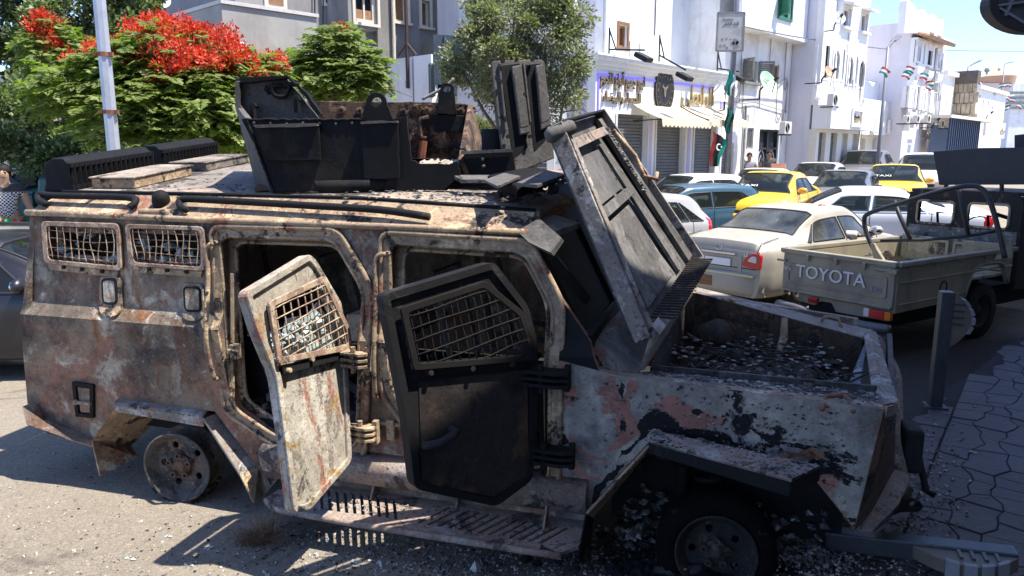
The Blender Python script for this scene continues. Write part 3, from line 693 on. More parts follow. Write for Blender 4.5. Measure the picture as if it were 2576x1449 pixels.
dish(2108, 47, O3 + .5, 15, DISHW, 'white lettered satellite dish high on the tall white building', face=(.1, -.85, .45), mark=arabic('جيوان'))
dish(2083, 183, O3 + .5, 14, DISHO, 'rust orange satellite dish in front of the arched window')
aircon(2096, 252, O3 + .45, 'air conditioner under the arched windows of the tall white building', 28)
# ---------------------------------------------------------------- big white building with shade-tinted side
S4 = fs(2175, 200, O3)[0] + 4.6; O4 = off_at(2290, S4)
a0, a1 = S4, fs(2362, 200, O4)[0]; zg = gz(a0, O4) - .5; zt = fs(2290, 86, O4)[1]; zp = fs(2280, 4, O4)[1]; ap = fs(2267, 200, O4)[0]
B = thing('white_building', 'big white building with shade-tinted side and wavy parapet at the street bend', 'building')
def z4(zx, zy): return (1932 + zx * .2828, zy * .2828)
def pr4(x0, y0, x1, y1, off): a, b = z4(x0, y0), z4(x1, y1); return pr(a[0], b[0], a[1], b[1], off)
r1 = [pr4(1265, 335, 1305, 545, O4), pr4(1362, 375, 1408, 580, O4), pr4(1450, 410, 1492, 610, O4)]
r2 = [pr4(1232, 760, 1275, 955, O4), pr4(1330, 770, 1370, 975, O4), pr4(1415, 800, 1450, 995, O4)]
n1 = [pr4(1327, 355, 1342, 555, O4), pr4(1424, 395, 1440, 590, O4), pr4(1508, 435, 1523, 620, O4), pr4(1293, 770, 1308, 960, O4), pr4(1388, 790, 1402, 980, O4), pr4(1470, 815, 1482, 1000, O4)]
zs4 = fs(2300, 330, O4)[1]
al = [q for q in r1 + r2 + n1]
wall(B, O4, rect(a0, a1, zs4, zt), [rect(*q) for q in r1 + r2] + [arch(*q) for q in n1], WHITE)
solid(B, a0, a1, O4 - .285, 12, zg, zp - .5, WHITE_SHADE)
for q in r1 + r2:
 f = window(B, O4, q, WHITE, GLASSD, proud=0, mull=False, recess=.05)
 g = G(); sbox(g, q[0] - .02, q[1] + .02, O4 - .06, O4 + .004, q[2] + (q[3] - q[2]) * .74, q[3] - .02); g.build('blind_box', WHITE_SHADE, f)
 cx = (q[0] + q[1]) / 2; wd = (q[1] - q[0]) * .5; k = 6; vs = []
 for i in range(k + 1):
  t = math.pi / 2 * i / k; vs += [W(cx - wd, O4 + .14 * math.cos(t), q[2] - .2 - .42 * math.sin(t)), W(cx + wd, O4 + .14 * math.cos(t), q[2] - .2 - .42 * math.sin(t))]
 b_ = len(vs); vs += [W(cx - wd, O4, q[2] - .2), W(cx + wd, O4, q[2] - .2)]
 g = G(); g.add(vs, [(2 * i, 2 * i + 1, 2 * i + 3, 2 * i + 2) for i in range(k)] + [tuple([b_] + [2 * i for i in range(k + 1)]), tuple([b_ + 1] + [2 * i + 1 for i in range(k + 1)])]); g.build('corbel', WHITE, f)
for q in n1: window(B, O4, q, WHITE, WHITE_SHADE, proud=0, mull=False, shape='arch', fw=.04)
# tiled edge and wavy parapet
TILE = mat('brown_roof_tile', (.36, .22, .13), .8, var=.25, scale=9)
g = G(); P = []; k = 40
for i in range(k):
 sA = a0 + (a1 - a0 + .4) * i / k; g.tube([W(sA + .1, O4 - .1, zt + .2), W(sA + .1, O4 + .45, zt + .02)], .09, 6)
g.build('tile_edge', TILE, B)
L4 = a1 - a0
wave = [(a1, zt + .18), (a0, zt + .18), (a0 - .01, zt + .18), (ap, zp - 1.2)] + [(ap + (a1 - ap) * i / 60, zp - .25 + .28 * abs(math.sin(i / 60 * math.pi * 3.5)) + .35 * math.exp(-((i / 60) / .08) ** 2)) for i in range(61)]
holes = [rect(a0 + L4 * k / 6.3 + 1.2, a0 + L4 * k / 6.3 + 2.0, zp - 1.3, zp - .75) for k in (1, 3, 4.8)]
wall(B, O4 - .05, wave, holes, WHITE, .3, 'parapet')
g = G()
for q in holes:
 s_ = [p[0] for p in q]; z_ = [p[1] for p in q]; sbox(g, min(s_), max(s_), O4 - .3, O4 - .2, min(z_), max(z_))
g.build('parapet_niche', WHITE_SHADE, B)
for k, x_ in enumerate((1232, 1322, 1418)): aircon(*z4(x_, 1062 - k * 2), O4 + .3, ('first', 'second', 'third')[k] + ' air conditioner in the row under the big wavy parapet building', 17)
dish(*z4(1495, 1075), O4 + .4, 8, DISHW, 'white satellite dish beside the row of air conditioners', face=(.1, -.8, .5))
for k, x_ in enumerate((1540, 1597)): aircon(*z4(x_, 1105), O4 + .3, ('left', 'right')[k] + ' one of two paired air conditioners beyond the white dish', 16)
# low white annex and row of shops running along under the big buildings
S5 = fs(2175, 200, O3)[0] + .04
B = thing('shop_row', 'low white row of shops with sign boards and half-closed shutters', 'shop row')
OA = O4 + .0 if False else O3 - .9
zA = fs(2230, 213, OA)[1]; zB = fs(2230, 282, OA)[1]; zC = fs(2220, 340, OA + .55)[1]; e1 = fs(2250, 300, OA)[0]; zg = gz(S5, OA) - .6
g = G(); sbox(g, S5, e1, OA - 3, OA, zB, zA); g.build('annex', WHITE, B, bevel=.05)
E9 = fs(2388, 330, OA)[0]
g = G(); sbox(g, S5, E9, OA - 1.6, OA + .55, zC, zC + 1.5); g.build('sign_band', WHITE, B)
k = 9; piers = [(S5 + (E9 - S5) * i / k + .5, S5 + (E9 - S5) * (i + 1) / k - .5, zg + .5, zC - .15) for i in range(k)]
wall(B, OA, rect(S5, E9, zg, zC - .003), [rect(*q) for q in piers], CREAM, .3)
solid(B, S5, E9, OA - .305, 3, zg, zC + .4, CREAM)
for i, q in enumerate(piers): shutter(B, OA, q, SHUT if i % 2 == 0 else cream_sh)
BOARD = mat('white_sign_board', (.78, .78, .78), .5, var=.04)
def board(px0, px1, y0, y1, off, words, label, bandcol=None, parent=None):
 q = pr(px0, px1, y0, y1, off); t = thing('shop_sign', label, 'shop sign', (0, 0, 0), 0, 'shop signs along the white street front')
 g = G(); sbox(g, q[0], q[1], off - .12, off, q[2], q[3]); g.build('board', BOARD, t)
 if bandcol:
  m_ = N('sign_print_' + px0.__str__()); v = m_.new('ShaderNodeTexVoronoi'); m_.l(m_.coord(3.0, (1, 1, 1), 2, True), v.inputs['Vector'])
  m_.set(m_.mix(m_.ramp(v.outputs['Distance'], .1, .6), bandcol, (.75, .7, .6)), .5); g = G(); sbox(g, q[0] + .06, q[1] - .06, off + .002, off + .015, q[2] + .06, q[3] - .06); g.build('printed_picture', m_.m, t)
 if words: text('lettering', words, GOLD, t, W((q[0] + q[1]) / 2, off + .02, q[2] + (q[3] - q[2]) * .3), U, (0, 0, 1), (q[3] - q[2]) * .42, .02, width=(q[1] - q[0]) * .7)
board(*[z4(950, 0)[0], z4(990, 0)[0], z4(0, 1045)[1], z4(0, 1185)[1]], OA + .7, None, 'narrow picture sign beside the tall lamp post', (.55, .25, .2))
board(z4(1090, 0)[0], z4(1185, 0)[0], z4(0, 1070)[1], z4(0, 1195)[1], OA + .7, None, 'brown picture sign board with food photographs', (.42, .22, .06))
board(z4(1190, 0)[0], z4(1290, 0)[0], z4(0, 1120)[1], z4(0, 1215)[1], OA + .9, arabic('مخبز'), 'white sign board with red picture under the first air conditioner', (.62, .3, .22))
board(z4(1300, 0)[0], z4(1390, 0)[0], z4(0, 1110)[1], z4(0, 1235)[1], OA + 1.1, None, 'white sign board with a dark round picture', (.2, .2, .2))
board(z4(1398, 0)[0], z4(1480, 0)[0], z4(0, 1110)[1], z4(0, 1240)[1], OA + 1.1, None, 'red and grey picture sign board left of the white gold-lettered one', (.5, .16, .14))
board(z4(1485, 0)[0], z4(1640, 0)[0], z4(0, 1155)[1], z4(0, 1250)[1], OA + 1.3, arabic('ذهب'), 'long white sign board with gold letters in the middle')
board(z4(1645, 0)[0], z4(1720, 0)[0], z4(0, 1170)[1], z4(0, 1255)[1], OA + 1.3, arabic('سوق'), 'small white sign board right of the gold lettered one')
# ---------------------------------------------------------------- houses farther up the street
def far_house(label, px0, px1, yt0, off_, wins, mt, side=WHITE_SHADE, depth=9, ztop=None, name='white_house', offp=None):
 a0, a1 = fs(px0, 300, off_)[0], fs(px1, 300, off_)[0]; zt = fs(px0, yt0, off_)[1]; zg = gz(a0, off_) - .6
 t = thing(name, label, 'house')
 hs = [pr4(*w, off_) for w in wins]; hs = [h for h in hs if a0 + .1 < h[0] and h[1] < a1 - .1]
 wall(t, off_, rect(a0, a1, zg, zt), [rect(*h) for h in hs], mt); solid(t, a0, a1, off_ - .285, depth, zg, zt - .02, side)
 g = G(); sbox(g, a0, a1, off_ - .2, off_ + .18, zt - .004, zt + .2); g.build('roof_edge', mt, t)
 for h in hs: window(t, off_, h, WHITE, GLASSD, proud=0, mull=False)
 return t, a0, a1, zt, zg
OF = O4 - .2
far_house('narrow white house between the wavy parapet building and stone house', 2363, 2392, 184, OF, [(1495, 785, 1520, 945), (1527, 790, 1540, 950), (1563, 890, 1585, 1010)], WHITE)
# stone house: blocks one by one on its street face and side
STONE = mat('rough_tan_stone', (.36, .30, .22), .95, var=.25, scale=3, bump=.6, bscale=12, world=True); MORT = mat('grey_mortar', (.24, .22, .19), .95, var=.15, world=True)
STH = thing('stone_house', 'unplastered tan stone house with a dark upper course', 'house')
Ss = fs(2393, 300, OF)[0] + .1; OS = off_at(2446, Ss); e_ = fs(2453, 300, OS)[0]; zt = fs(2420, 209, OS - 2)[1]; z0_ = fs(2420, 297, OS - 2)[1]; zg = gz(Ss, OS) - .5
g = G(); sbox(g, Ss + .06, e_, OS - 9, OS - .06, zg, zt); g.build('core', MORT, STH)
W_side = abs(OS - OF) + 1.0; nb = 9; bw = W_side / nb; zz = z0_ - .6; row = 0; shared = []
for k in range(6):
 g = G(); a_, b_ = bw - .03, .52; j = lambda: R.uniform(-.02, .02)
 P = [Vector((j(), y + j(), z + j())) for z in (0, b_) for y in (0, -a_)]; Q = [p + Vector((.12, 0, 0)) for p in P]; P = [p + Vector((R.uniform(-.03, .02), 0, 0)) for p in P]
 g.hexa([P[0], P[1], Q[1], Q[0], P[2], P[3], Q[3], Q[2]]); shared.append(g.mesh('stone_block', STONE))
while zz < zt - .55:
 for i in range(nb):
  o = link('stone_block', shared[R.randrange(6)], STH); sh_ = .5 * bw if row % 2 else 0
  p = W(Ss, OS - .02 - i * bw - sh_ * (0 if i == nb - 1 else 1), zz); o.location = p
  o.rotation_euler = (0, 0, math.atan2(U.y, U.x))
 zz += .56; row += 1
g = G(); sbox(g, Ss - .08, e_, OS - 9, OS + .05, zt - .5, zt + .15); g.build('roof_course', mat('dark_weathered_block', (.12, .10, .085), .95, var=.3), STH)
t, a0, a1, zt, zg = far_house('long white house with small square windows beyond the stone house', 2450, 2524, 220, OS - 1.2, [(1820, 890, 1833, 930), (1890, 885, 1903, 970), (1938, 895, 1950, 980), (1980, 940, 1992, 985), (2035, 965, 2045, 1005), (2060, 970, 2070, 1010), (1978, 810, 2000, 840), (1855, 840, 1870, 870)], WHITE)
aircon(*z4(1845, 1030), OS - .8, 'air conditioner on the long white house beyond the stone one', 11)
dish(*z4(1972, 1010), OS - .5, 6, DISHW, 'white satellite dish on the long white house', face=(.1, -.8, .4))
board(z4(1945, 0)[0], z4(2003, 0)[0], z4(0, 1090)[1], z4(0, 1210)[1], OS - .3, None, 'orange and brown picture sign far up the street', (.6, .3, .05))
board(z4(2006, 0)[0], z4(2065, 0)[0], z4(0, 1095)[1], z4(0, 1220)[1], OS - .3, None, 'plain pale sign far up the street beside the orange one')
board(z4(2068, 0)[0], z4(2120, 0)[0], z4(0, 1095)[1], z4(0, 1230)[1], OS - .3, arabic('بنك'), 'last white sign before the tan building')
# tan building closing the view, with a round roof
TANB = mat('tan_render', (.46, .40, .36), .9, var=.08, scale=.5, bump=.1)
t = thing('tan_building', 'tall tan building with round tiled roof closing the street', 'building')
Y8 = 95.0
def at8(zx, zy): return at_y(*z4(zx, zy), Y8)
p0, p1 = at8(1870, 740), at8(2185, 745); q0 = at8(1870, 1340); zg8 = hz(p0.x, Y8) - 1
g = G(); g.hexa([(p0.x, Y8, zg8), (p1.x, Y8, zg8), (p1.x + 9, Y8 + 12, zg8), (p0.x + 3, Y8 + 14, zg8), (p0.x, Y8, p0.z), (p1.x, Y8, p0.z), (p1.x + 9, Y8 + 12, p0.z), (p0.x + 3, Y8 + 14, p0.z)]); g.build('wall', TANB, t)
for (x0, y0, x1, y1) in ((1978, 808, 2010, 838), (2110, 860, 2130, 900)):
 a_, b_ = at8(x0, y0), at8(x1, y1); g = G(); g.box(((a_.x + b_.x) / 2, Y8 - .03, (a_.z + b_.z) / 2), (abs(b_.x - a_.x), .1, abs(a_.z - b_.z))); g.build('window', GLASSD, t)
c8 = at8(2128, 735); rt = at8(2270, 720).x - c8.x
g = G(); g.lathe([(rt * .93, -.4), (rt * 1.02, .9), (rt * .3, 1.5), (rt * .1, 1.6), (rt * .09, 1.9), (0, 2.0)], (c8.x, Y8 + rt * .95, c8.z), (0, 0, 1), 40); g.build('round_roof', mat('terracotta_roof', (.52, .32, .2), .85, var=.15), t)
g = G(); m8 = at8(2208, 690); g.tube([(m8.x, Y8 + 6, m8.z - 1), (m8.x, Y8 + 6, at8(2208, 580).z)], .12, 6); g.ball((m8.x, Y8 + 6, at8(2208, 578).z), .35, 8); g.build('mast', GREYW, t)
t = thing('white_house', 'white house with louvred roof at the far right end of the street', 'house')
Y9 = 70.0
a_, b_ = at_y(*z4(2185, 745), Y9), at_y(*z4(2420, 970), Y9); zg9 = hz(a_.x, Y9) - 1
g = G(); g.hexa([(a_.x, Y9, zg9), (b_.x, Y9, zg9), (b_.x + 8, Y9 + 10, zg9), (a_.x + 6, Y9 + 10, zg9), (a_.x, Y9, a_.z), (b_.x, Y9, a_.z), (b_.x + 8, Y9 + 10, a_.z), (a_.x + 6, Y9 + 10, a_.z)]); g.build('wall', WHITE, t)
for k in range(4): g = G(); g.box(((a_.x + b_.x) / 2 + 1.2, Y9 - .1, a_.z - .8 - k * .45), (6, .14, .2)); g.build('louvre', GREYW, t)
# blue board on the tan building
a_, b_ = at8(2185, 975), at8(2250, 1100)
t = thing('notice_board', 'grey and blue notice board with a white arch emblem on the tan building', 'notice board')
g = G(); g.box(((a_.x + b_.x) / 2, Y8 - .25, (a_.z + b_.z) / 2), (b_.x - a_.x, .2, a_.z - b_.z)); bo = g.build('board', mat('grey_blue_board', (.36, .40, .52), .5), t)
NAVY = mat('navy_print', (.04, .07, .24), .5)
g = G(); cx, cz = (a_.x + b_.x) / 2, a_.z - 1.5; g.sheet([(cx + math.cos(q) * 1.1, cz + math.sin(q) * 1.0) for q in [math.pi * i / 10 for i in range(11)]], [], lambda x, z: (x, Y8 - .37, z), (0, .01, 0)); g.build('printed_arch', NAVY, t)
for k in range(3): g = G(); g.box((cx, Y8 - .37, cz - .7 - k * .5), (2.0, .02, .16)); g.build('printed_line', BOARD, t)
# dark blue metal railings in front of the stone house
RAIL = mat('dark_blue_fence_paint', (.03, .05, .10), .5, .3)
t = thing('railing', 'dark blue steel enclosure of upright bars before the stone house', 'fence')
OR_ = OS + .2; r0 = fs(2388, 330, OR_)[0]; r1_ = fs(2462, 330, OR_)[0]; zT, zBt = fs(2420, 300, OR_)[1], fs(2420, 385, OR_)[1]
g = G(); sbox(g, r0, r1_, OR_ - .8, OR_ - .7, zBt, zT - .3); g.build('sheet', mat('blue_grey_sheet', (.10, .14, .20), .6), t)
bar_me = None
for i in range(16):
 s_ = r0 + (r1_ - r0) * i / 15
 if bar_me is None: g = G(); g.box((0, 0, (zT - zBt) / 2), (.09, .09, zT - zBt)); bar_me = g.mesh('upright_bar', RAIL)
 o = link('upright_bar', bar_me, t); o.location = W(s_, OR_, zBt); o.rotation_euler = (0, 0, math.atan2(U.y, U.x))
g = G(); sbox(g, r0 - .5, r1_ + 3.0, OR_ - 1, OR_ + .15, zT, zT + .14); g.build('top_beam', CREAM, t)
# kerbed footway along the facades
g = G(); k = 40; Ls = -3; Le = 120
for i in range(k):
 sa, sb = Ls + (Le - Ls) * i / k, Ls + (Le - Ls) * (i + 1) / k; za, zb_ = gz(sa, 2), gz(sb, 2); oo = 1.5 if sa < 60 else -4
 g.hexa([W(sa, -6, za - .5), W(sb, -6, zb_ - .5), W(sb, oo, zb_ - .5), W(sa, oo, za - .5), W(sa, -6, za + .17), W(sb, -6, zb_ + .17), W(sb, oo, zb_ + .17), W(sa, oo, za + .17)])
g.build('footway', mat('pale_footway', (.42, .40, .37), .95, var=.15, world=True), kind='structure')
# ---------------------------------------------------------------- shaded shop front on the right, outside the frame, whose canopy shades the foreground
E0 = Vector((-.5, 3.58, 0)) + SUN * (8.0 / SUN.z); E0 = Vector((E0.x, E0.y, 0))
t = thing('shop_building', 'building on the right whose overhanging canopy shades the pavement', 'building')
CAN = mat('grey_canopy_concrete', (.34, .33, .32), .9, var=.1)
def C_(a, b, z): return E0 + U * a + M_ * b + Vector((0, 0, z))
def cbox(a0, a1, b0, b1, z0, z1):
 return [C_(a, b, z) for z in (z0, z1) for a, b in ((a0, b0), (a1, b0), (a1, b1), (a0, b1))]
g = G(); g.hexa(cbox(-9, 22, 0, 3.6, 8.0, 8.3)); g.build('canopy', CAN, t)
g = G(); g.hexa(cbox(-9, 22, 3.6, 9, -.5, 10)); g.build('wall', mat('beige_render', (.42, .38, .33), .9, var=.1), t)
for k in range(4):
 g = G(); g.hexa(cbox(-7 + k * 7, -3 + k * 7, 3.52, 3.58, .1, 3.2)); g.build('roller_shutter', SHUT, t)
# round sign hanging at the canopy, seen from below at the top right corner
t = thing('hanging_sign', 'dark oval hanging sign frame at the top right corner', 'sign')
c_ = at_y(2600, 12, 6.6);
def ov(a, b, d=0): return (c_.x + a, 6.6 + d + b * .2, c_.z + b)
k = 36; A_, B_ = .375, .235
og = [(A_ * math.cos(2 * math.pi * i / k), B_ * math.sin(2 * math.pi * i / k)) for i in range(k)]
g = G(); g.sheet(og, [[(x * .8, z * .74) for x, z in og]], lambda a, b: ov(a, b), (0, .14, 0)); g.build('rim', mat('black_sign_rim', (.02, .021, .024), .5), t, bevel=.008)
GREYP = mat('slate_sign_panel', (.10, .11, .13), .5, var=.2)
g = G(); g.sheet([(x * .81, z * .76) for x, z in og], [], lambda a, b: ov(a, b, .1), (0, .02, 0)); g.build('panel', GREYP, t)
GREYQ = mat('grey_sign_bar', (.19, .20, .22), .5)
for (a0_, b0_, a1_, b1_) in ((-.29, .0, .25, .07), (-.22, -.09, -.1, .16), (-.02, -.16, .06, .16), (.0, .02, .24, -.08), (-.27, -.02, -.05, -.15), (-.2, .12, .2, .14)):
 g = G(); g.bar(ov(a0_, b0_, .05), ov(a1_, b1_, .05), .02, .05, (0, 1, 0)); g.build('lattice_bar', GREYQ, t)
g = G(); zt_ = 8.12 - c_.z; g.tube([ov(.2, .2, .07), ov(.2, zt_, .07)], .02, 8); g.tube([ov(-.05, .22, .07), ov(-.05, zt_, .07)], .02, 8); g.build('hanger', BLACKM, t); g = G(); g.tube([(c_.x - .2, 6.67 + zt_ * .2, 8.12), (c_.x + 3.4, 6.67 + zt_ * .2, 8.12)], .04, 8); g.build('support_arm', BLACKM, t)
# ---------------------------------------------------------------- grey concrete house on the left
def z2(zx, zy): return (805 + zx * .3535, zy * .3535)
def prz(x0, y0, x1, y1, off): a, b = z2(x0, y0), z2(x1, y1); return pr(a[0], b[0], a[1], b[1], off)
OG = -9.2
B = thing('grey_house', 'unpainted grey cement house with cream framed windows behind the flame trees', 'house')
a0, a1 = fs(610, 300, OG)[0], fs(1112, 300, OG)[0]
wB = [prz(550, -40, 640, 158, OG), prz(735, 10, 795, 192, OG)]; dk = prz(345, 205, 430, 330, OG)
wall(B, OG, rect(a0, a1, -.5, 14), [rect(*q) for q in wB + [dk]], GREYC)
solid(B, a0, a1, OG - .285, 9, -.5, 13.98, GREYC)
for q in wB: window(B, OG, q, WFRAME, BROWNW, proud=.06, mull=False, sill=True)
g = G(); sbox(g, dk[0], dk[1], OG - .28, OG - .2, dk[2], dk[3]); g.build('recess', mat('dark_cement', (.2, .2, .2), .95), B)
bay = prz(230, -80, 435, 205, OG + .9)
g = G(); sbox(g, bay[0], bay[1], OG + .003, OG + .62, bay[2], 14); g.build('bay', GREYC, B, bevel=.01)
OB = OG + .9
wall(B, OB, rect(bay[0], bay[1], bay[2], 14), [rect(*prz(275, -60, 430, 168, OB))], GREYC, .28, 'bay_front')
window(B, OB, prz(275, -60, 430, 168, OB), WFRAME, GLASSD, proud=.05, fw=.12, lower=mat('brown_tile_panel', (.30, .17, .09), .7, var=.2, scale=12))
lb = prz(110, 0, 228, 400, OG + .25); g = G(); sbox(g, lb[0], lb[1], OG + .003, OG + .25, -.5, 14); g.build('pilaster', GREYL, B)
g = G()
for zx, r_ in ((520, .06), (870, .05)): x_ = fs(*z2(zx, 100), OG + .1)[0]; g.tube([W(x_, OG + .1, 0), W(x_, OG + .1, 14)], r_, 8)
g.build('downpipe', WFRAME, B)
# terrace block with a parapet standing before it
OT = -8.2; t0, t1 = fs(576, 300, OT)[0], fs(808, 300, OT)[0]; zt = fs(700, 30, OT)[1]; zbm = fs(700, 175, OT)[1]
g = G(); sbox(g, t0, t1, OT - 9, OT, -.4, zt); g.build('terrace', GREYL, B, bevel=.015)
g = G(); sbox(g, t0 - .03, t1 + .05, OT - 9, OT + .06, zt + .003, zt + .1); g.build('terrace_coping', mat('pale_coping', (.52, .5, .47), .9, var=.1), B)
for (x0, x1, y0, y1) in ((681, 735, -30, 25), (822, 895, -40, 22)):
 q = pr(x0, x1, y0, y1, OG)
 g = G(); sbox(g, q[0], q[1], OG + .003, OG + .06, q[2], q[3]); f = g.build('window', WFRAME, B)
 g = G(); sbox(g, q[0] + .12, q[1] - .12, OG + .062, OG + .075, q[2] + .1, q[3]); g.build('pane', BROWNW if x0 < 700 else GLASSD, f)
g = G(); x_, z_ = fs(618, 120, OT + .15); g.tube([W(x_, OT + .15, z_ - 1.2), W(x_, OT + .15, z_), W(x_ - .12, OT + .15, z_ + .1), W(x_ - .2, OT + .15, z_ + .02)], .07, 8); g.build('vent_pipe', WHITE, B)
g = G(); x_ = fs(790, 10, OG + .1)[0]; g.tube([W(x_, OG + .1, zt), W(x_ + .1, OG + .1, zt + 2), W(x_, OG + .1, 14)], .025, 5); x_ += .3; g.tube([W(x_, OG + .1, zt), W(x_ + .1, OG + .1, zt + 2), W(x_, OG + .1, 14)], .02, 5); g.build('cable', DARK, B)
# small tiled porch at the foot of the terrace
g = G(); q = pr(655, 760, 130, 140, OT + 1.2); sbox(g, q[0], q[1], OT + .003, OT + 1.2, q[2], q[3]); g.build('porch_roof', TILE, B)
g = G(); sbox(g, q[0] + .1, q[0] + .25, OT + .9, OT + 1.05, -.4, q[2] - .003); sbox(g, q[1] - .3, q[1] - .15, OT + .9, OT + 1.05, -.4, q[2] - .003); g.build('porch_post', GREYW, B)
dish(410, 5, OT + .3, 16, DISHW, 'white satellite dish high over the dark tree at the left', face=(.3, -.85, .35))
# cream house behind
B = thing('cream_house', 'pale cream house wall behind the steel cabin and round grey-green tree', 'house')
OC = -12.5; c0, c1 = fs(1105, 300, OC)[0], fs(1420, 300, OC)[0]
hq = prz(1040, 20, 1078, 60, OC)
wall(B, OC, rect(c0, c1, -.5, 15), [rect(*pr(1172, 1200, 2, 24, OC))], mat('cream_render', (.55, .53, .48), .92, var=.06)); solid(B, c0, c1, OC - .285, 6, -.5, 14.98, WHITE2)
q = pr(1172, 1200, 2, 24, OC); window(B, OC, q, WFRAME, GREYW, proud=.04)
# white yard wall running back from the street, with square holes
WY = thing('yard_wall', 'long white yard wall with two square holes below the grey house', 'wall')
Pc = at_y(1084, 136, 23.5); SN = -U
def wy(px, py): p = hit(px, py, Pc, SN); q_ = p - Pc; return -q_.dot(M_), p.z
l1 = wy(946, 150)[0] + 4
hh = []
for zx0, zx1, zy0, zy1 in ((487, 510, 577, 625), (607, 633, 575, 622)):
 c_ = z2((zx0 + zx1) / 2, zy0); d_ = z2((zx0 + zx1) / 2, zy1); hh.append(rect(*sorted((wy(z2(zx0, 0)[0], c_[1])[0], wy(z2(zx1, 0)[0], c_[1])[0])), wy(*d_)[1], wy(*c_)[1]))
g = G(); g.sheet(rect(0, l1, -.5, Pc.z), hh, lambda a, b: Vector((Pc.x, Pc.y, 0)) - M_ * a + Vector((0, 0, b)), U * .25); g.build('wall', WHITE, WY)
g = G()
for h in hh: a_, b_, = h[0][0], h[1][0]; g.hexa([Vector((Pc.x, Pc.y, 0)) - M_ * x + U * o_ + Vector((0, 0, z)) for z in (h[0][1], h[2][1]) for x, o_ in ((a_, .2), (b_, .2), (b_, .24), (a_, .24))])
g.build('hole_board', BROWNW, WY)
g = G(); zx_ = wy(z2(672, 0)[0], 300)[0]; b0 = Vector((Pc.x, Pc.y, 0)) - M_ * zx_ - U * .02; g.tube([b0, b0 + Vector((0, 0, Pc.z))], .02, 5); g.build('wall_cable', GREYW, WY)
# iron frame posts on it
t = thing('iron_mast', 'rusty black mast with two stay legs on the white yard wall', 'mast')
pm = at_y(*z2(620, 395), 24.2);
g = G(); g.tube([pm - Vector((0, 0, 1)), Vector((pm.x, pm.y, 11))], .06, 6); a_ = at_y(*z2(555, 395), 24.2); b_ = at_y(*z2(685, 390), 24.2); k_ = at_y(*z2(618, 305), 24.2); g.tube([a_, k_, b_], .05, 6); g.build('mast_pole', mat('rusty_black_steel', (.06, .035, .03), .7, var=.3), t)
# steel cabin
CABIN = mat('slate_steel_sheet', (.055, .075, .09), .55, .2, var=.2, scale=3)
t = thing('steel_cabin', 'dark slate steel cabin of ribbed sheets beside the white yard wall', 'cabin')
def cab(zx0, zx1, zy0, zy1, Y, nm, dep):
 a_, b_ = at_y(*z2(zx0, zy0), Y), at_y(*z2(zx1, zy1), Y); w = b_.x - a_.x; ux = Vector((math.cos(rad(18)), math.sin(rad(18)), 0)); w = w / ux.x; h = a_.z - b_.z; k = max(3, int(w / .5))
 g = G(); uy = Vector((-ux.y, ux.x, 0)); o_ = Vector((a_.x, a_.y, 0))
 g.hexa([o_ + ux * x + uy * y + Vector((0, 0, z)) for z in (b_.z, a_.z) for x, y in ((0, 0), (w, 0), (w, dep), (0, dep))]); f = g.build(nm, CABIN, t)
 for i in range(k + 1):
  g = G(); c_ = o_ + ux * (w * i / k) - uy * .02; g.bar(c_ + Vector((0, 0, b_.z + .02)), c_ + Vector((0, 0, a_.z - .02)), .07, .06, uy); g.build('rib', CABIN, f)
cab(812, 1035, 245, 600, 23.6, 'cabin_wall', 2.2); cab(785, 812, 450, 690, 23.3, 'lower_sheet', 1.0); cab(880, 1000, 600, 675, 23.3, 'lower_sheet', .8)
g = G(); a_, b_ = at_y(*z2(1000, 205), 23.6), at_y(*z2(1110, 190), 23.6); g.tube([a_, b_, b_ + Vector((.6, 1, .1))], .03, 5); c_ = at_y(*z2(1050, 235), 23.8); g.add([c_ + Vector(q) for q in ((-.4, 0, -.1), (.5, 0, -.1), (.1, .4, .35), (.1, -.3, .3))], [(0, 1, 2), (1, 0, 3), (0, 2, 3), (1, 3, 2)]); g.build('roof_rail', BLACKM, t)
# low pinkish wall between the cabin and the shop
t = thing('plaster_wall', 'stained pale plaster wall under the round grey-green tree', 'wall')
a_, b_ = at_y(1150, 215, 22.5), at_y(1262, 300, 22.0); g = G(); g.hexa([(a_.x, 22.5, -.4), (b_.x, 21.6, -.4), (b_.x, 21.9, -.4), (a_.x, 22.8, -.4), (a_.x, 22.5, a_.z), (b_.x, 21.6, a_.z), (b_.x, 21.9, a_.z), (a_.x, 22.8, a_.z)])
g.build('wall', mat('pale_pink_plaster', (.60, .56, .55), .92, var=.08, dirt=(.36, .28, .2), damt=.3, bump=.2), t)
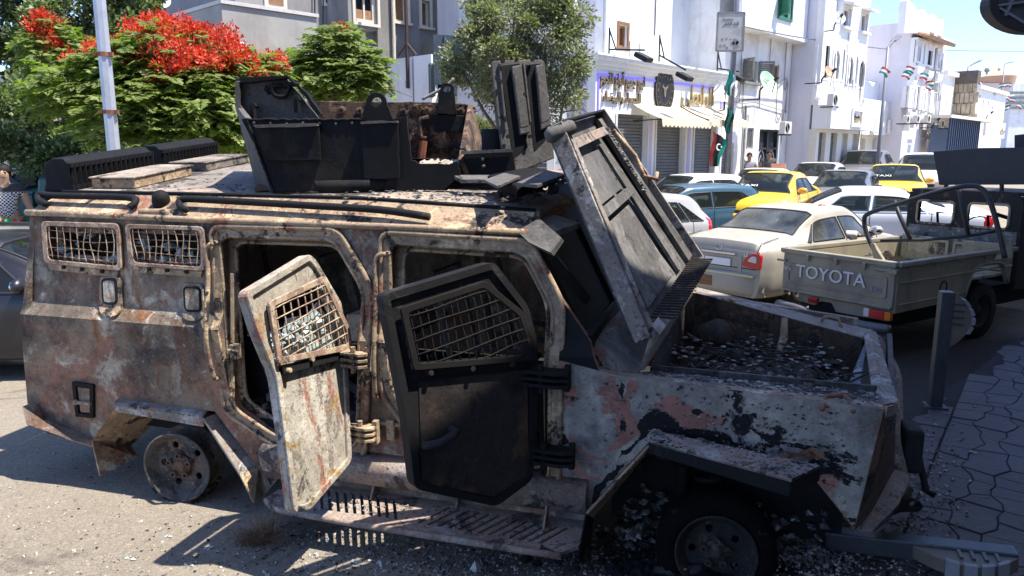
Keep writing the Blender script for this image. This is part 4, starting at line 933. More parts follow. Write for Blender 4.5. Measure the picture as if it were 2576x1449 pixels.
# shaded shop bay left of the butcher's with graffiti pier
t = thing('corner_shop', 'grey corner shop bay with roller shutter and graffiti pier left of the butcher', 'shop')
def side(px, py): p = hit(px, py, F0 - U * .05, U); return -(p - F0).dot(M_), p.z          # on the butcher's left flank
GRAF = mat('graffiti_red', (.55, .05, .08), .7, var=.1)
pa, pb = at_y(1378, 300, 19.3), at_y(1400, 440, 19.3)
PIERW = mat('white_pier', (.74, .73, .72), .8, var=.05)
g = G(); p0, p1 = at_y(1377, 295, 19.3), at_y(1392, 350, 19.3); g.box(((p0.x + p1.x) / 2, 19.4, 1.9), (p1.x - p0.x, .2, 4.4)); g.build('pier', PIERW, t)
p0, p1 = at_y(1337, 340, 19.5), at_y(1377, 440, 19.5); P_ = G(); k = 22
vs = []; fc = []
for i in range(k):
 za = -.2 + 2.9 * i / k; d = 2.9 / k
 for x, z, o in ((p0.x - .5, za, 0), (p1.x, za, 0), (p0.x - .5, za + d * .2, -.03), (p1.x, za + d * .2, -.03), (p0.x - .5, za + d * .85, -.03), (p1.x, za + d * .85, -.03)): vs.append((x, 19.6 + o, z))
 b_ = i * 6; fc += [(b_, b_ + 1, b_ + 3, b_ + 2), (b_ + 2, b_ + 3, b_ + 5, b_ + 4)]
P_.add(vs, fc); P_.build('roller_shutter', SHUT, t, fix=False)
g = G(); g.box((p0.x + .2, 19.75, 3.4), (p1.x - p0.x + 1.0, .3, 1.4)); g.build('sign_band', PIERW, t)
p0, p1 = at_y(1405, 380, 19.35), at_y(1428, 440, 19.35); g = G(); g.box(((p0.x + p1.x) / 2, 19.45, 1.3), (p1.x - p0.x + .25, .16, 3.2)); g.build('pier', PIERW, t)
q = at_y(1411, 412, 19.36); text('graffiti', '45', GRAF, t, (q.x + .13, 19.362, q.z), (1, 0, 0), (0, 0, 1), .34, .004, bold=.01)
q = at_y(1414, 430, 19.36); g = G(); g.box((q.x + .05, 19.364, q.z - .1), (.28, .006, .3)); g.build('red_patch', mat('red_paint_patch', (.62, .30, .34), .8), t)
# shop fronts and yard wall under the trees at the left
t = thing('yard_wall', 'ochre yard wall seen low through the flame tree leaves', 'wall')
OCHRE = mat('ochre_render', (.36, .26, .13), .95, var=.15, bump=.2)
a_, b_ = at_y(430, 396, 17.2), at_y(735, 392, 18.2); g = G(); g.hexa([(a_.x, 17.2, -.3), (b_.x, 18.2, -.3), (b_.x, 18.5, -.3), (a_.x, 17.5, -.3), (a_.x, 17.2, 2.4), (b_.x, 18.2, 2.2), (b_.x, 18.5, 2.2), (a_.x, 17.5, 2.4)]); g.build('wall', OCHRE, t)
t = thing('shop_building', 'low grey shop with slatted roller shutters under the dark trees', 'shop')
a_, b_ = at_y(-260, 380, 19.0), at_y(330, 380, 19.5)
def lx(f): return a_.lerp(b_, f)
g = G(); g.hexa([(a_.x, 19.4, -.3), (b_.x, 19.9, -.3), (b_.x, 24, -.3), (a_.x, 24, -.3), (a_.x, 19.4, 4.2), (b_.x, 19.9, 4.2), (b_.x, 24, 4.2), (a_.x, 24, 4.2)]); g.build('wall', mat('dim_grey_render', (.30, .295, .28), .9, var=.1), t)
for (x0, x1) in ((-120, 42), (92, 175), (190, 280)):
 l_, r_ = at_y(x0, 450, 19.3).x, at_y(x1, 450, 19.3).x; vs = []; fc = []; k = 18
 for i in range(k):
  za = -.2 + 1.95 * i / k; d = 1.95 / k
  for x, z, o in ((l_, za, 0), (r_, za, 0), (l_, za + d * .2, -.03), (r_, za + d * .2, -.03), (l_, za + d * .85, -.03), (r_, za + d * .85, -.03)): vs.append((x, 19.36 + o + (x - a_.x) / (b_.x - a_.x) * .5, z))
  q_ = i * 6; fc += [(q_, q_ + 1, q_ + 3, q_ + 2), (q_ + 2, q_ + 3, q_ + 5, q_ + 4)]
 g = G(); g.add(vs, fc); g.build('roller_shutter', STEELGREY, t, fix=False)
# ---------------------------------------------------------------- lamp posts, banner, flags, wire
def post_at(px, py, Y): return at_y(px, py, Y)
t = thing('lamp_post', 'faceted galvanised lamp post with two rusty straps before the flame tree', 'lamp post')
pt, pb = at_y(256, 0, 10.0), at_y(282, 395, 10.0); x_ = (pt.x + pb.x) / 2
g = G(); g.tube([(x_, 10, -.1), (x_, 10, 8.5)], [.092, .066], 8); p_ = g.build('pole', mat('weathered_zinc', (.46, .48, .52), .45, .4, var=.15, scale=5), t)
RUST = mat('rust', (.22, .09, .05), .85, var=.35, scale=20, bump=.3)
for py in (137, 282):
 z_ = at_y(265, py, 10).z; g = G(); g.lathe([(.09, -.025), (.098, -.025), (.098, .025), (.09, .025)], (x_, 10, z_), (0, 0, 1), 10); g.box((x_ + .1, 9.97, z_), (.05, .05, .05)); g.box((x_ - .1, 9.95, z_), (.05, .04, .04)); g.build('strap', RUST, t)
POLEG = mat('grey_lamp_post', (.17, .18, .20), .5, .3, var=.1)
def street_lamp(pxb, pxt, pyt, Y, label, arm=(1.0, .35), r=.09):
 top = at_y(pxt, pyt, Y); zb = hz(top.x, Y) - .2
 t = thing('street_lamp', label, 'street lamp', (top.x, Y, zb), 0, 'street lamps along the kerb')
 h = top.z - zb; g = G(); g.tube([(0, 0, 0), (0, 0, h * .35), (0, 0, h)], [r, r * .85, r * .55], 10); g.lathe([(r * 1.8, 0), (r * 1.8, .3), (r, .4)], (0, 0, 0), (0, 0, 1), 10); g.build('pole', POLEG, t, smooth=True)
 d = Vector((arm[0], .25, arm[1])).normalized(); L = arm[0] * 1.4
 g = G(); g.tube([(0, 0, h - .05), d * L * .4 + Vector((0, 0, h)), d * L + Vector((0, 0, h))], r * .5, 8); a_ = g.build('arm', POLEG, t)
 g = G(); b_ = Vector((0, 0, h)) + d * L * .75; g.bar(b_, b_ + d * L * .8, .2, .06); hd = g.build('lamp_head', POLEG, t, bevel=.02)
 g = G(); g.bar(b_ + d * L * .2 - Vector((0, 0, .036)), b_ + d * L * .7 - Vector((0, 0, .036)), .14, .02); g.build('lens', GREYL, hd)
 return t, top, zb
LP1 = street_lamp(2213, 2234, 118, 27.5, 'tall grey street lamp before the wavy parapet building', (.36, .3), .08)
LP2 = street_lamp(2412, 2437, 166, 44, 'second street lamp farther up beside the stone house', (.5, .2), .10)
LP3 = street_lamp(2520, 2528, 160, 75, 'third street lamp far up the street before the tan building', (.6, .12), .11)
# banner pole
t = thing('banner_pole', 'dark street pole carrying a pale printed banner board before the old white house', 'pole')
Yb = 23.0; pt = at_y(1846, 130, Yb); zb = hz(pt.x, Yb) - .1
g = G(); g.tube([(pt.x - .02, Yb, zb), (pt.x + .03, Yb, 10.5)], [.11, .06], 10); g.build('pole', POLEG, t, smooth=True)
q0, q1 = at_y(1806, 32, Yb - .12), at_y(1868, 128, Yb - .12)
BAN = N('banner_print'); n = BAN
c = n.mix(n.ramp(n.noise(1.6, 6, .7, .4, off=2, world=True), .50, .62), (.46, .45, .42), (.34, .33, .31)); n.set(c, .7); BAN = n.m
g = G(); g.box(((q0.x + q1.x) / 2, Yb - .12, (q0.z + q1.z) / 2), (q1.x - q0.x, .03, q0.z - q1.z)); bd = g.build('banner_board', BAN, t)
g = G()
for (a, b) in (((q0.x, q0.z), (q1.x, q0.z)), ((q1.x, q0.z), (q1.x, q1.z)), ((q1.x, q1.z), (q0.x, q1.z)), ((q0.x, q1.z), (q0.x, q0.z))): g.bar((a[0], Yb - .12, a[1]), (b[0], Yb - .12, b[1]), .05, .05, (0, 1, 0))
g.build('banner_frame', GREYW, bd)
INK = mat('banner_ink', (.12, .12, .12), .8); cx = (q0.x + q1.x) / 2; hh_ = q0.z - q1.z
text('lettering', arabic('لأبناء الرابطي'), INK, bd, (cx, Yb - .14, q0.z - hh_ * .32), (1, 0, 0), (0, 0, 1), .085, .003, width=(q1.x - q0.x) * .6)
text('lettering', arabic('شركة الخدمات'), INK, bd, (cx - .1, Yb - .14, q0.z - hh_ * .2), (1, 0, 0), (0, 0, 1), .06, .003, width=(q1.x - q0.x) * .42)
GINK = mat('banner_grey_ink', (.25, .24, .23), .8)
g = G()
for (fx, fz, r_) in ((.7, .24, .10), (.62, .2, .07), (.78, .2, .07), (.68, .1, .06), (.8, .11, .05), (.15, .12, .06), (.3, .14, .05), (.2, .3, .04), (.36, .32, .04), (.52, .3, .03), (.4, .08, .05)):
 k = 8; c_ = (q0.x + (q1.x - q0.x) * fx, q1.z + hh_ * fz); g.sheet([(c_[0] + r_ * math.cos(i * .785) * R.uniform(.6, 1.2), c_[1] + r_ * math.sin(i * .785) * R.uniform(.6, 1.1)) for i in range(k)], [], lambda a, b: (a, Yb - .139, b), (0, .004, 0))
g.build('printed_blots', GINK, bd)
FR, FB, FG, FW = mat('flag_red', (.42, .06, .05), .85), mat('flag_black', (.02, .02, .02), .85), mat('flag_green', (.01, .22, .17), .85), mat('flag_white', (.75, .75, .72), .85)
def cloth_flag(name, label, top, drop, wid, mats, group=None, fold=.06, ang=.5, sc_=1.0, emblem=False):
 """limp flag hanging from top: stripes run down its length"""
 t = thing(name, label, 'flag', top, 0, group); nx_, ny = 9, 16
 def P(i, j):
  u, v = i / (nx_ - 1), j / ny
  return Vector((wid * (u - .5) * (1 - .35 * v) + ang * v * drop * .25 + fold * .5 * math.sin(v * 7), fold * math.sin(u * 9 + v * 4), -v * drop - u * .25 * drop * (1 - v)))
 cuts = [0, 2, 6, 8]
 for k, m_ in enumerate(mats):
  a_, b_ = cuts[k], cuts[k + 1]; g = G(); w_ = b_ - a_ + 1
  g.add([P(i, j) for j in range(ny + 1) for i in range(a_, b_ + 1)], [(j * w_ + i, j * w_ + i + 1, (j + 1) * w_ + i + 1, (j + 1) * w_ + i) for j in range(ny) for i in range(w_ - 1)])
  o = g.build('stripe', m_, t, smooth=True, fix=False)
 if emblem:
  c_ = P(4, 6) + Vector((0, -fold * 1.2, 0)); g = G(); g.tube([c_ + Vector((math.cos(q) * .07, 0, math.sin(q) * .09)) for q in [rad(50 + 26 * i) for i in range(11)]], [.004, .014, .02, .024, .026, .026, .026, .024, .02, .014, .004], 5)
  g.ball(c_ + Vector((.07, 0, .01)), .025, 6); g.build('crescent_and_star', FW, t)
 return t
p_ = at_y(1812, 330, Yb - .2); cloth_flag('national_flag', 'red black green flag with crescent hanging low beside the banner pole', p_, 1.05, .42, [FR, FB, FG], ang=-.55, emblem=True)
p_ = at_y(1842, 175, Yb - .15); cloth_flag('flag', 'green cloth tied to the banner pole under the black arm', p_, .75, .22, [FG, FG, FW], ang=-.4)
p_ = at_y(1838, 268, Yb - .15); cloth_flag('flag', 'dark green and black cloth tied halfway down the banner pole', p_, .8, .22, [FB, FG, FB], ang=-.3)
# bunting: small flags strung between the lamps
def flaglet(px, py, Y, s_, label, rot=0, mats=(FG, FW, FR)):
 p = at_y(px, py, Y); t = thing('bunting_flag', label, 'flag', p, 0, 'small red white green flags strung over the street')
 h = s_; w = s_ * 1.5
 for k, m_ in enumerate(mats):
  g = G(); n_ = 6; vs = []
  for i in range(n_ + 1):
   u = i / n_
   for v in (k / 3, (k + 1) / 3):
    x, z = w * (u - .5), h * (.5 - v) + .12 * s_ * math.sin(u * 5)
    vs.append((x * math.cos(rot) - z * math.sin(rot), .15 * s_ * math.sin(u * 6 + v * 2), x * math.sin(rot) + z * math.cos(rot)))
  g.add(vs, [(2 * i, 2 * i + 1, 2 * i + 3, 2 * i + 2) for i in range(n_)]); g.build('stripe', m_, t, smooth=True, fix=False)
bl = ['on the tall street lamp', 'left of the lower shaded wall edge', 'by the upper balconies', 'between the balconies', 'over the narrow white house', 'before the narrow white house', 'at the roof corner over the stone house', 'high before the stone house', 'on the second street lamp', 'lower on the second street lamp', 'over the long white house roof', 'over the long white house', 'high before the tan building', 'right of the high one before the tan building', 'before the tan building', 'low before the tan building', 'lowest before the tan building', 'at the far right edge', 'green one low at the far lamp', 'last one at the far lamp']
bp = [(1040, 640, 27), (1235, 670, 32), (1265, 620, 32), (1390, 680, 34), (1440, 745, 36), (1425, 775, 36), (1600, 700, 40), (1640, 800, 42), (1795, 830, 43.5), (1770, 895, 43.5), (1880, 735, 52), (1985, 870, 55), (2085, 760, 60), (2140, 755, 60), (2135, 875, 62), (2175, 890, 64), (2120, 965, 66), (2240, 945, 66), (2135, 930, 70), (2150, 950, 72)]
for k, (zx, zy, Y) in enumerate(bp): flaglet(*z4(zx, zy), Y, .16 + Y * .0028, 'small flag of a bunting string ' + bl[k], R.uniform(-.5, .6), (FG, FW, FR) if k % 2 else (FR, FW, FG))
RC = random.Random(4)
for nm, of, x0, x1 in (('white_house', -1.36, 1530, 1800), ('white_house.001', .04, 1840, 1975), ('white_building', O3 + .04, 2066, 2170), ('white_building.001', O4 + .04, 2294, 2360)):
 sa, sb = fs(x0, 300, of)[0], fs(x1, 300, of)[0]
 for k in range(4):
  s_ = RC.uniform(sa, sb); e_ = min(sb, s_ + RC.uniform(.3, 2)); z_ = RC.uniform(3, 5.2); g = G(); g.tube(crc([W(s_, of, z_ + 1.6), W(s_ + .04, of, z_), W((s_ + e_) / 2, of, z_ - .35), W(e_, of, z_ - .05), W(e_, of, z_ - 1.2)], 4), .014, 5); g.build('wall_cable', GREYW, bpy.data.objects[nm])
WIRE = thing('overhead_wire', 'thin wire crossing the sky and white facades at the right', 'wire')
wp = [at_y(1868, 66, 24), at_y(2000, 92, 27), at_y(2180, 118, 32), at_y(2330, 126, 40), at_y(2700, 131, 60)]
g = G(); g.tube(crc(wp, 6), .022, 5); g.build('wire', POLEG, WIRE)
WIRE = thing('overhead_wire', 'pale bunting cord far up the street', 'wire')
g = G(); g.tube(crc([at_y(*z4(1520, 690), 38), at_y(*z4(1650, 780), 42), at_y(*z4(1990, 850), 55), at_y(*z4(2190, 850), 64)], 5), .03, 5); g.build('wire', WHITE, WIRE)
# ---------------------------------------------------------------- trees
def leafmat(name, a, b, c, tr=.35):
 n = N(name); f = n.noise(1.4, 5, .6, world=True); k = n.new('ShaderNodeObjectInfo')
 g_ = n.new('ShaderNodeNewGeometry')
 col = n.mix(n.ramp(f, .35, .65), a, b); col = n.mix(n.ramp(g_.outputs['Random Per Island'], .55, .95), col, c)
 n.set(col, .5, 0, .35); t = n.new('ShaderNodeBsdfTranslucent'); n.l(n.mix(1.0, col, (1.2, 1.5, .6), 'MULTIPLY'), t.inputs[0])
 m = n.new('ShaderNodeMixShader'); m.inputs[0].default_value = tr; n.l(n.b.outputs[0], m.inputs[1]); n.l(t.outputs[0], m.inputs[2]); n.l(m.outputs[0], n.out.inputs[0]); return n.m
BARK = mat('grey_bark', (.15, .12, .095), .95, var=.25, bump=.6, bscale=30)
def leaf(g, p, d, up, L, w, mi=0, curl=.15):
 r = d.cross(up)
 if r.length < 1e-4: r = Vector((1, 0, 0))
 r.normalize(); nn = r.cross(d)
 b = len(g.v); g.v += [tuple(p), tuple(p + d * L * .5 + r * w - nn * curl * L * .2), tuple(p + d * L - nn * curl * L), tuple(p + d * L * .5 - r * w - nn * curl * L * .2)]
 g.f.append((b, b + 1, b + 2, b + 3)); g.m.append(mi)
def rdir(rs, zmin=-1):
 while 1:
  v = Vector((rs.uniform(-1, 1), rs.uniform(-1, 1), rs.uniform(zmin, 1)))
  if .1 < v.length < 1: return v.normalized()
def limbs(t, base, tops, r0, seed):
 rs = random.Random(seed); g = G(); fork = Vector(base) + Vector((0, 0, (max(p[2] for p in tops) - base[2]) * .35))
 g.tube([base, Vector(base).lerp(fork, .5) + Vector((rs.uniform(-.1, .1), 0, 0)), fork], [r0, r0 * .8, r0 * .65], 8)
 for p in tops:
  p = Vector(p); m = fork.lerp(p, .5) + Vector((rs.uniform(-.3, .3), rs.uniform(-.3, .3), rs.uniform(0, .3)))
  g.tube([fork, m, p], [r0 * .5, r0 * .3, r0 * .1], 6)
  for _ in range(4):
   q = m.lerp(p, rs.random()); e = q + rdir(rs, -.2) * rs.uniform(.4, 1.0); g.tube([q, q.lerp(e, .5) + Vector((0, 0, .1)), e], [r0 * .12, r0 * .08, r0 * .04], 5)
 return g.build('trunk', BARK, t, smooth=True)
def clump_tree(label, base, clumps, m_, nleaf, L, w, r0, seed, name='tree', droop=.2, clean=1.0):
 """clumps: (centre, radius xyz, density)"""
 t = thing(name, label, 'tree', (0, 0, 0)); rs = random.Random(seed); g = G(); tot = sum(c[1][0] * c[1][2] * c[2] for c in clumps)
 for c_, r_, dn in clumps:
  c_ = Vector(c_); k = int(nleaf * r_[0] * r_[2] * dn / tot); subs = []
  for _ in range(max(8, int(22 * r_[0] * r_[2] ** .5))):
   d = rdir(rs, -.7); q = rs.uniform(.55, 1.0); subs.append((Vector((c_.x + d.x * r_[0] * q, c_.y + d.y * r_[1] * q, c_.z + d.z * r_[2] * q)), rs.uniform(.12, .34), d))
  for i in range(k):
   s_, sr, od = subs[rs.randrange(len(subs))]; d = rdir(rs); p = s_ + d * sr * rs.uniform(.3, 1.05)
   ld = (d + od * .6 + Vector((0, 0, rs.uniform(-.3, .5) - droop))).normalized(); leaf(g, p, ld, rdir(rs), L * rs.uniform(.6, 1.25), w * rs.uniform(.7, 1.3))
 g.build('crown', m_, t, fix=False); limbs(t, base, [c[0] for c in clumps], r0, seed); return t
FICUS = leafmat('ficus_leaf', (.075, .11, .045), (.15, .185, .085), (.34, .36, .21), .34)
OLIVE = leafmat('olive_leaf', (.145, .155, .09), (.22, .225, .135), (.34, .335, .22), .34)
FLAME = leafmat('flame_tree_leaf', (.115, .165, .035), (.165, .21, .05), (.26, .30, .09), .46)
def dep(px, py, Y): p = at_y(px, py, Y); return tuple(p)
def blob(px, py, Y, rx, rz, dn=1.0, ry=None):
 k = Y / 1860 * 1.02; return (dep(px, py, Y), (rx * k, (ry or rx) * k * .8, rz * k), dn)
# dark ficus at the far left
cl = [blob(70, -10, 15.5, 150, 130), blob(230, 40, 15.5, 140, 120), blob(330, 70, 15.8, 90, 90), blob(120, 150, 15, 130, 110), blob(240, 190, 15.4, 120, 100), blob(20, 90, 15, 90, 90), blob(20, 250, 13.6, 75, 75), blob(60, 320, 14, 80, 60), blob(300, -60, 16, 120, 90), blob(-120, 120, 15, 130, 150), blob(190, 300, 15, 110, 70)]
clump_tree('big dark green dense-leaved tree filling the upper left corner', (-9.5, 15.6, -.2), cl, FICUS, 52000, .11, .032, .26, 11, 'ficus_tree')
cl = [blob(45, 372, 12.6, 70, 34, .8), blob(140, 392, 12.8, 70, 28, 1.0), blob(230, 398, 13, 60, 24, .9), blob(210, 340, 13.2, 60, 40, .5)]
clump_tree('low dark shrub with bare twigs under the big dark tree', (-8, 13, 0), cl, FICUS, 9000, .09, .03, .08, 12, 'shrub')
# round olive-leaved street tree in the middle
cl = [blob(1280, 45, 15.5, 105, 75), blob(1370, 70, 15.4, 95, 85), blob(1210, 60, 15.6, 60, 55), blob(1250, 130, 15.2, 85, 70), blob(1350, 160, 15.2, 100, 75), blob(1430, 170, 15.2, 50, 60), blob(1180, 175, 15.5, 62, 42), blob(1290, 210, 15.2, 75, 45), blob(1420, 230, 15.2, 45, 38), blob(1150, 150, 15.6, 36, 28, 1.2), blob(1240, 235, 15.4, 46, 24), blob(1370, 285, 15.3, 30, 40, .7), blob(1300, -20, 15.8, 110, 60), blob(1420, 20, 15.5, 60, 60)]
clump_tree('round grey-green street tree between the steel cabin and the shop', (.35, 15.5, -.3), cl, OLIVE, 34000, .085, .021, .12, 13, 'street_tree')
cl = [blob(1210, 330, 17, 30, 22, 1), blob(1240, 345, 17, 24, 22, 1), blob(1185, 345, 17, 20, 16, 1)]
clump_tree('small leafy bush behind the turret opening', (-.6, 17, -.2), cl, OLIVE, 2600, .09, .025, .03, 14, 'bush')
# flame trees: feathery fronds and scarlet heads
def frond(g, rs, p, d, L, mi=0):
 up = Vector((0, 0, 1)); r = d.cross(up)
 if r.length < 1e-3: return
 r.normalize(); k = 9
 for i in range(1, k + 1):
  t_ = i / k; q = p + d * L * t_ - Vector((0, 0, .35 * L * t_ * t_)); l_ = L * .34 * math.sin(math.pi * (.12 + .8 * t_)) * rs.uniform(.85, 1.1)
  for s_ in (-1, 1):
   dd = (r * s_ + d * .35 + Vector((0, 0, rs.uniform(-.3, .12)))).normalized(); leaf(g, q, dd, up * rs.uniform(.4, 1) + d * .5 + r * rs.uniform(-.7, .7), l_, .026 * L / .34, mi, .1)
def flame_tree(label, base, clumps, nf, flowers, r0, seed):
 t = thing('flame_tree', label, 'flame tree'); rs = random.Random(seed); g = G(); tot = sum(c[1][0] * c[1][2] * c[2] for c in clumps)
 for c_, r_, dn in clumps:
  c_ = Vector(c_)
  for i in range(int(nf * r_[0] * r_[2] * dn / tot)):
   d = rdir(rs, -.45); q = rs.uniform(.5, 1.0) ** .6; p = Vector((c_.x + d.x * r_[0] * q, c_.y + d.y * r_[1] * q, c_.z + d.z * r_[2] * q))
   a = rs.uniform(0, 6.28); frond(g, rs, p, Vector((math.cos(a) * .9 + d.x * .6, math.sin(a) * .9 + d.y * .6, rs.uniform(-.35, .65) + d.z * .3)).normalized(), rs.uniform(.22, .42))
 g.build('crown', FLAME, t, fix=False)
 g = G()
 for c_, r_, nh in flowers:
  c_ = Vector(c_)
  for i in range(nh):
   d = rdir(rs, -.3); q = rs.uniform(.35, 1.02); h = Vector((c_.x + d.x * r_[0] * q, c_.y + d.y * r_[1] * q, c_.z + d.z * r_[2] * q)); hr = rs.uniform(.12, .2)
   for j in range(80):
    dd = rdir(rs, -.4); leaf(g, h + dd * hr * rs.uniform(.2, 1), (dd + Vector((0, 0, .4))).normalized(), rdir(rs), rs.uniform(.035, .065), .018)
 if flowers: g.build('blossom', BLOOM, t, fix=False)
 limbs(t, base, [c[0] for c in clumps], r0, seed); return t
BLOOM = leafmat('scarlet_petals', (.52, .028, .014), (.62, .05, .028), (.70, .13, .07), .3)
cl = [blob(330, 190, 11.4, 110, 80), blob(420, 170, 11.6, 130, 90), blob(540, 210, 11.6, 110, 80), blob(470, 270, 11.2, 150, 90), blob(330, 300, 11.0, 120, 80), blob(210, 230, 11.4, 110, 80), blob(140, 150, 12.4, 70, 90), blob(600, 300, 11.6, 60, 90), blob(560, 360, 11.6, 80, 40), blob(420, 350, 11, 110, 50), blob(640, 180, 12, 60, 40), blob(130, 250, 11.6, 50, 50)]
fl = [blob(440, 90, 11.7, 84, 48), blob(540, 112, 11.7, 92, 50), blob(395, 128, 11.4, 78, 44), blob(490, 158, 11.1, 104, 52), blob(590, 160, 11.5, 84, 46), blob(655, 178, 12, 50, 22), blob(430, 62, 11.9, 36, 26), blob(350, 85, 11.8, 34, 26), blob(105, 90, 12.2, 32, 30), blob(125, 55, 12.3, 26, 18), blob(245, 130, 11.8, 16, 14), blob(135, 120, 12.2, 22, 20), blob(280, 115, 11.6, 40, 30), blob(330, 165, 11.2, 40, 26), blob(625, 205, 11.8, 46, 24), blob(705, 160, 12.4, 26, 16), blob(180, 160, 11.8, 30, 20), blob(420, 200, 10.9, 60, 26)]
nh = [17, 21, 14, 19, 14, 8, 6, 6, 7, 3, 3, 4, 4, 4, 5, 3, 2, 5]
flame_tree('flame tree with big scarlet flower dome and feathery bright leaves at the left', (-5.3, 11.8, 0), cl, 3000, [(a, b, k) for (a, b, c), k in zip(fl, nh)], .17, 21)
cl = [blob(840, 130, 15, 75, 55), blob(800, 190, 14.8, 80, 55), blob(890, 190, 14.8, 75, 50), blob(860, 100, 15.2, 40, 36), blob(930, 165, 15, 40, 36), blob(740, 165, 14.8, 45, 34), blob(850, 235, 14.8, 70, 26), blob(930, 215, 14.8, 35, 26)]
fl = [blob(850, 75, 15.2, 20, 14), blob(820, 105, 15, 26, 16)]
flame_tree('smaller flame tree almost without flowers behind the turret', (-3.6, 15, 0), cl, 1050, [(a, b, k) for (a, b, c), k in zip(fl, [3, 3])], .13, 22)
# ---------------------------------------------------------------- cars
def paint(name, col, rough=.3, dirt=None, damt=.4, var=.05, metal=.0):
 if name in MATS: return MATS[name]
 n = N(name); c = n.ramp(n.noise(1.5, 5), .3, .7, tuple(q * (1 - var) for q in col), tuple(min(1, q * (1 + var)) for q in col))
 r = rough
 if dirt:
  k = n.ramp(n.noise(2.2, 9, .7, .5, (1, 1, .6), 5), .62 - damt * .35, .80 - damt * .2); c = n.mix(k, c, dirt); r = n.ramp(k, 0, 1, (rough,) * 3, (.8,) * 3)
 n.set(c, r, metal, .5); n.b.inputs['Coat Weight'].default_value = .35 if not dirt else .12; n.b.inputs['Coat Roughness'].default_value = .12
 MATS[name] = n.m; return n.m
GLS = glass('car_glass', (.40, .47, .47), .5, .06); GLSD = glass('dusty_car_glass', (.5, .56, .55), .42, .15, (.13, .135, .125))
TAIL = N('red_lamp_glass'); TAIL.set((.45, .012, .02), .12, 0, .6); TAIL = TAIL.m
TAILW = N('clear_lamp_glass'); TAILW.set((.62, .58, .56), .1, 0, .6); TAILW = TAILW.m
AMBER = N('amber_lamp_glass'); AMBER.set((.6, .16, .02), .15, 0, .6); AMBER = AMBER.m
SEATM = mat('dark_seat_cloth', (.035, .035, .04), .9, var=.2); RIMM = mat('alloy_rim', (.38, .38, .39), .35, .8, var=.1)
def interp(P, x):
 if x <= P[0][0]: return P[0][1]
 for (a, b), (c, d) in zip(P, P[1:]):
  if x <= c: return b + (d - b) * (x - a) / (c - a) if c > a else d
 return P[-1][1]
def smooth_prof(P, n=5): return [(v.x, v.y) for v in crc([(a, b, 0) for a, b in P], n)]
PROF = {  # side view, x from rear to front as fractions of the length, z as fractions of the height
 'sedan': dict(top=[(-.5, .62), (-.485, .70), (-.40, .735), (-.33, .745), (-.26, .82), (-.17, .955), (-.10, .99), (.02, 1.0), (.10, .975), (.20, .83), (.265, .70), (.30, .665), (.42, .60), (.48, .52), (.5, .42)],
      belt=[(-.5, .60), (-.3, .645), (.28, .62), (.5, .5)], rear=(-.31, -.165), front=(.275, .105), side=[(-.235, -.175, -.02, -.03), (-.005, -.015, .205, .105)], q=(-.27, -.2)),
 'hatch': dict(top=[(-.5, .55), (-.49, .68), (-.455, .80), (-.40, .93), (-.33, .98), (-.15, 1.0), (.0, .99), (.08, .965), (.18, .82), (.25, .68), (.30, .64), (.43, .56), (.485, .48), (.5, .38)],
      belt=[(-.5, .62), (-.3, .63), (.28, .60), (.5, .46)], rear=(-.475, -.405), front=(.265, .085), side=[(-.32, -.27, -.08, -.085), (-.065, -.07, .19, .085)], q=(-.42, -.30)),
 'suv': dict(top=[(-.5, .56), (-.492, .70), (-.475, .80), (-.45, .93), (-.40, .98), (-.2, 1.0), (.02, .99), (.09, .965), (.16, .84), (.215, .70), (.26, .67), (.43, .63), (.485, .56), (.5, .42)],
    belt=[(-.5, .64), (.26, .62), (.5, .55)], rear=(-.488, -.452), front=(.225, .095), side=[(-.27, -.25, -.075, -.08), (-.06, -.065, .17, .085)], q=(-.44, -.29)),
}
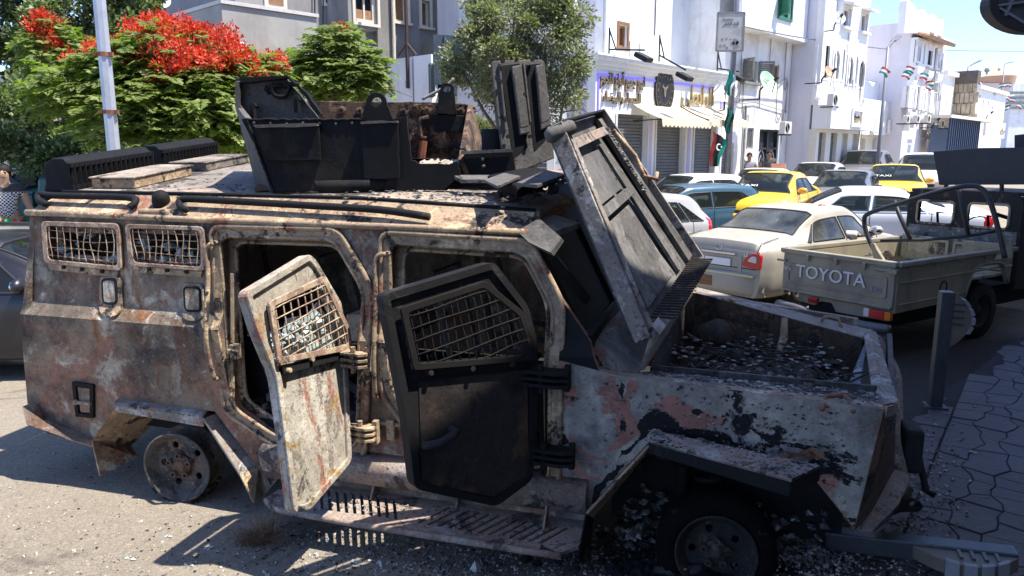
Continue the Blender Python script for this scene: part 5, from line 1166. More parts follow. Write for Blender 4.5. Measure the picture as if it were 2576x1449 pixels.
def car(label, cat, loc, heading, L, Wd, H, pm, kind='sedan', gl=None, group=None, name='parked_car', seats=True, mirror=True, detail=1, front='std', handle=None, rimm=None, trim=None, taxi=False, beltdy=0.0, tail=None):
 """x forward, y left; heading clockwise from the view direction"""
 t = thing(name, label, cat, loc, math.pi / 2 - heading, group); gl = gl or GLS; pf = PROF[kind]
 top = smooth_prof([(a * L, b * H) for a, b in pf['top']]); belt = [(a * L, b * H) for a, b in pf['belt']]
 wb = (-.30 * L, .315 * L); wr = .305 if H < 1.6 else .35; gc = .17
 def hw(x):
  u = abs(x) / (L / 2); return Wd / 2 * (1 - .14 * u ** 5 - (.06 if u > .93 else 0) * (u - .93) / .07)
 def ring(x):
  zt = interp(top, x); zb = min(interp(belt, x), zt - .035); w = hw(x); g_ = max(0, min(1, (zt - zb - .03) / .28)); k = g_ * g_ * (3 - 2 * g_)
  tw = w * (.93 - .20 * k); e = .03 + .035 * k
  P = [(0, zt), (tw * .5, zt - .006), (tw * .82, zt - .018), (tw * .96, zt - e), (tw, zt - e - .05 * k - .004), (w * .955, zb + .012), (w * .985, zb - .05), (w, zb - .17), (w * 1.0, .30 * H + .06), (w * .985, .24 * H), (w * .95, gc + .06), (w * .88, gc)]
  out = []
  for (a, b), m_ in zip(zip(P, P[1:]), (2, 2, 2, 1, 7, 2, 2, 4, 2, 2, 1)):
   for i in range(m_): out.append((a[0] + (b[0] - a[0]) * i / m_, a[1] + (b[1] - a[1]) * i / m_))
  out.append(P[-1]); return out
 IDX = {}; c_ = 0
 for i, m_ in enumerate((2, 2, 2, 1, 7, 2, 2, 4, 2, 2, 1)): IDX[i] = c_; c_ += m_
 nst = 84; X = [-L / 2 + L * i / nst for i in range(nst + 1)]; rings = [ring(x) for x in X]; nr = len(rings[0])
 def S(x, v, side=1, off=0.0):
  x = max(-L / 2, min(L / 2, x)); f = (x + L / 2) / L * nst; i = min(nst - 1, int(f)); a = f - i; j = min(nr - 2, int(v)); b = v - j
  p = [(1 - a) * ((1 - b) * rings[i][j][q] + b * rings[i][j + 1][q]) + a * ((1 - b) * rings[i + 1][j][q] + b * rings[i + 1][j + 1][q]) for q in (0, 1)]
  P = Vector((x, side * p[0], p[1]))
  if off:
   j2 = min(nr - 1, j + 1); dv = Vector((0, side * (rings[i][j2][0] - rings[i][max(0, j - 1)][0]), rings[i][j2][1] - rings[i][max(0, j - 1)][1])); i2 = min(nst, i + 2); i1 = max(0, i - 2)
   du = Vector((X[i2] - X[i1], side * (rings[i2][j][0] - rings[i1][j][0]), rings[i2][j][1] - rings[i1][j][1])); n_ = du.cross(dv) * side
   if n_.length > 1e-9: n_.normalize(); n_ = n_ if n_.dot(P - Vector((x, 0, H * .45))) > 0 else -n_; P = P + n_ * off
  return P
 # panes in the surface's own coordinates: (x bottom a, x bottom b, x top a, x top b, v bottom, v top)
 panes = []
 vr, vbt = IDX[4] + .9, IDX[5] - .25
 for xa, xta, xtb, xb in [(s_[0], s_[1], s_[3], s_[2]) for s_ in pf['side']] + [(pf['q'][0], (pf['side'][0][1] - .012), pf['side'][0][1] - .012, pf['side'][0][0] - .012)]:
  for sd in (1, -1): panes.append(('side_window', sd, xa * L, xb * L, xta * L, xtb * L, vbt, vr))
 r0, r1 = pf['rear'][0] * L, pf['rear'][1] * L; f0, f1 = pf['front'][0] * L, pf['front'][1] * L
 def in_side(x, v):
  for nm, sd, xa, xb, ta, tb, vb, vt in panes:
   if nm == 'side_window' and vt + .4 < v < vb - .3:
    k = (vb - v) / (vb - vt);
    if xa + (ta - xa) * k + .03 < x < xb + (tb - xb) * k - .03: return True
  return False
 g = G(); vs = []; ids = {}
 for i, x in enumerate(X):
  for j, (y, z) in enumerate(rings[i]):
   for sd in (1, -1):
    if j == 0 and sd == -1: ids[i, j, -1] = ids[i, j, 1]; continue
    ids[i, j, sd] = len(vs); vs.append((x, sd * y, z))
 fcs = []; jg = IDX[3]
 for i in range(nst):
  xc = (X[i] + X[i + 1]) / 2
  for j in range(nr - 1):
   zc = (rings[i][j][1] + rings[i][j + 1][1]) / 2
   if j < jg - 1 and (r0 + .03 < xc < r1 - .03 or f1 + .03 < xc < f0 - .03): continue
   if in_side(xc, j + .5): continue
   if j >= IDX[6] and any((xc - q) ** 2 + (zc - wr) ** 2 < (wr + .045) ** 2 for q in wb): continue
   for sd in (1, -1): fcs.append((ids[i, j, sd], ids[i + 1, j, sd], ids[i + 1, j + 1, sd], ids[i, j + 1, sd]))
 for i in (0, nst): fcs.append(tuple([ids[i, j, 1] for j in range(nr)] + [ids[i, j, -1] for j in range(nr - 1, 0, -1)]))
 g.add(vs, fcs); body = g.build('body', pm, t, smooth=True)
 so_ = body.modifiers.new('sheet', 'SOLIDIFY'); so_.thickness = .02; so_.offset = -1
 em_ = body.modifiers.new('edge', 'EDGE_SPLIT'); em_.split_angle = rad(38)
 def pane(nm, fn, m_, off, nu=10, nv=6, th=.005):
  g = G(); A = [fn(i / nu, j / nv) for j in range(nv + 1) for i in range(nu + 1)]
  g.add(A, [(j * (nu + 1) + i, j * (nu + 1) + i + 1, (j + 1) * (nu + 1) + i + 1, (j + 1) * (nu + 1) + i) for j in range(nv) for i in range(nu)])
  return g.build(nm, m_, t, smooth=True)
 def rim_of(fn, m_, parent, r_=.012, n_=10):
  path = [fn(i / n_, 0) for i in range(n_)] + [fn(1, i / n_) for i in range(n_)] + [fn(1 - i / n_, 1) for i in range(n_)] + [fn(0, 1 - i / n_) for i in range(n_)]
  g = G(); g.tube(path, r_, 5, closed=True); g.build('seal', m_, parent)
 for nm, sd, xa, xb, ta, tb, vb, vt in panes:
  fn = lambda u, v, xa=xa, xb=xb, ta=ta, tb=tb, vb=vb, vt=vt, sd=sd: S((xa + (ta - xa) * v) + ((xb + (tb - xb) * v) - (xa + (ta - xa) * v)) * u, vb + (vt - vb) * v, sd, .004)
  p_ = pane('side_window', fn, gl, .004); rim_of(fn, trim or DARK, p_)
 vE = jg - .9
 for nm, xa, xb in (('rear_window', r0, r1), ('windscreen', f0, f1)):
  fn = lambda u, v, xa=xa, xb=xb: S(xa + (xb - xa) * v, abs(2 * u - 1) * (vE + .5), 1 if u >= .5 else -1, .004)
  p_ = pane(nm, fn, gl, .004, 14, 8); rim_of(fn, DARK, p_, .014, 14)
 # seams, handles, mirrors
 xm = [(pf['side'][0][0] * L - .10, 'r'), ((pf['side'][0][2] + pf['side'][1][0]) / 2 * L, 'm'), (pf['side'][1][2] * L + .06, 'f')]
 for sd in (1, -1):
  for x_, k in xm:
   lo = nr - 2 if k != 'r' else IDX[8]
   pts = [S(x_ + (.10 if k == 'r' and v > IDX[7] else 0) * (v - IDX[7]) / 4, v, sd, .002) for v in [IDX[5] + q * (lo - IDX[5]) / 8 for q in range(9)]]
   g = G(); g.tube(pts, .007, 4); g.build('door_seam', DARK, t)
  g = G(); g.tube([S(xm[0][0] + (xm[2][0] - xm[0][0]) * q / 10, nr - 2.2, sd, .002) for q in range(11)], .006, 4); g.build('door_seam', DARK, t)
  for x_ in (xm[0][0] + .20, xm[1][0] + .18):
   p_ = S(x_, IDX[7] + .4, sd, .02); g = G(); g.box(p_, (.2, .035, .045)); g.build('door_handle', handle or pm, t, bevel=.012)
  if mirror:
   p_ = S(pf['side'][1][2] * L - .12, IDX[5] - .6, sd, .12); g = G(); g.ball(p_, .12, 10, sq=(.55, 1, .68)); m_ = g.build('wing_mirror', handle or pm, t, smooth=True)
   g = G(); g.ball(p_ - Vector((.035, 0, 0)), .1, 8, sq=(.5, .95, .62)); g.build('mirror_glass', CHROME, m_, smooth=True)
 # wheels
 for x_ in wb:
  for sd in (1, -1):
   yw = hw(x_) - .03; w_ = link('wheel', None, t)
   g = G(); r_ = wr; g.lathe([(r_ * .66, -.09), (r_ * .9, -.1), (r_, -.07), (r_, .07), (r_ * .92, .1), (r_ * .66, .095)], (x_, sd * (yw - .09), r_), (0, sd, 0), 28); g.build('tyre', RUBBER, w_, smooth=True)
   g = G(); g.lathe([(r_ * .67, .085), (r_ * .6, .06), (r_ * .55, .03)], (x_, sd * (yw - .09), r_), (0, sd, 0), 28)
   for k in range(7): a = k * .8976; g.bar((x_, sd * (yw - .03), r_), (x_ + math.cos(a) * r_ * .62, sd * (yw - .02), r_ + math.sin(a) * r_ * .62), .055, .03, (0, 1, 0))
   g.build('rim', rimm or RIMM, w_); g = G(); g.cyl((x_, sd * (yw - .14), r_), (x_, sd * (yw - .13), r_), r_ * .6, 20); g.build('brake_disc', DARK, w_)
   g = G(); g.lathe([(wr + .03, -.3), (wr + .055, 0), (wr + .06, .012), (wr + .035, .012)], (x_, sd * (hw(x_) - .008), wr), (0, sd, 0), 28, a0=-.25, a1=math.pi + .25) if False else None
   g = G(); u_ = [(math.cos(a), math.sin(a)) for a in [rad(-18) + rad(216) * i / 22 for i in range(23)]]
   vs = [];
   for (ca, sa) in u_:
    for r2, dy in ((wr + .065, .004), (wr + .03, .01), (wr + .028, -.28)):
     z_ = wr + sa * r2; vs.append((x_ + ca * r2, sd * (hw(x_) + dy - (.0 if z_ > .3 else .02)), z_))
   g.add(vs, [(i * 3 + q, i * 3 + q + 1, i * 3 + q + 4, i * 3 + q + 3) for i in range(22) for q in (0, 1)]); g.build('wheel_arch', DARK if detail == 0 else pm, t)
 g = G(); g.box((0, 0, gc + .09), (L * .9, Wd * .84, .12)); g.box((0, 0, .36), (L * .62, Wd * .6, .3)); g.build('underbody', DARK, t)
 # bumpers
 if front == 'std':
  for x_, sg in ((-L / 2, -1), (L / 2, 1)):
   pts = []
   for i in range(13):
    y = (i / 12 - .5) * 2; w = hw(x_) + .035; pts.append(Vector((x_ + sg * (.085 - .16 * abs(y) ** 4), y * w, 0)))
   vs = []
   for p in pts:
    for dx, z in ((-.1, gc + .03), (-.02, gc + .02), (.0, gc + .1), (.0, .34 * H - .02), (-.02, .34 * H + .035), (-.1, .34 * H + .05)): vs.append((p.x + sg * dx, p.y, z))
   g = G(); g.add(vs, [(i * 6 + q, i * 6 + q + 1, i * 6 + q + 7, i * 6 + q + 6) for i in range(12) for q in range(5)]); b_ = g.build('bumper', pm, t, smooth=True)
   b_.modifiers.new('sheet', 'SOLIDIFY').thickness = .02
  xf = L / 2
  for sd in (1, -1):
   def lamp(nm, x0, x1, v0, v1, m_, off=.012):
    g = G(); A = [S(x0 + (x1 - x0) * i / 6, v0 + (v1 - v0) * j / 4, sd, off * (1 if 0 < i < 6 and 0 < j < 4 else .1)) for j in range(5) for i in range(7)]
    g.add(A, [(j * 7 + i, j * 7 + i + 1, j * 7 + i + 8, j * 7 + i + 7) for j in range(4) for i in range(6)]); return g.build(nm, m_, t, smooth=True)
   lamp('headlight', xf - .42, xf - .005, IDX[4], IDX[7] - .5, TAILW)
   g = G(); g.box((xf - .01, sd * hw(xf) * .66, interp(top, xf - .03) - .07), (.05, hw(xf) * .5, .13)); g.build('headlight', TAILW, t, bevel=.03)
   if not tail:
    lamp('tail_light', -xf + .004, -xf + .20, IDX[4] + 3, IDX[7] + 1.2, TAIL)
    g = G(); g.box((-xf + .005, sd * hw(-xf) * .78, interp(top, -xf + .02) - .16), (.04, hw(xf) * .34, .17)); g.build('tail_light', TAIL, t, bevel=.02)
  g = G(); g.box((xf + .0, 0, interp(top, xf - .02) - .1), (.05, hw(xf) * .75, .1)); g.build('grille', DARK, t, bevel=.01)
  g = G(); g.box((xf + .09, 0, .24 * H + .02), (.02, .5, .11)); g.build('number_plate', BOARD, t)
 # inside
 if seats:
  fx = (pf['side'][1][0] + .06) * L
  for x_, ys in ((fx, (-.36, .36)), (pf['side'][0][0] * L + .12, (-.36, .36))):
   for y_ in ys:
    g = G(); zb = interp(belt, x_); g.hexa([(x_ - .08, y_ - .24, .35), (x_ + .08, y_ - .24, .35), (x_ + .08, y_ + .24, .35), (x_ - .08, y_ + .24, .35), (x_ - .26, y_ - .22, zb + .02), (x_ - .14, y_ - .22, zb + .02), (x_ - .14, y_ + .22, zb + .02), (x_ - .26, y_ + .22, zb + .02)]); s_ = g.build('seat', SEATM, t, bevel=.04)
    g = G(); g.box((x_ - .22, y_, zb + .12), (.1, .26, .17)); g.build('headrest', SEATM, s_, bevel=.04)
  g = G(); g.hexa([(f0 - .5, -Wd * .4, .5), (f0 - .05, -Wd * .4, .5), (f0 - .05, Wd * .4, .5), (f0 - .5, Wd * .4, .5), (f0 - .42, -Wd * .4, interp(belt, f0) - .02), (f0 - .08, -Wd * .4, interp(belt, f0) - .06), (f0 - .08, Wd * .4, interp(belt, f0) - .06), (f0 - .42, Wd * .4, interp(belt, f0) - .02)]); g.build('dashboard', DARK, t)
  g = G(); g.lathe([(.17, -.012), (.185, 0), (.17, .012), (.158, 0)], (f0 - .5, .36, interp(belt, f0) + .02), (-.8, 0, .5), 18); g.build('steering_wheel', DARK, t)
 return t, S, IDX, hw, top
def hd(deg): return rad(deg)
def place(px, D, dz=0.0):
 x = (px - 1288) / 1860 * D; return (x, D, hz(x, D) + dz)
TRAF = 'cars queuing in the street behind the wreck'
# champagne sedan, nearest
CHAMP = paint('champagne_paint', (.33, .305, .245), .36, (.38, .35, .29), .5)
loc = place(2010, 12.7, .08);
C1, S1, I1, hw1, top1 = car('dusty champagne sedan with rusty bumper right behind the beige pickup', 'car', loc, hd(51), 4.5, 1.84, 1.44, CHAMP, 'sedan', GLSD, TRAF, tail=True, handle=mat('satin_chrome', (.5, .48, .43), .35, .5))
xr = -2.25
for sd in (1, -1):
 def patch(nm, x0, x1, v0, v1, m_, off=.014, par=None):
  g = G(); A = [S1(x0 + (x1 - x0) * i / 6, v0 + (v1 - v0) * j / 4, sd, off * (1 if 0 < i < 6 and 0 < j < 4 else .1)) for j in range(5) for i in range(7)]
  g.add(A, [(j * 7 + i, j * 7 + i + 1, j * 7 + i + 8, j * 7 + i + 7) for j in range(4) for i in range(6)]); return g.build(nm, m_, par or C1, smooth=True)
 tl = link('tail_light', None, C1)
 g = G(); hy = hw1(xr); g.sheet(rnd_poly([(sd * (hy + .01), .60), (sd * (hy + .01), .84), (sd * (hy - .14), .84), (sd * (hy - .27), .74), (sd * (hy - .30), .64)], .05, 4), [], lambda a, b: (xr - .03, a, b), (.20, 0, 0)); g.build('lamp_lens', TAIL, tl, bevel=.02)
 g = G(); g.sheet(rnd_poly([(sd * (hy - .05), .70), (sd * (hy - .06), .80), (sd * (hy - .14), .80), (sd * (hy - .21), .72)], .03, 4), [], lambda a, b: (xr - .036, a, b), (.01, 0, 0)); g.build('lamp_lens', TAILW, tl)
g = G(); g.box((xr - .012, 0, .80), (.03, .62, .035)); g.build('boot_strip', CHROME, C1, bevel=.01)
g = G(); g.tube([(xr - .005, .055 * math.cos(a), .875 + .03 * math.sin(a)) for a in [6.283 * i / 14 for i in range(14)]], .008, 5, closed=True); g.build('badge', CHROME, C1)
g = G(); g.sheet(rect(-.42, .42, .50, .77), [rect(-.36, .36, .53, .74)], lambda a, b: (xr - .012, a, b), (.03, 0, 0)); g.build('plate_recess', CHAMP, C1)
g = G(); zt_ = .93
for y in (-.66, .66): g.tube([(xr - .004, y, .60), (xr - .004, y * 1.02, .86), (xr + .06, y * 1.04, .985), (xr + .5, y * 1.06, 1.045)], .006, 4)
g.tube([(xr - .004, -.66, .60), (xr - .004, .66, .60)], .006, 4); g.build('boot_seam', DARK, C1)
g = G(); g.box((xr - .018, 0, .665), (.012, .46, .11)); g.build('number_plate', BOARD, C1)
RUSTY = mat('rust_smear', (.20, .11, .05), .9, var=.3, scale=14)
n = N('worn_bumper_edge'); n.set((.62, .56, .28), .5);
g = G(); g.box((xr - .06, 0, .50), (.05, 1.35, .03)); g.build('bumper_edge', n.m, C1, bevel=.01)
g = G(); g.box((xr - .088, .25, .36), (.012, .42, .16)); g.build('rust_patch', RUSTY, C1, bevel=.004)
text('badge_lettering', 'LE', CHROME, C1, (xr - .02, -.5, .78), (0, -1, 0), (0, 0, 1), .05, .006)
# person's elbow resting on the sill
SLEEVE = mat('white_sleeve', (.62, .60, .55), .9); SKIN = mat('brown_skin', (.30, .17, .11), .6, var=.1)
p_ = S1(.20, I1[5], -1, .02);
drv = thing('person', 'driver in a white sleeve leaning an elbow out of the champagne sedan', 'person', Matrix.Translation(loc) @ (Matrix.Rotation(math.pi / 2 - hd(57), 4, 'Z') @ p_), math.pi / 2 - hd(57))
g = G(); g.tube(crc([(-.18, .42, .18), (-.14, .28, .12), (-.06, .12, .05), (.06, -.02, .05)], 3), [.1, .09, .085, .08, .075, .072, .07, .068, .066, .062], 10); g.build('sleeve', SLEEVE, drv, smooth=True)
g = G(); g.tube(crc([(.05, -.02, .05), (.18, .05, .045), (.26, .12, .05), (.32, .15, .06)], 3), [.055, .05, .045, .042, .04, .038, .038, .04, .04, .03], 8); g.ball((-.2, .48, .42), .11, 10, sq=(.95, .8, 1.15)); g.build('body', SKIN, drv, smooth=True)
# light blue-white saloon crossing behind it
PALE = paint('pale_blue_white_paint', (.66, .70, .76), .25)
car('pale blue-white saloon crossing behind the champagne sedan', 'car', place(2165, 16.4), hd(-72), 4.75, 1.8, 1.44, PALE, 'sedan', GLS, TRAF, trim=CHROME)
# silver crossover, tail only
SILV = paint('silver_grey_paint', (.36, .36, .37), .3)
CX, SX, IX, hwX, topX = car('silver crossover with red boomerang tail light behind the raised hood', 'car', place(1535, 14.7, .05), hd(-118), 4.1, 1.76, 1.56, SILV, 'hatch', GLS, TRAF)
car('blue hatchback with dark windows between the silver crossover and the first taxi', 'car', place(1718, 17.6, .08), hd(-110), 4.0, 1.68, 1.45, paint('steel_blue_paint', (.03, .085, .13), .28), 'hatch', GLS, TRAF)
car('white hatchback behind the blue one', 'car', place(1728, 21.0), hd(-120), 3.9, 1.66, 1.5, paint('white_paint', (.72, .72, .71), .3), 'hatch', GLS, TRAF)
YEL = paint('taxi_yellow_paint', (.72, .44, .012), .3); YELO = paint('taxi_orange_paint', (.72, .34, .015), .3)
def taxi(label, px, D, h, L=4.35, dz=0):
 loc = place(px, D, dz); t, S_, I_, hw_, tp = car(label, 'taxi', loc, hd(h), L, 1.74, 1.46, YEL, 'sedan', GLS, TRAF, handle=YELO, name='taxi')
 a = PROF['sedan']['front'][0] * L; p_ = S_(a - .16, 0, 1, .012); q_ = S_(a - .36, 0, 1, .012); up = (q_ - p_).normalized()
 text('lettering', 'TAXI', FW, t, p_ + Vector((0, -.3, 0)), (0, 1, 0), up, .085, .003, width=.42)
taxi('nearer yellow taxi with TAXI lettering under its windscreen', 1938, 18.8, 214, dz=.2); taxi('farther yellow taxi just left of the white off-roader', 2240, 22.6, 207)
car('white car mostly hidden behind the nearer taxi', 'car', place(1915, 23.2), hd(215), 4.2, 1.7, 1.42, MATS['white_paint'], 'sedan', GLS, TRAF)
car('grey sedan between the two yellow taxis', 'car', place(2122, 21.4), hd(213), 4.5, 1.76, 1.42, paint('slate_grey_paint', (.13, .14, .16), .3), 'sedan', GLS, TRAF)
car('dusty silver sedan behind the grey one near the walking men', 'car', place(2052, 25.6), hd(214), 4.5, 1.76, 1.42, paint('dusty_silver_paint', (.45, .44, .42), .4, (.42, .4, .36), .5), 'sedan', GLS, TRAF)
car('white off-roader behind the farther yellow taxi', 'car', place(2312, 24.6), hd(208), 4.6, 1.82, 1.72, paint('off_white_paint', (.60, .60, .58), .35), 'suv', GLS, TRAF)
# far grey pickup
def pickup_far():
 loc = place(2165, 30); t, *_ = car('dark grey pickup truck farthest back in the queue', 'pickup truck', loc, hd(212), 5.2, 1.85, 1.78, paint('dark_grey_paint', (.12, .12, .13), .35), 'suv', GLS, TRAF)
 return t
pickup_far()
# left edge: dark car close by, beige pickup, teal pickup
BLK = paint('dusty_black_paint', (.014, .0135, .017), .3, (.05, .045, .045), .2)
car('dusty black car close behind the wreck at the left edge', 'car', (-5.5, 7.7, -.02), hd(86), 4.5, 1.78, 1.38, BLK, 'sedan', GLS, None)
car('black car with angular hood under the dark trees at the left', 'car', (*place(20, 15.2)[:2], .35), hd(-75), 4.4, 1.78, 1.55, paint('black_paint', (.012, .012, .014), .25), 'sedan', GLS, None)
def old_pickup(label, loc, heading, pm, word=None, bedz=.98, panel=None):
 """small old pickup seen by its load bed"""
 t = thing('pickup_truck', label, 'pickup truck', loc, math.pi / 2 - heading); w = .84
 def bx(nm, x0, x1, y0, y1, z0, z1, m_=pm, bev=.015): g = G(); g.hexa([(x, y, z) for z in (z0, z1) for x, y in ((x0, y0), (x1, y0), (x1, y1), (x0, y1))]); return g.build(nm, m_, t, bevel=bev)
 bx('bed_floor', -2.35, -.2, -w + .05, w - .05, .58, .62); bx('bed_side', -2.3, -.2, -w, -w + .06, .5, bedz); bx('bed_side', -2.3, -.2, w - .06, w, .5, bedz); bx('bed_front', -.26, -.2, -w + .07, w - .07, .62, bedz)
 tg = bx('tailgate', -2.38, -2.31, -w + .01, w - .01, .56, bedz); bx('rail', -2.36, -.18, -w - .02, -w + .08, bedz + .002, bedz + .05, DARK if not word else pm); bx('rail', -2.36, -.18, w - .08, w + .02, bedz + .002, bedz + .05, DARK if not word else pm)
 bx('rear_bumper', -2.5, -2.39, -w, w, .38, .52, GREYW); bx('chassis', -2.3, 2.2, -.45, .45, .3, .49, DARK)
 g = G(); P = [(-.18, .5), (-.18, 1.0), (-.1, 1.62), (.95, 1.62), (1.4, 1.08), (2.3, 1.0), (2.38, .5)]
 g.prism([(x, -w, z) for x, z in P], (0, 2 * w, 0)); bx_ = g.build('cab', pm, t, bevel=.05)
 for sd in (1, -1):
  g = G(); g.prism([(x, sd * (w + .002), z) for x, z in ((-.02, 1.05), (.02, 1.5), (.86, 1.5), (1.2, 1.08))], (0, sd * .012, 0)); g.build('side_window', GLASSD, t)
  for x_ in (-1.45, 1.55):
   wv = link('wheel', None, t); g = G(); g.lathe([(.2, -.1), (.3, -.11), (.33, -.07), (.33, .07), (.3, .1), (.2, .09)], (x_, sd * (w - .09), .33), (0, sd, 0), 24); g.build('tyre', RUBBER, wv, smooth=True); g = G(); g.lathe([(.2, .08), (.15, .03), (0.0, .04)], (x_, sd * (w - .09), .33), (0, sd, 0), 20); g.build('rim', RIMM, wv)
   g = G(); g.lathe([(.36, -.2), (.40, .005), (.36, .02)], (x_, sd * w, .36), (0, sd, 0), 20); g.build('wheel_arch', DARK, t)
  g = G(); g.box((-2.39, sd * (w - .09), .72), (.03, .12, .2)); g.build('tail_light', TAIL, t, bevel=.01)
 g = G(); g.prism([(-.125, -w + .12, 1.08), (-.06, -w + .14, 1.52), (-.06, w - .14, 1.52), (-.125, w - .12, 1.08)], (-.03, 0, 0)); g.build('rear_window', GLASSD, t)
 if word:
  for sd in (1, -1):
   text('lettering', word, FW, t, (-.65, sd * (w + .004), bedz - .19), (-sd, 0, 0), (0, 0, 1), .11, .006, width=.5)
   if panel: g = G(); g.box((-1.35, sd * (w + .002), .72), (1.7, .008, .22)); g.build('side_panel', panel, t)
 for k in range(2): g = G(); g.tube([(-.35, -w + .1, bedz + .05), (-.35, -w + .12, 1.45), (-.35, w - .12, 1.45), (-.35, w - .1, bedz + .05)] if k == 0 else [(-.35, -w + .12, 1.42), (-.9, -w + .05, bedz + .05)], .025, 6); g.build('roll_bar', BLACKM, t)
 return t
TEAL = paint('dark_teal_paint', (.02, .10, .10), .35, (.15, .2, .2), .3)
p_ = gnd(70, 640, 0); old_pickup('dark green pickup with white number lettering behind the boy at the left edge', (-7.75, 13.0, .15), hd(82), TEAL, '2009', 1.35)
old_pickup('old cream pickup with its load bed at the left edge behind the black car', (-8.85, 9.9, .1), hd(-86), paint('old_cream_paint', (.60, .57, .48), .5, (.4, .36, .3), .4), None, 1.05)
# ---------------------------------------------------------------- the burnt armoured vehicle (x forward, y away from the viewer, z up)
RW = gnd(450, 1262); FWD = (gnd(1800, 1470) - RW).normalized(); AW = Vector((-FWD.y, FWD.x, 0)); VH = math.atan2(FWD.y, FWD.x)
AV = thing('armoured_vehicle', 'burnt-out armoured vehicle with open doors, raised hood and turret', 'armoured vehicle', RW, VH)
TOL = Matrix((FWD, AW, (0, 0, 1)))
def loc_(P): return TOL @ (Vector(P) - RW)
def wor_(q): return RW + TOL.transposed() @ Vector(q)
def on(px, py, p, n): return loc_(hit(px, py, wor_(p), TOL.transposed() @ Vector(n)))
def ony(px, py, y=0.0): return on(px, py, (0, y, 0), (0, 1, 0))
def onz(px, py, z): return on(px, py, (0, 0, z), (0, 0, 1))
ZC = 1.157
ZB = 1.245
def ys(z, x=0): return (.06 + .06 * (z - ZB) / .565 if z > ZB else .06 * (z - ZC) / (ZB - ZC) if z > ZC else .08 * (ZC - z) / .72)
def side2(px, py, off=0.0):
 """pixel -> (x, z) on the folded near side"""
 q = on(px, py, (0, off, ZC), (0, .653, -.12))
 if q.z < ZC: q = on(px, py, (0, off, ZC), (0, .72, .08))
 return (q.x, q.z)
def s3(x, z, off=0.0): return Vector((x, ys(z) + off, z))
def sp(px, py, off=0.0): x, z = side2(px, py, off); return s3(x, z, off)
def roof3(px, py, dz=0.0): return on(px, py, (0, .3, 1.93 + dz), (0, -.105, 1))
def rz_(y): return 1.93 + (y - .3) * .105
ASH, RUSTC, SOOT, PINK, TANC, CREAMC = (.30, .285, .265), (.17, .085, .05), (.016, .015, .016), (.36, .17, .13), (.33, .23, .14), (.52, .44, .32)
SIDE = burnt('burnt_side', (.27, .21, .15), [
 ((.29, .155, .105), 2.4, .565, .06, 1, None, (2, 1.15, .75, .07)), ((.50, .44, .34), 3.4, .565, .05, 3), ((.25, .11, .045), 4, .61, .05, 5, (1, 1, .35)),
 ((.05, .045, .042), 1.6, .575, .14, 7, (1, 1, .7), (2, 1.3, 1.8, .08)), ((.42, .39, .34), 13, .655, .03, 9), ((.03, .027, .025), 16, .685, .03, 12)], bump=.8, grit=.55, soft=.75)
FRONT = burnt('burnt_front', (.26, .24, .215), [
 ((.52, .48, .42), 1.5, .52, .16, 14), ((.40, .19, .15), 1.15, .555, .02, 16), ((.06, .056, .06), 1.7, .565, .16, 18), ((.016, .015, .016), 1.3, .585, .012, 20, None, (2, 1.0, .5, .10)),
 ((.46, .40, .30), 9, .67, .025, 22), ((.03, .027, .026), 14, .67, .03, 23)], bump=.8, grit=.5, soft=.7)
ROOFM = burnt('burnt_roof', (.20, .175, .15), [
 ((.33, .27, .215), 1.6, .52, .1, 31, (.5, 1, 1)), ((.36, .245, .19), 2.2, .60, .06, 33), ((.06, .052, .048), 2.6, .56, .08, 35), ((.02, .018, .018), 4, .645, .05, 37), ((.5, .44, .36), 18, .68, .03, 39)], bump=.7)
TRIM = burnt('burnt_trim', (.32, .235, .155), [((.52, .39, .24), 5, .55, .08, 41), ((.24, .11, .075), 4, .60, .06, 43), ((.04, .033, .03), 6, .57, .06, 45), ((.5, .42, .3), 22, .65, .04, 47)], bump=.7)
DOORL = burnt('burnt_door_light', (.36, .325, .265), [((.50, .46, .385), 3, .51, .12, 51, (1, 1, .4)), ((.24, .20, .16), 9, .60, .06, 59, (1, 1, .5)), ((.31, .15, .105), 4.5, .585, .05, 53, (1.5, 1.5, .35)), ((.34, .22, .10), 6, .59, .06, 55), ((.07, .06, .052), 5, .60, .05, 57, (1, 1, .5)), ((.05, .04, .035), 20, .68, .03, 58)], bump=.8)
DOORC = burnt('burnt_cage_dark', (.010, .0085, .008), [((.05, .036, .026), 8, .66, .04, 261)], bump=.3, grit=.15)
DOORD = burnt('burnt_door_dark', (.030, .024, .022), [((.085, .05, .028), 1.6, .56, .12, 61, None, None), ((.012, .011, .012), 2, .55, .1, 63), ((.12, .1, .08), 40, .74, .02, 65)], bump=.25, rough=.6)
MESHM = burnt('burnt_mesh', (.25, .165, .12), [((.40, .31, .22), 8, .5, .1, 71), ((.06, .05, .045), 9, .60, .06, 73)], bump=.3)
TURR = burnt('turret_soot', (.0075, .008, .0095), [((.02, .017, .015), 2, .60, .1, 81, (1, 1, .4)), ((.06, .038, .026), 7, .73, .03, 83), ((.14, .13, .12), 25, .77, .02, 85)], bump=.3, rough=.7, spec=.16, grit=.25)
TURL = burnt('turret_weathered', (.085, .08, .075), [((.12, .113, .105), 2, .5, .15, 87), ((.03, .028, .027), 5, .62, .05, 88)], bump=.3, rough=.7)
TURIN = burnt('turret_inside', (.11, .07, .045), [((.21, .14, .095), 6, .56, .06, 91), ((.03, .022, .02), 8, .53, .06, 93), ((.30, .12, .06), 11, .66, .03, 95), ((.5, .42, .34), 26, .69, .02, 97)], bump=.9)
HOODM = burnt('burnt_hood', (.085, .08, .074), [((.14, .135, .125), 2.4, .53, .1, 101, (1, 1, .6)), ((.045, .042, .042), 3, .56, .08, 103), ((.30, .21, .15), 9, .66, .03, 105)], bump=.5)
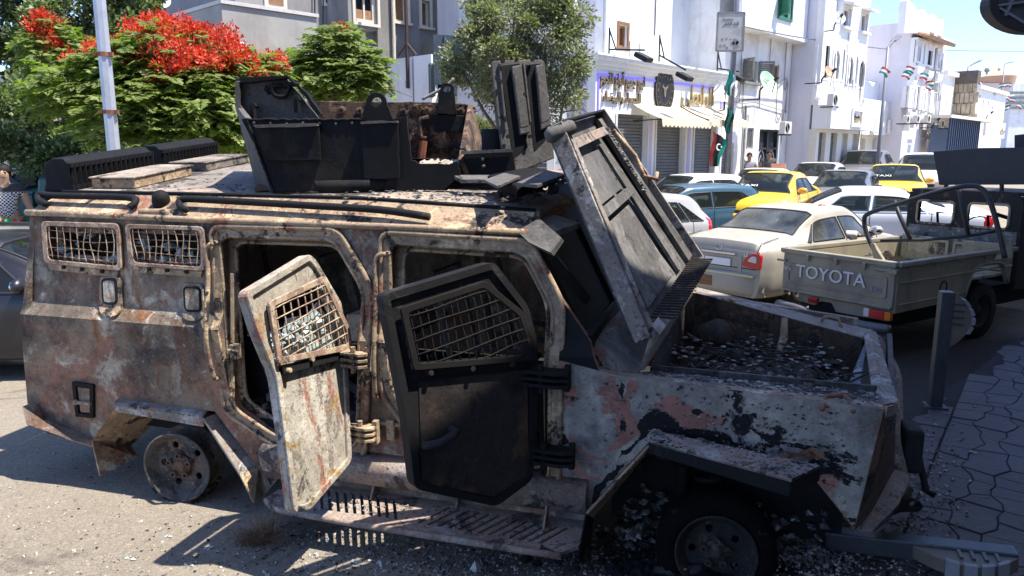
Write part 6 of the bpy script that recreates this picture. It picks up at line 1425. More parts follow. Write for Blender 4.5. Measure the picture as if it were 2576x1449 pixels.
HOODE = burnt('burnt_hood_edge', (.23, .20, .175), [((.38, .36, .33), 5, .55, .06, 111), ((.37, .24, .18), 6, .58, .04, 113), ((.06, .055, .05), 7, .60, .05, 115)], bump=.7)
ENG = burnt('burnt_engine', (.055, .047, .04), [((.12, .115, .11), 9, .60, .06, 121), ((.28, .27, .26), 20, .68, .03, 123), ((.10, .055, .035), 7, .64, .05, 125)], bump=1.0)
STEP = burnt('burnt_step', (.30, .23, .185), [((.35, .30, .27), 5, .54, .08, 131), ((.09, .075, .068), 4, .57, .07, 133), ((.33, .19, .15), 6, .63, .04, 135), ((.04, .035, .03), 22, .64, .04, 137)], bump=.9)
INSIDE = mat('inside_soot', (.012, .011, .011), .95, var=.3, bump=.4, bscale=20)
RIMB = burnt('burnt_rim', (.105, .098, .09), [((.20, .13, .085), 5, .58, .08, 141), ((.05, .047, .045), 5, .56, .08, 143), ((.28, .25, .21), 14, .66, .04, 145)], bump=.4)
NUTM = burnt('burnt_nut', (.13, .085, .062), [((.24, .16, .11), 12, .57, .08, 151)], bump=.4)
SHARD = N('broken_glass'); n = SHARD; n.set(n.ramp(n.noise(12, 6), .3, .7, (.20, .25, .25), (.46, .52, .50)), .35, 0, .5); n.bump(n.noise(25, 5), .5, .01); SHARD = n.m
DEB = burnt('ash_flakes', (.10, .095, .09), [((.32, .31, .29), 14, .52, .06, 161), ((.02, .02, .02), 16, .55, .06, 163)], bump=.5)
# -------- body side with door and window openings
body_px = [(75, 535), (50, 790), (72, 1050), (118, 1090), (240, 1128), (292, 1030), (330, 1010), (540, 1035), (640, 1165), (665, 1200), (840, 1225), (1470, 1335), (1478, 1285), (1640, 1105), (1900, 1140), (2010, 1180), (2050, 1205), (2150, 1335), (2225, 1028), (1545, 942), (1505, 935), (1480, 868), (1398, 740), (1312, 598)]
bpts = [side2(*p) for p in body_px]
bpts[0] = (bpts[0][0], 1.81); bpts[-1] = (bpts[-1][0], 1.785)
d1o = [side2(*p) for p in [(553, 590), (842, 598), (914, 733), (912, 900), (903, 1128), (694, 1098), (588, 1027)]]
d2o = [side2(*p) for p in [(980, 607), (1322, 628), (1392, 772), (1388, 980), (1384, 1215), (1130, 1190), (984, 985)]]
wn1 = [side2(*p) for p in [(118, 572), (288, 578), (288, 668), (118, 656)]]; wn2 = [side2(*p) for p in [(328, 575), (498, 582), (498, 675), (330, 660)]]
g = G(); hl = [rnd_poly(d1o, .07), rnd_poly(d2o, .07), rnd_poly(wn1, .02), rnd_poly(wn2, .02)]
g.sheet(bpts, hl, lambda a, b: s3(a, b), (0, .06, 0), cut=[(0, ZC, 0, 1), (0, ZB, 0, 1)])
SD = g.build('near_side', SIDE, AV, bevel=.006)
# make the front quarter its own paint: split by a second sheet slightly proud ahead of the front door
fq = [p for p in [(1404, 772), (1480, 872), (1507, 937), (1545, 944), (2223, 1030), (2149, 1328), (2050, 1203), (2008, 1178), (1900, 1138), (1640, 1103), (1477, 1283), (1470, 1330), (1398, 1318), (1398, 900)]]
g = G(); g.sheet([side2(*p, -.006) for p in fq], [], lambda a, b: s3(a, b, -.006), (0, .0045, 0), cut=[(0, ZC, 0, 1), (0, ZB, 0, 1)] + [(2.2 + i * .2, 0, 1, 0) for i in range(10)])
g.build('front_quarter', FRONT, AV)
# far side, rear, floor, inside
zR = lambda y: rz_(y)
X0, X1, YF = -1.02, 2.26, 1.95
g = G(); g.prism([(x, YF, z) for x, z in ((X0, 1.9), (X0 - .12, 1.25), (X0 - .1, .5), (4.15, .5), (4.2, 1.03), (3.06, 1.16), (2.5, 1.2), (2.3, 1.9))], (0, .06, 0)); g.build('far_side', SIDE, AV)
g = G(); P = [(bpts[0][0], .135, 1.80), (bpts[1][0], .015, ZC), (bpts[2][0], .09, .47), (bpts[2][0] + .03, 1.93, .5), (bpts[1][0] + .03, 2.0, 1.25), (bpts[0][0] + .03, 1.9, 1.95)]
g.prism(P, (.05, 0, 0)); g.build('rear_wall', SIDE, AV)
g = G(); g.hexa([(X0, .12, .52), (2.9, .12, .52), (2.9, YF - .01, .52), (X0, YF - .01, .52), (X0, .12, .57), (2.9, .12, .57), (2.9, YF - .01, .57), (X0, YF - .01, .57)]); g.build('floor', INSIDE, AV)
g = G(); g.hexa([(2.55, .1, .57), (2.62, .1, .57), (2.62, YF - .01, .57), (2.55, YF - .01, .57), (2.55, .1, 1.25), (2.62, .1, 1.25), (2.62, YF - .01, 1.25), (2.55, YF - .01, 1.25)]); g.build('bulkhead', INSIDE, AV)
for x_, y_ in ((.75, .95), (.75, 1.5), (1.75, .55), (1.75, 1.35), (-.3, 1.4)):
 g = G(); g.tube([(x_, y_ - .22, .58), (x_, y_ - .22, .95), (x_ - .12, y_ - .22, 1.5), (x_ - .12, y_ + .22, 1.5), (x_, y_ + .22, .95), (x_, y_ + .22, .58)], .02, 6); g.tube([(x_, y_ - .22, .95), (x_ + .42, y_ - .22, .93), (x_ + .42, y_ + .22, .93), (x_, y_ + .22, .95)], .02, 6); g.build('seat_frame', ENG, AV)
rsd = random.Random(5)
g = G()
for _ in range(260): g.rock((rsd.uniform(-.2, 2.4), rsd.uniform(.15, 1.7), .59 + rsd.uniform(0, .07)), rsd.uniform(.02, .07))
g.build('floor_debris', ENG, AV, kind='stuff')
g = G(); q0 = sp(868, 812, .25); g.hexa([q0 + Vector(k) for k in ((0, 0, -.12), (.14, .05, -.12), (.14, .3, -.14), (0, .3, -.14), (0, 0, .05), (.14, .05, .04), (.14, .3, .06), (0, .3, .04))]); g.build('seat_box', DOORL, AV, bevel=.01)
# charred bits low in the doorway
g = G(); q0 = sp(680, 1060, .1); g.box(q0 + Vector((.03, .03, 0)), (.05, .06, .30)); g.box(q0 + Vector((.03, .03, .16)), (.08, .09, .05)); g.build('door_catch', ENG, AV, bevel=.006)
# -------- door surrounds: two nested weather strips
def ring_tube(nm, pts, r, m_, off=-.012, par=AV, rr=.07):
 g = G(); g.tube([s3(a, b, off) for a, b in rnd_poly(pts, rr, 4)], r, 7, closed=True); return g.build(nm, m_, par, smooth=True)
for d_ in (d1o, d2o):
 fr = link('door_frame', None, AV)
 g = G(); g.sheet(rnd_poly(inset(d_, -.045), .09, 4), [rnd_poly(inset(d_, .002), .07, 4)], lambda a, b: s3(a, b, -.016), (0, .0145, 0), cut=[(0, ZC, 0, 1), (0, ZB, 0, 1)]); g.build('frame_plate', TRIM, fr)
 ring_tube('seal', inset(d_, -.05), .016, TRIM, -.018, fr); ring_tube('seal', inset(d_, .006), .013, TRIM, -.012, fr)
 g = G(); g.sheet(rnd_poly(inset(d_, -.01), .07, 4), [rnd_poly(inset(d_, .05), .06, 4)], lambda a, b: s3(a, b, .075), (0, .02, 0), cut=[(0, ZC, 0, 1), (0, ZB, 0, 1)]); g.build('inner_flange', TRIM, fr)
 ring_tube('seal', inset(d_, .05), .012, TRIM, .07, fr)
# -------- barred rear windows
def grid_wires(par, P, nu, nv, r, m_, bend=.012, skip=(), seed=1, nm='wire'):
 """P(u, v) -> 3-D; sagging wires nu x nv"""
 rs = random.Random(seed); sa = [rs.uniform(-1, 1) for _ in range(40)]
 for i in range(nu):
  u = (i + .5) / nu; g = G(); g.tube([P(u + bend * sa[i] * math.sin(v * 5 + i), v) + Vector((0, -.004, 0)) for v in [k / 8 for k in range(9)]], r, 5); g.build(nm, m_, par, smooth=True)
 for j in range(nv):
  v = (j + .5) / nv; g = G(); g.tube([P(u, v + bend * sa[j + 20] * math.sin(u * 6 + j) + .02 * math.sin(u * 3.1)) + Vector((0, .004, 0)) for u in [k / 10 for k in range(11)]], r, 5); g.build(nm, m_, par, smooth=True)
def bil(q):
 a, b, c, d = q
 return lambda u, v: (a * (1 - u) + b * u) * (1 - v) + (d * (1 - u) + c * u) * v
for k, (outer, inner, nu) in enumerate((([(102, 556), (298, 562), (298, 684), (102, 664)], [(114, 568), (290, 575), (288, 671), (114, 654)], 10), ([(312, 563), (512, 570), (510, 684), (318, 670)], [(324, 575), (501, 580), (500, 673), (330, 661)], 10))):
 cg = link('window_cage', None, AV)
 o_, i_ = [side2(*p, -.03) for p in outer], [side2(*p, -.03) for p in inner]
 g = G(); g.sheet(rnd_poly(o_, .04, 4), [rnd_poly(i_, .03, 4)], lambda a, b: s3(a, b, -.034), (0, .022, 0)); g.build('cage_frame', MESHM, cg, bevel=.004)
 Q = bil([s3(*side2(*p, -.03), -.026) for p in inner]); grid_wires(cg, Q, nu, 4 if k == 0 else 5, .0032, MESHM, .03, seed=k + 3)
 lb = [side2(*p) for p in ((outer[3][0] + 14, outer[3][1] - 1), (outer[2][0] - 4, outer[2][1] - 1), (outer[2][0] - 8, outer[2][1] + 15), (outer[3][0] + 22, outer[3][1] + 16))]
 g = G(); g.sheet(lb, [], lambda a, b: s3(a, b, -.02), (0, .018, 0)); g.build('hinge_strip', TRIM, cg, bevel=.004)
 for u in (.22, .5, .8): p_ = s3(*[lb[3][q] + (lb[2][q] - lb[3][q]) * u for q in (0, 1)], -.03) + Vector((0, 0, .03)); g = G(); g.cyl(p_, p_ + Vector((0, .012, 0)), .013, 8); g.build('bolt', BLACKSOOT, cg)
 g = G(); rs = random.Random(40 + k)
 wn = (wn1, wn2)[k]; pi = inset(wn, .0)
 for _ in range(18):
  u = rs.random(); v = rs.random() ** 2.6; a = wn[3][0] + (wn[2][0] - wn[3][0]) * u; b = wn[3][1] + (wn[2][1] - wn[3][1]) * u + v * .2
  g.rock(s3(a, b + .01, .05 + rs.uniform(0, .03)), rs.uniform(.015, .05))
 g.build('glass_fragment', SHARD, AV, kind='stuff')
 g = G(); g.sheet(rnd_poly(inset(wn, -.01), .02), [rnd_poly(inset(wn, .035), .02)], lambda a, b: s3(a, b, .062), (0, .02, 0)); g.build('window_rebate', TRIM, cg)
# firing ports, hatch flap, grab bars
for (a, b, m_) in ((((248, 697), (292, 697), (302, 705), (298, 790), (286, 796), (262, 796), (244, 780), (243, 745)), ((254, 703), (288, 703), (288, 765), (254, 765)), TRIM), (((452, 712), (502, 716), (506, 730), (506, 800), (494, 808), (468, 806), (455, 796)), ((460, 722), (500, 724), (500, 784), (460, 784)), SIDE)):
 t_ = link('firing_port', None, AV)
 g = G(); g.sheet(rnd_poly([side2(*p) for p in a], .02), [], lambda x, z: s3(x, z, -.02), (0, .0185, 0), cut=[(0, ZC, 0, 1), (0, ZB, 0, 1)]); g.build('port_plate', m_, t_, bevel=.004)
 ip = rnd_poly([side2(*p) for p in b], .03, 4); g = G(); g.tube([s3(x, z, -.022) for x, z in ip], .008, 6, closed=True); g.build('port_rim', BLACKSOOT, t_)
 g = G(); g.sheet(inset(ip, .008), [], lambda x, z: s3(x, z, -.028), (0, .007, 0), cut=[(0, ZC, 0, 1), (0, ZB, 0, 1)]); g.build('port_cover', DOORL if m_ is TRIM else SIDE, t_, bevel=.003)
fl = [side2(*p) for p in ((186, 958), (240, 966), (241, 1050), (196, 1046))]
t_ = link('fuel_flap', None, AV)
g = G(); g.sheet(rnd_poly(fl, .01), [rnd_poly(inset(fl, .028), .01)], lambda x, z: s3(x, z, -.02), (0, .0185, 0)); g.build('flap_frame', BLACKSOOT, t_, bevel=.003)
g = G(); g.sheet(inset(fl, .036), [], lambda x, z: s3(x, z, -.012), (0, .0105, 0)); g.build('flap', SIDE, t_, bevel=.003)
p_, q_ = sp(190, 1012, -.03), sp(228, 1016, -.03); g = G(); g.tube([p_, q_], .012, 8); g.ball(p_, .02, 8); g.build('flap_latch', CHROME if False else TRIM, t_)
def grab(pts, r=.014):
 g = G(); g.tube(crc([sp(*p, -.05) for p in pts], 4), r, 8); h = g.build('grab_bar', TRIM, AV, smooth=True)
 for e in (0, -1): a = sp(*pts[e], -.05); g = G(); g.cyl(a, a + Vector((0, .055, 0)), r * 1.1, 8); g.build('bar_foot', TRIM, h)
grab([(535, 612), (516, 628), (516, 700), (518, 840), (525, 900), (540, 955)]); grab([(968, 640), (942, 655), (938, 760), (940, 900), (944, 1000)])
# -------- roof: chamfer strip, roof plate, gutter
ridge = [Vector((x, .30, z)) for x, z in ((-.98, 1.93), (.2, 1.93), (1.2, 1.925), (1.75, 1.90), (2.26, 1.875))]
bot = [Vector((x, .115, z)) for x, z in ((bpts[0][0] - .01, 1.815), (.2, 1.80), (1.2, 1.795), (1.75, 1.79), (2.27, 1.785))]
g = G(); vs = ridge + bot; g.add(vs + [v + Vector((0, .05, -.04)) for v in vs], [(i, i + 1, 6 + i, 5 + i) for i in range(4)] + [(10 + i, 15 + i, 16 + i, 11 + i) for i in range(4)] + [(i + 1, i, 10 + i, 11 + i) for i in range(4)] + [(5 + i, 6 + i, 16 + i, 15 + i) for i in range(4)] + [(0, 5, 15, 10), (4, 14, 19, 9)])
g.build('roof_chamfer', TRIM, AV, bevel=.004)
nxr, nyr = 28, 14; vs = []
for j in range(nyr + 1):
 y = .30 + (1.92 - .30) * j / nyr
 for i in range(nxr + 1):
  x = -.98 + 3.26 * i / nxr; zz = (interp([(p.x, p.z) for p in ridge], x) + (y - .3) * .105)
  vs.append((x, y, zz + .006 * noise.noise((x * 3, y * 3, 0))))
g = G(); g.add(vs, [(j * (nxr + 1) + i, j * (nxr + 1) + i + 1, (j + 1) * (nxr + 1) + i + 1, (j + 1) * (nxr + 1) + i) for j in range(nyr) for i in range(nxr)])
rf = g.build('roof', ROOFM, AV, smooth=True); m_ = rf.modifiers.new('sheet', 'SOLIDIFY'); m_.thickness = .05; m_.offset = -1
g = G(); g.tube([b + Vector((0, -.012, -.005)) for b in bot], .02, 7); g.build('gutter', TRIM, AV, smooth=True)
g = G(); g.tube([r + Vector((0, 0, .006)) for r in ridge], .012, 6); g.build('roof_seam', BLACKSOOT, AV, smooth=True)
def rail(px, r=.022):
 P = [on(*p, (0, .2, 1.865), (0, -.7, .714)) + Vector((0, -.03, .03)) for p in px]; g = G(); g.tube(crc(P, 4), r, 8, closed=False); return g.build('roof_rail', BLACKSOOT, AV, smooth=True)
rail([(128, 524), (110, 516), (112, 500), (150, 503), (330, 508), (350, 520), (335, 534)]); rail([(478, 540), (463, 530), (470, 513), (560, 516), (800, 530), (960, 540), (1085, 558)])
# bump lamp on the edge
q0 = on(402, 505, (0, .22, 1.9), (0, 1, 0)); g = G(); g.lathe([(.05, -.05), (.055, .0), (.05, .035), (.032, .06), (0, .068)], q0 + Vector((.01, 0, .0)), (.25, -.35, .9), 16); lm = g.build('marker_lamp', BLACKSOOT, AV, smooth=True)
g = G(); g.box(q0 + Vector((.02, -.03, -.08)), (.22, .14, .07)); g.build('lamp_base', TRIM, lm, bevel=.015)
# louvred vents and flat hatches on the rear of the roof
def roof_vent(xa, xb, ya, yb, h):
 t_ = link('roof_vent', None, AV)
 z0, z1 = rz_(ya) + .004, rz_(yb) + .004
 prof = [(xa, 0), (xa, h * .82), (xa + .08, h), (xb - .05, h), (xb, h * .8), (xb, 0)]
 A = [(x, ya, z0 + z) for x, z in prof]; Bq = [(x, yb, z1 + z) for x, z in prof]
 g = G(); k = len(prof); g.add(A + Bq, [(i, i + 1, k + i + 1, k + i) for i in range(k - 2)] + [tuple(range(k))[::-1], tuple(range(k, 2 * k))]); g.build('hood', TURR, t_, bevel=.008)
 g = G(); g.hexa([(xb - .07, ya + .01, z0), (xb - .04, ya + .01, z0), (xb - .04, yb - .01, z1), (xb - .07, yb - .01, z1), (xb - .07, ya + .01, z0 + h * .75), (xb - .04, ya + .01, z0 + h * .75), (xb - .04, yb - .01, z1 + h * .75), (xb - .07, yb - .01, z1 + h * .75)]); g.build('backing', INSIDE, t_)
 nb = 16
 for i in range(nb + 1):
  y = ya + .02 + (yb - ya - .04) * i / nb; z = z0 + (z1 - z0) * i / nb; g = G(); g.box((xb - .005, y, z + h * .42), (.05, .016, h * .72), M=Matrix.Rotation(.5, 3, 'Z')); g.build('louvre', TURR, t_)
 g = G(); g.bar((xb, ya, z0 + h * .77), (xb, yb, z1 + h * .77), .03, .03); g.bar((xb, ya, z0 + .015), (xb, yb, z1 + .015), .03, .03); g.build('louvre_rail', TURR, t_)
roof_vent(-1.20, -.98, .37, 1.13, .21); roof_vent(-1.30, -1.06, 1.32, 2.0, .20)
def roof_hatch(pts, h, m_):
 t_ = link('roof_hatch', None, AV); P = [Vector((x, y, rz_(y) + .003)) for x, y in pts]
 g = G(); g.prism(P, (0, 0, h)); g.build('hatch_body', m_, t_, bevel=.006)
 c_ = sum(P, Vector()) / 4; g = G(); g.prism([c_ + (p - c_) * 1.05 + Vector((0, 0, h + .001)) for p in P], (0, 0, .012)); g.build('hatch_lid', ROOFM, t_, bevel=.004)
roof_hatch([(-.90, .46), (-.56, .48), (-.62, 1.12), (-.95, 1.14)], .065, TRIM); roof_hatch([(-.99, 1.33), (-.67, 1.35), (-.68, 1.9), (-.99, 1.9)], .06, ROOFM)
q0 = roof3(398, 428); g = G(); g.lathe([(.09, 0), (.085, .05), (.05, .085), (0, .095)], q0 + Vector((-.2, .1, 0)), (0, 0, 1), 14); g.build('roof_dome', BLACKSOOT, AV, smooth=True)
# box of charred stores at the front of the roof
q = [roof3(*p, .0) for p in ((1225, 478), (1300, 510), (1405, 470), (1340, 452))]
g = G(); g.prism([p + Vector((0, 0, .02)) for p in q], (0, 0, .07)); g.build('stowage_box', TURR, AV, bevel=.015)
q = [roof3(*p, .1) for p in ((1218, 458), (1252, 474), (1310, 448), (1268, 440))]; g = G(); g.prism(q, (0, 0, .012)); g.build('loose_plate', TURL, AV)
q = [roof3(*p, .1) for p in ((1300, 468), (1352, 474), (1425, 446), (1372, 436))]; g = G(); g.prism(q, (0, 0, .02)); g.build('loose_plate', TURL, AV, bevel=.004)
g = G()
for _ in range(160):
 u, v = rsd.random(), rsd.random(); p_ = roof3(1240 + u * 230, 495 + v * 20 - u * 40 + rsd.uniform(-14, 10)); g.rock(p_ + Vector((0, 0, .015)), rsd.uniform(.01, .035))
g.build('roof_debris', ENG, AV, kind='stuff')
p_ = roof3(1418, 478, .06); g = G(); g.tube([p_, p_ + Vector((.1, -.1, -.02)), p_ + Vector((.16, -.12, -.05))], .035, 8); g.lathe([(.04, -.03), (.055, 0), (.04, .03), (.03, 0)], p_ + Vector((.14, -.1, -.03)), (1, -.6, .2), 14); g.build('hose', RUBBER, AV, smooth=True)
g = G()
for k in range(420):
 x, y = rsd.uniform(-.9, 2.2), rsd.uniform(.32, 1.8);
 if rsd.random() < .5: x = rsd.choice((-.75, -.5, .2, 1.3, 1.9)) + rsd.gauss(0, .22); y = .45 + abs(rsd.gauss(0, .2))
 if not (-.95 < x < 2.25): continue
 g.rock((x, y, interp([(p.x, p.z) for p in ridge], x) + (y - .3) * .105 + .004), rsd.uniform(.004, .018), 0, .35)
g.build('roof_flakes', DEB, AV, kind='stuff')
g = G(); p_ = roof3(396, 432);
for k in range(5): g.rock(p_ + Vector((rsd.uniform(-.05, .1), rsd.uniform(-.06, .06), .02)), rsd.uniform(.03, .06))
g.build('white_ash_lump', mat('white_ash', (.55, .53, .5), .95, var=.15), AV)
# -------- turret: world-facing tub, traced on planes at their own distances
TU = link('turret', None, AV)
YN = wor_((.57, .38, 0)).y
def tw(px, py, d=0.0): return loc_(at_y(px, py, YN + d))
def panel(nm, px, d, thick, m_, par=TU, bevel=.006, holes=(), world_thick=None):
 """plate traced on an upright plane d behind the turret's near face, with real thickness away from the viewer"""
 O2 = at_y(1288, 724, YN + d)
 f = lambda p: at_y(p[0], p[1], YN + d)
 pts = [f(p) for p in px]; hs = [[f(p) for p in h] for h in holes]; pz = [(p.x, p.z) for p in pts]
 pz = [tuple(Vector(pz[i]).lerp(Vector(pz[(i + 1) % len(pz)]), k / 5) + Vector((rsd.uniform(-.003, .003), rsd.uniform(-.003, .003)))) for i in range(len(pz)) for k in range(5)]
 g = G(); g.sheet(pz, [[(p.x, p.z) for p in h] for h in hs], lambda a, b: loc_((a, YN + d, b)), TOL @ Vector((0, thick, 0)))
 return g.build(nm, m_, par, bevel=bevel)
nf = [(606, 298), (625, 303), (800, 300), (985, 300), (1022, 292), (1035, 402), (1058, 412), (1130, 412), (1150, 405), (1160, 440), (1118, 476), (1000, 484), (800, 488), (690, 487), (668, 420)]
panel('near_plate', nf, 0, .035, TURR)
panel('applique_plate', [(640, 318), (800, 315), (806, 402), (700, 405), (668, 400)], -.03, .028, TURR); g_ = panel('plate_lip', [(638, 314), (798, 311), (800, 318), (642, 321)], -.05, .06, TURL)
panel('applique_plate', [(908, 310), (1000, 306), (1006, 450), (915, 450)], -.03, .028, TURR); panel('plate_lip', [(906, 306), (1000, 303), (1001, 309), (908, 312)], -.045, .05, TURL)
for k in range(9): c_ = at_y(640 + 41 * k, 309 + (k % 3), YN); g = G(); g.ball(loc_(c_), .011, 6); g.build('rivet', TURL, TU)
for a_, b_ in (((612, 301), (985, 301)), ((690, 486), (1000, 483)), ((622, 303), (688, 485))):
 g = G(); g.tube([loc_(at_y(a_[0] + (b_[0] - a_[0]) * k / 40, a_[1] + (b_[1] - a_[1]) * k / 40, YN - .002)) + Vector((0, 0, rsd.uniform(-.004, .004))) for k in range(41)], [rsd.uniform(.006, .012) for k in range(41)], 5); g.build('weld_bead', TURR, TU, smooth=True)
# left flank joins near and far faces
A = [at_y(590, 262, YN + .35), at_y(622, 303, YN + .012), at_y(690, 487, YN + .012), at_y(645, 470, YN + .35)]
g = G(); g.prism([loc_(p) for p in A], TOL @ Vector((.035, .01, 0))); g.build('flank_plate', TURL, TU, bevel=.005)
A2 = [at_y(590, 262, YN + .36), at_y(645, 470, YN + .36), at_y(655, 440, YN + 1.2), at_y(640, 258, YN + 1.2)]
g = G(); g.prism([loc_(p) for p in A2], TOL @ Vector((.035, 0, 0))); g.build('flank_plate', TURR, TU)
panel('far_plate', [(720, 258), (800, 255), (960, 256), (1080, 257), (1178, 262), (1196, 300), (1215, 395), (1200, 440), (720, 440)], 1.25, .04, TURIN)
A3 = [at_y(1178, 262, YN + 1.24), at_y(1216, 395, YN + 1.24), at_y(1170, 440, YN + .1), at_y(1152, 404, YN + .1)]
g = G(); g.prism([loc_(p) for p in A3], TOL @ Vector((.03, 0, 0))); g.build('flank_plate', TURIN, TU)
# debris floor of the tub
F_ = [at_y(640, 470, YN + .1), at_y(1140, 425, YN + .05), at_y(1205, 405, YN + 1.2), at_y(700, 430, YN + 1.2)]
g = G(); g.prism([loc_(p) for p in F_], (0, 0, -.03)); g.build('tub_floor', TURIN, TU)
g = G()
for _ in range(160): u, v = rsd.uniform(.62, 1), rsd.random(); p_ = F_[0].lerp(F_[1], u).lerp(F_[3].lerp(F_[2], u), v * .9); g.rock(loc_(p_) + Vector((0, 0, .015)), rsd.uniform(.01, .045))
g.build('pale_rubble', mat('pale_rubble', (.42, .36, .29), .95, var=.3, scale=20), TU, kind='stuff')
# bolts and scabs on the lit inner face
g = G()
for (px, py) in ((1046, 272), (1075, 278), (1100, 282), (1126, 277), (1160, 280), (1054, 330), (1048, 342), (1178, 345), (1095, 372), (1120, 375), (1150, 372), (1180, 330), (1066, 365), (860, 278), (905, 280), (760, 278), (720, 276), (1015, 282)):
 c_ = at_y(px, py, YN + 1.245); g.lathe([(.034, 0), (.03, .018), (.014, .022), (.012, .012), (0, .012)], loc_(c_), TOL @ Vector((0, -1, 0)), 9)
for _ in range(120): c_ = at_y(rsd.uniform(1020, 1200), rsd.choice((rsd.uniform(262, 285), rsd.uniform(330, 385))), YN + 1.24); g.rock(loc_(c_), rsd.uniform(.006, .02))
g.build('bolts_and_scabs', TURIN, TU, kind='stuff')
panel('inner_pad', [(1090, 288), (1168, 290), (1166, 335), (1090, 330)], 1.20, .03, TURR); panel('inner_pad', [(1000, 298), (1026, 298), (1026, 345), (1002, 340)], .9, .03, TURR)
g = G(); g.tube([loc_(at_y(*p, YN + 1.2)) for p in ((1078, 296), (1060, 300), (1056, 320), (1058, 345), (1072, 350))], .022, 8); g.build('inner_handle', TURIN, TU, smooth=True)
g = G(); g.tube([loc_(at_y(1066, 354, YN + 1.2)), loc_(at_y(1060, 400, YN + 1.2))], .03, 6); g.build('inner_post', mat('red_rust', (.24, .08, .045), .85, var=.3, scale=15), TU)
# lifting eyes
def eye(cx, cy, r, base, d, nm='lifting_eye'):
 k = 14; o_ = [(cx + r * math.cos(a), cy - r * math.sin(a)) for a in [math.pi * i / k for i in range(k + 1)]]
 px = [(base[1][0], base[1][1])] + o_ + [(base[0][0], base[0][1])]; h = [(cx + r * .55 * math.cos(a), cy - 2 - r * .5 * math.sin(a)) for a in [2 * math.pi * i / 14 for i in range(14)]]
 return panel(nm, px, d, .045, TURR, bevel=.008, holes=[h])
eye(946, 258, 25, ((908, 302), (990, 302)), -.012); eye(1124, 226, 17, ((1098, 285), (1148, 287)), 1.18)
# opened hatch lid at the left: leaning plate with a ring handle
lid = [(594, 204), (718, 194), (806, 305), (614, 305), (597, 262)]
panel('hatch_lid', lid, .33, .04, TURL); panel('lid_flange', [(592, 203), (602, 206), (604, 265), (622, 294), (608, 296), (592, 262)], .27, .07, TURL)
panel('lid_flange', [(602, 195), (722, 189), (726, 196), (604, 209)], .27, .07, TURR); panel('lid_flange', [(718, 191), (728, 196), (770, 232), (808, 287), (798, 288), (762, 237)], .27, .07, TURR)
g = G(); g.tube([loc_(at_y(*p, YN + .29)) for p in crc([(695, 214), (728, 217), (722, 232), (716, 242), (695, 241), (686, 228), (692, 216), (735, 212), (752, 212)], 3)], .016, 7); g.tube([loc_(at_y(*p, YN + .29)) for p in ((672, 214), (668, 226), (680, 236))], .012, 6); g.tube([loc_(at_y(*p, YN + .29)) for p in ((668, 226), (690, 212))], .012, 6); g.build('ring_handle', BLACKSOOT, TU, smooth=True)
for px, py in ((642, 268), (752, 252)):
 c_ = at_y(px, py, YN + .3); g = G(); g.cyl(loc_(c_), loc_(c_ + Vector((0, -.06, 0))), .022, 8); g.box(loc_(c_ + Vector((0, -.05, -.04))), (.03, .03, .08)); g.build('lid_latch', BLACKSOOT, TU)
# gunner's shield at the right with two visor frames
def shp(px, py):
 """pixel -> shield plane, leaning and turned a little to the right"""
 p0 = at_y(1270, 440, YN + .15); n_ = Vector((.28, -.95, .14)); return hit(px, py, p0, n_)
SN_ = Vector((.28, -.95, .14)).normalized()
def spanel(nm, px, off, thick, m_, holes=(), bevel=.005, par=None):
 p0 = shp(1270, 440); u_ = Vector((.95, .28, 0)).normalized(); v_ = SN_.cross(u_) * -1; v_ = u_.cross(SN_); v_ = v_ if v_.z > 0 else -v_
 f = lambda p: ((shp(*p) - p0).dot(u_), (shp(*p) - p0).dot(v_))
 g = G(); g.sheet([f(p) for p in px], [[f(p) for p in h] for h in holes], lambda a, b: loc_(p0 + u_ * a + v_ * b + SN_ * off), TOL @ (SN_ * -thick)); return g.build(nm, m_, par or TU, bevel=bevel)
spanel('gun_shield', [(1236, 158), (1242, 153), (1258, 152), (1362, 150), (1370, 156), (1395, 398), (1274, 443), (1270, 440)], 0, .03, TURL)
for v, inn in (([(1258, 166), (1307, 160), (1326, 370), (1291, 398)], [(1284, 170), (1308, 166), (1330, 336), (1306, 342)]), ([(1318, 164), (1360, 160), (1372, 352), (1344, 380)], [(1344, 168), (1362, 164), (1382, 318), (1358, 330)])):
 spanel('visor_recess', v, .004, .003, TURR, bevel=0); spanel('visor_frame', inn, .035, .03, TURL, bevel=.008)
 m2 = [tuple(Vector(p).lerp(sum((Vector(q) for q in inn), Vector((0, 0))) / 4, .22)) for p in inn]
 spanel('visor_glass', m2, .038, .002, TURL, bevel=0)
for x_, y0, y1 in ((1252, 160, 330), (1313, 158, 310)): spanel('visor_hinge', [(x_, y0), (x_ + 5, y0), (x_ + 22, y1), (x_ + 17, y1)], .02, .018, TURL)
for p_ in ((1262, 156), (1296, 153), (1336, 152), (1256, 208), (1268, 300), (1316, 240), (1275, 345), (1330, 345)): c_ = shp(*p_) + SN_ * .02; g = G(); g.cyl(loc_(c_), loc_(c_ + SN_ * .018), .013, 8); g.build('bolt', TURR, TU)
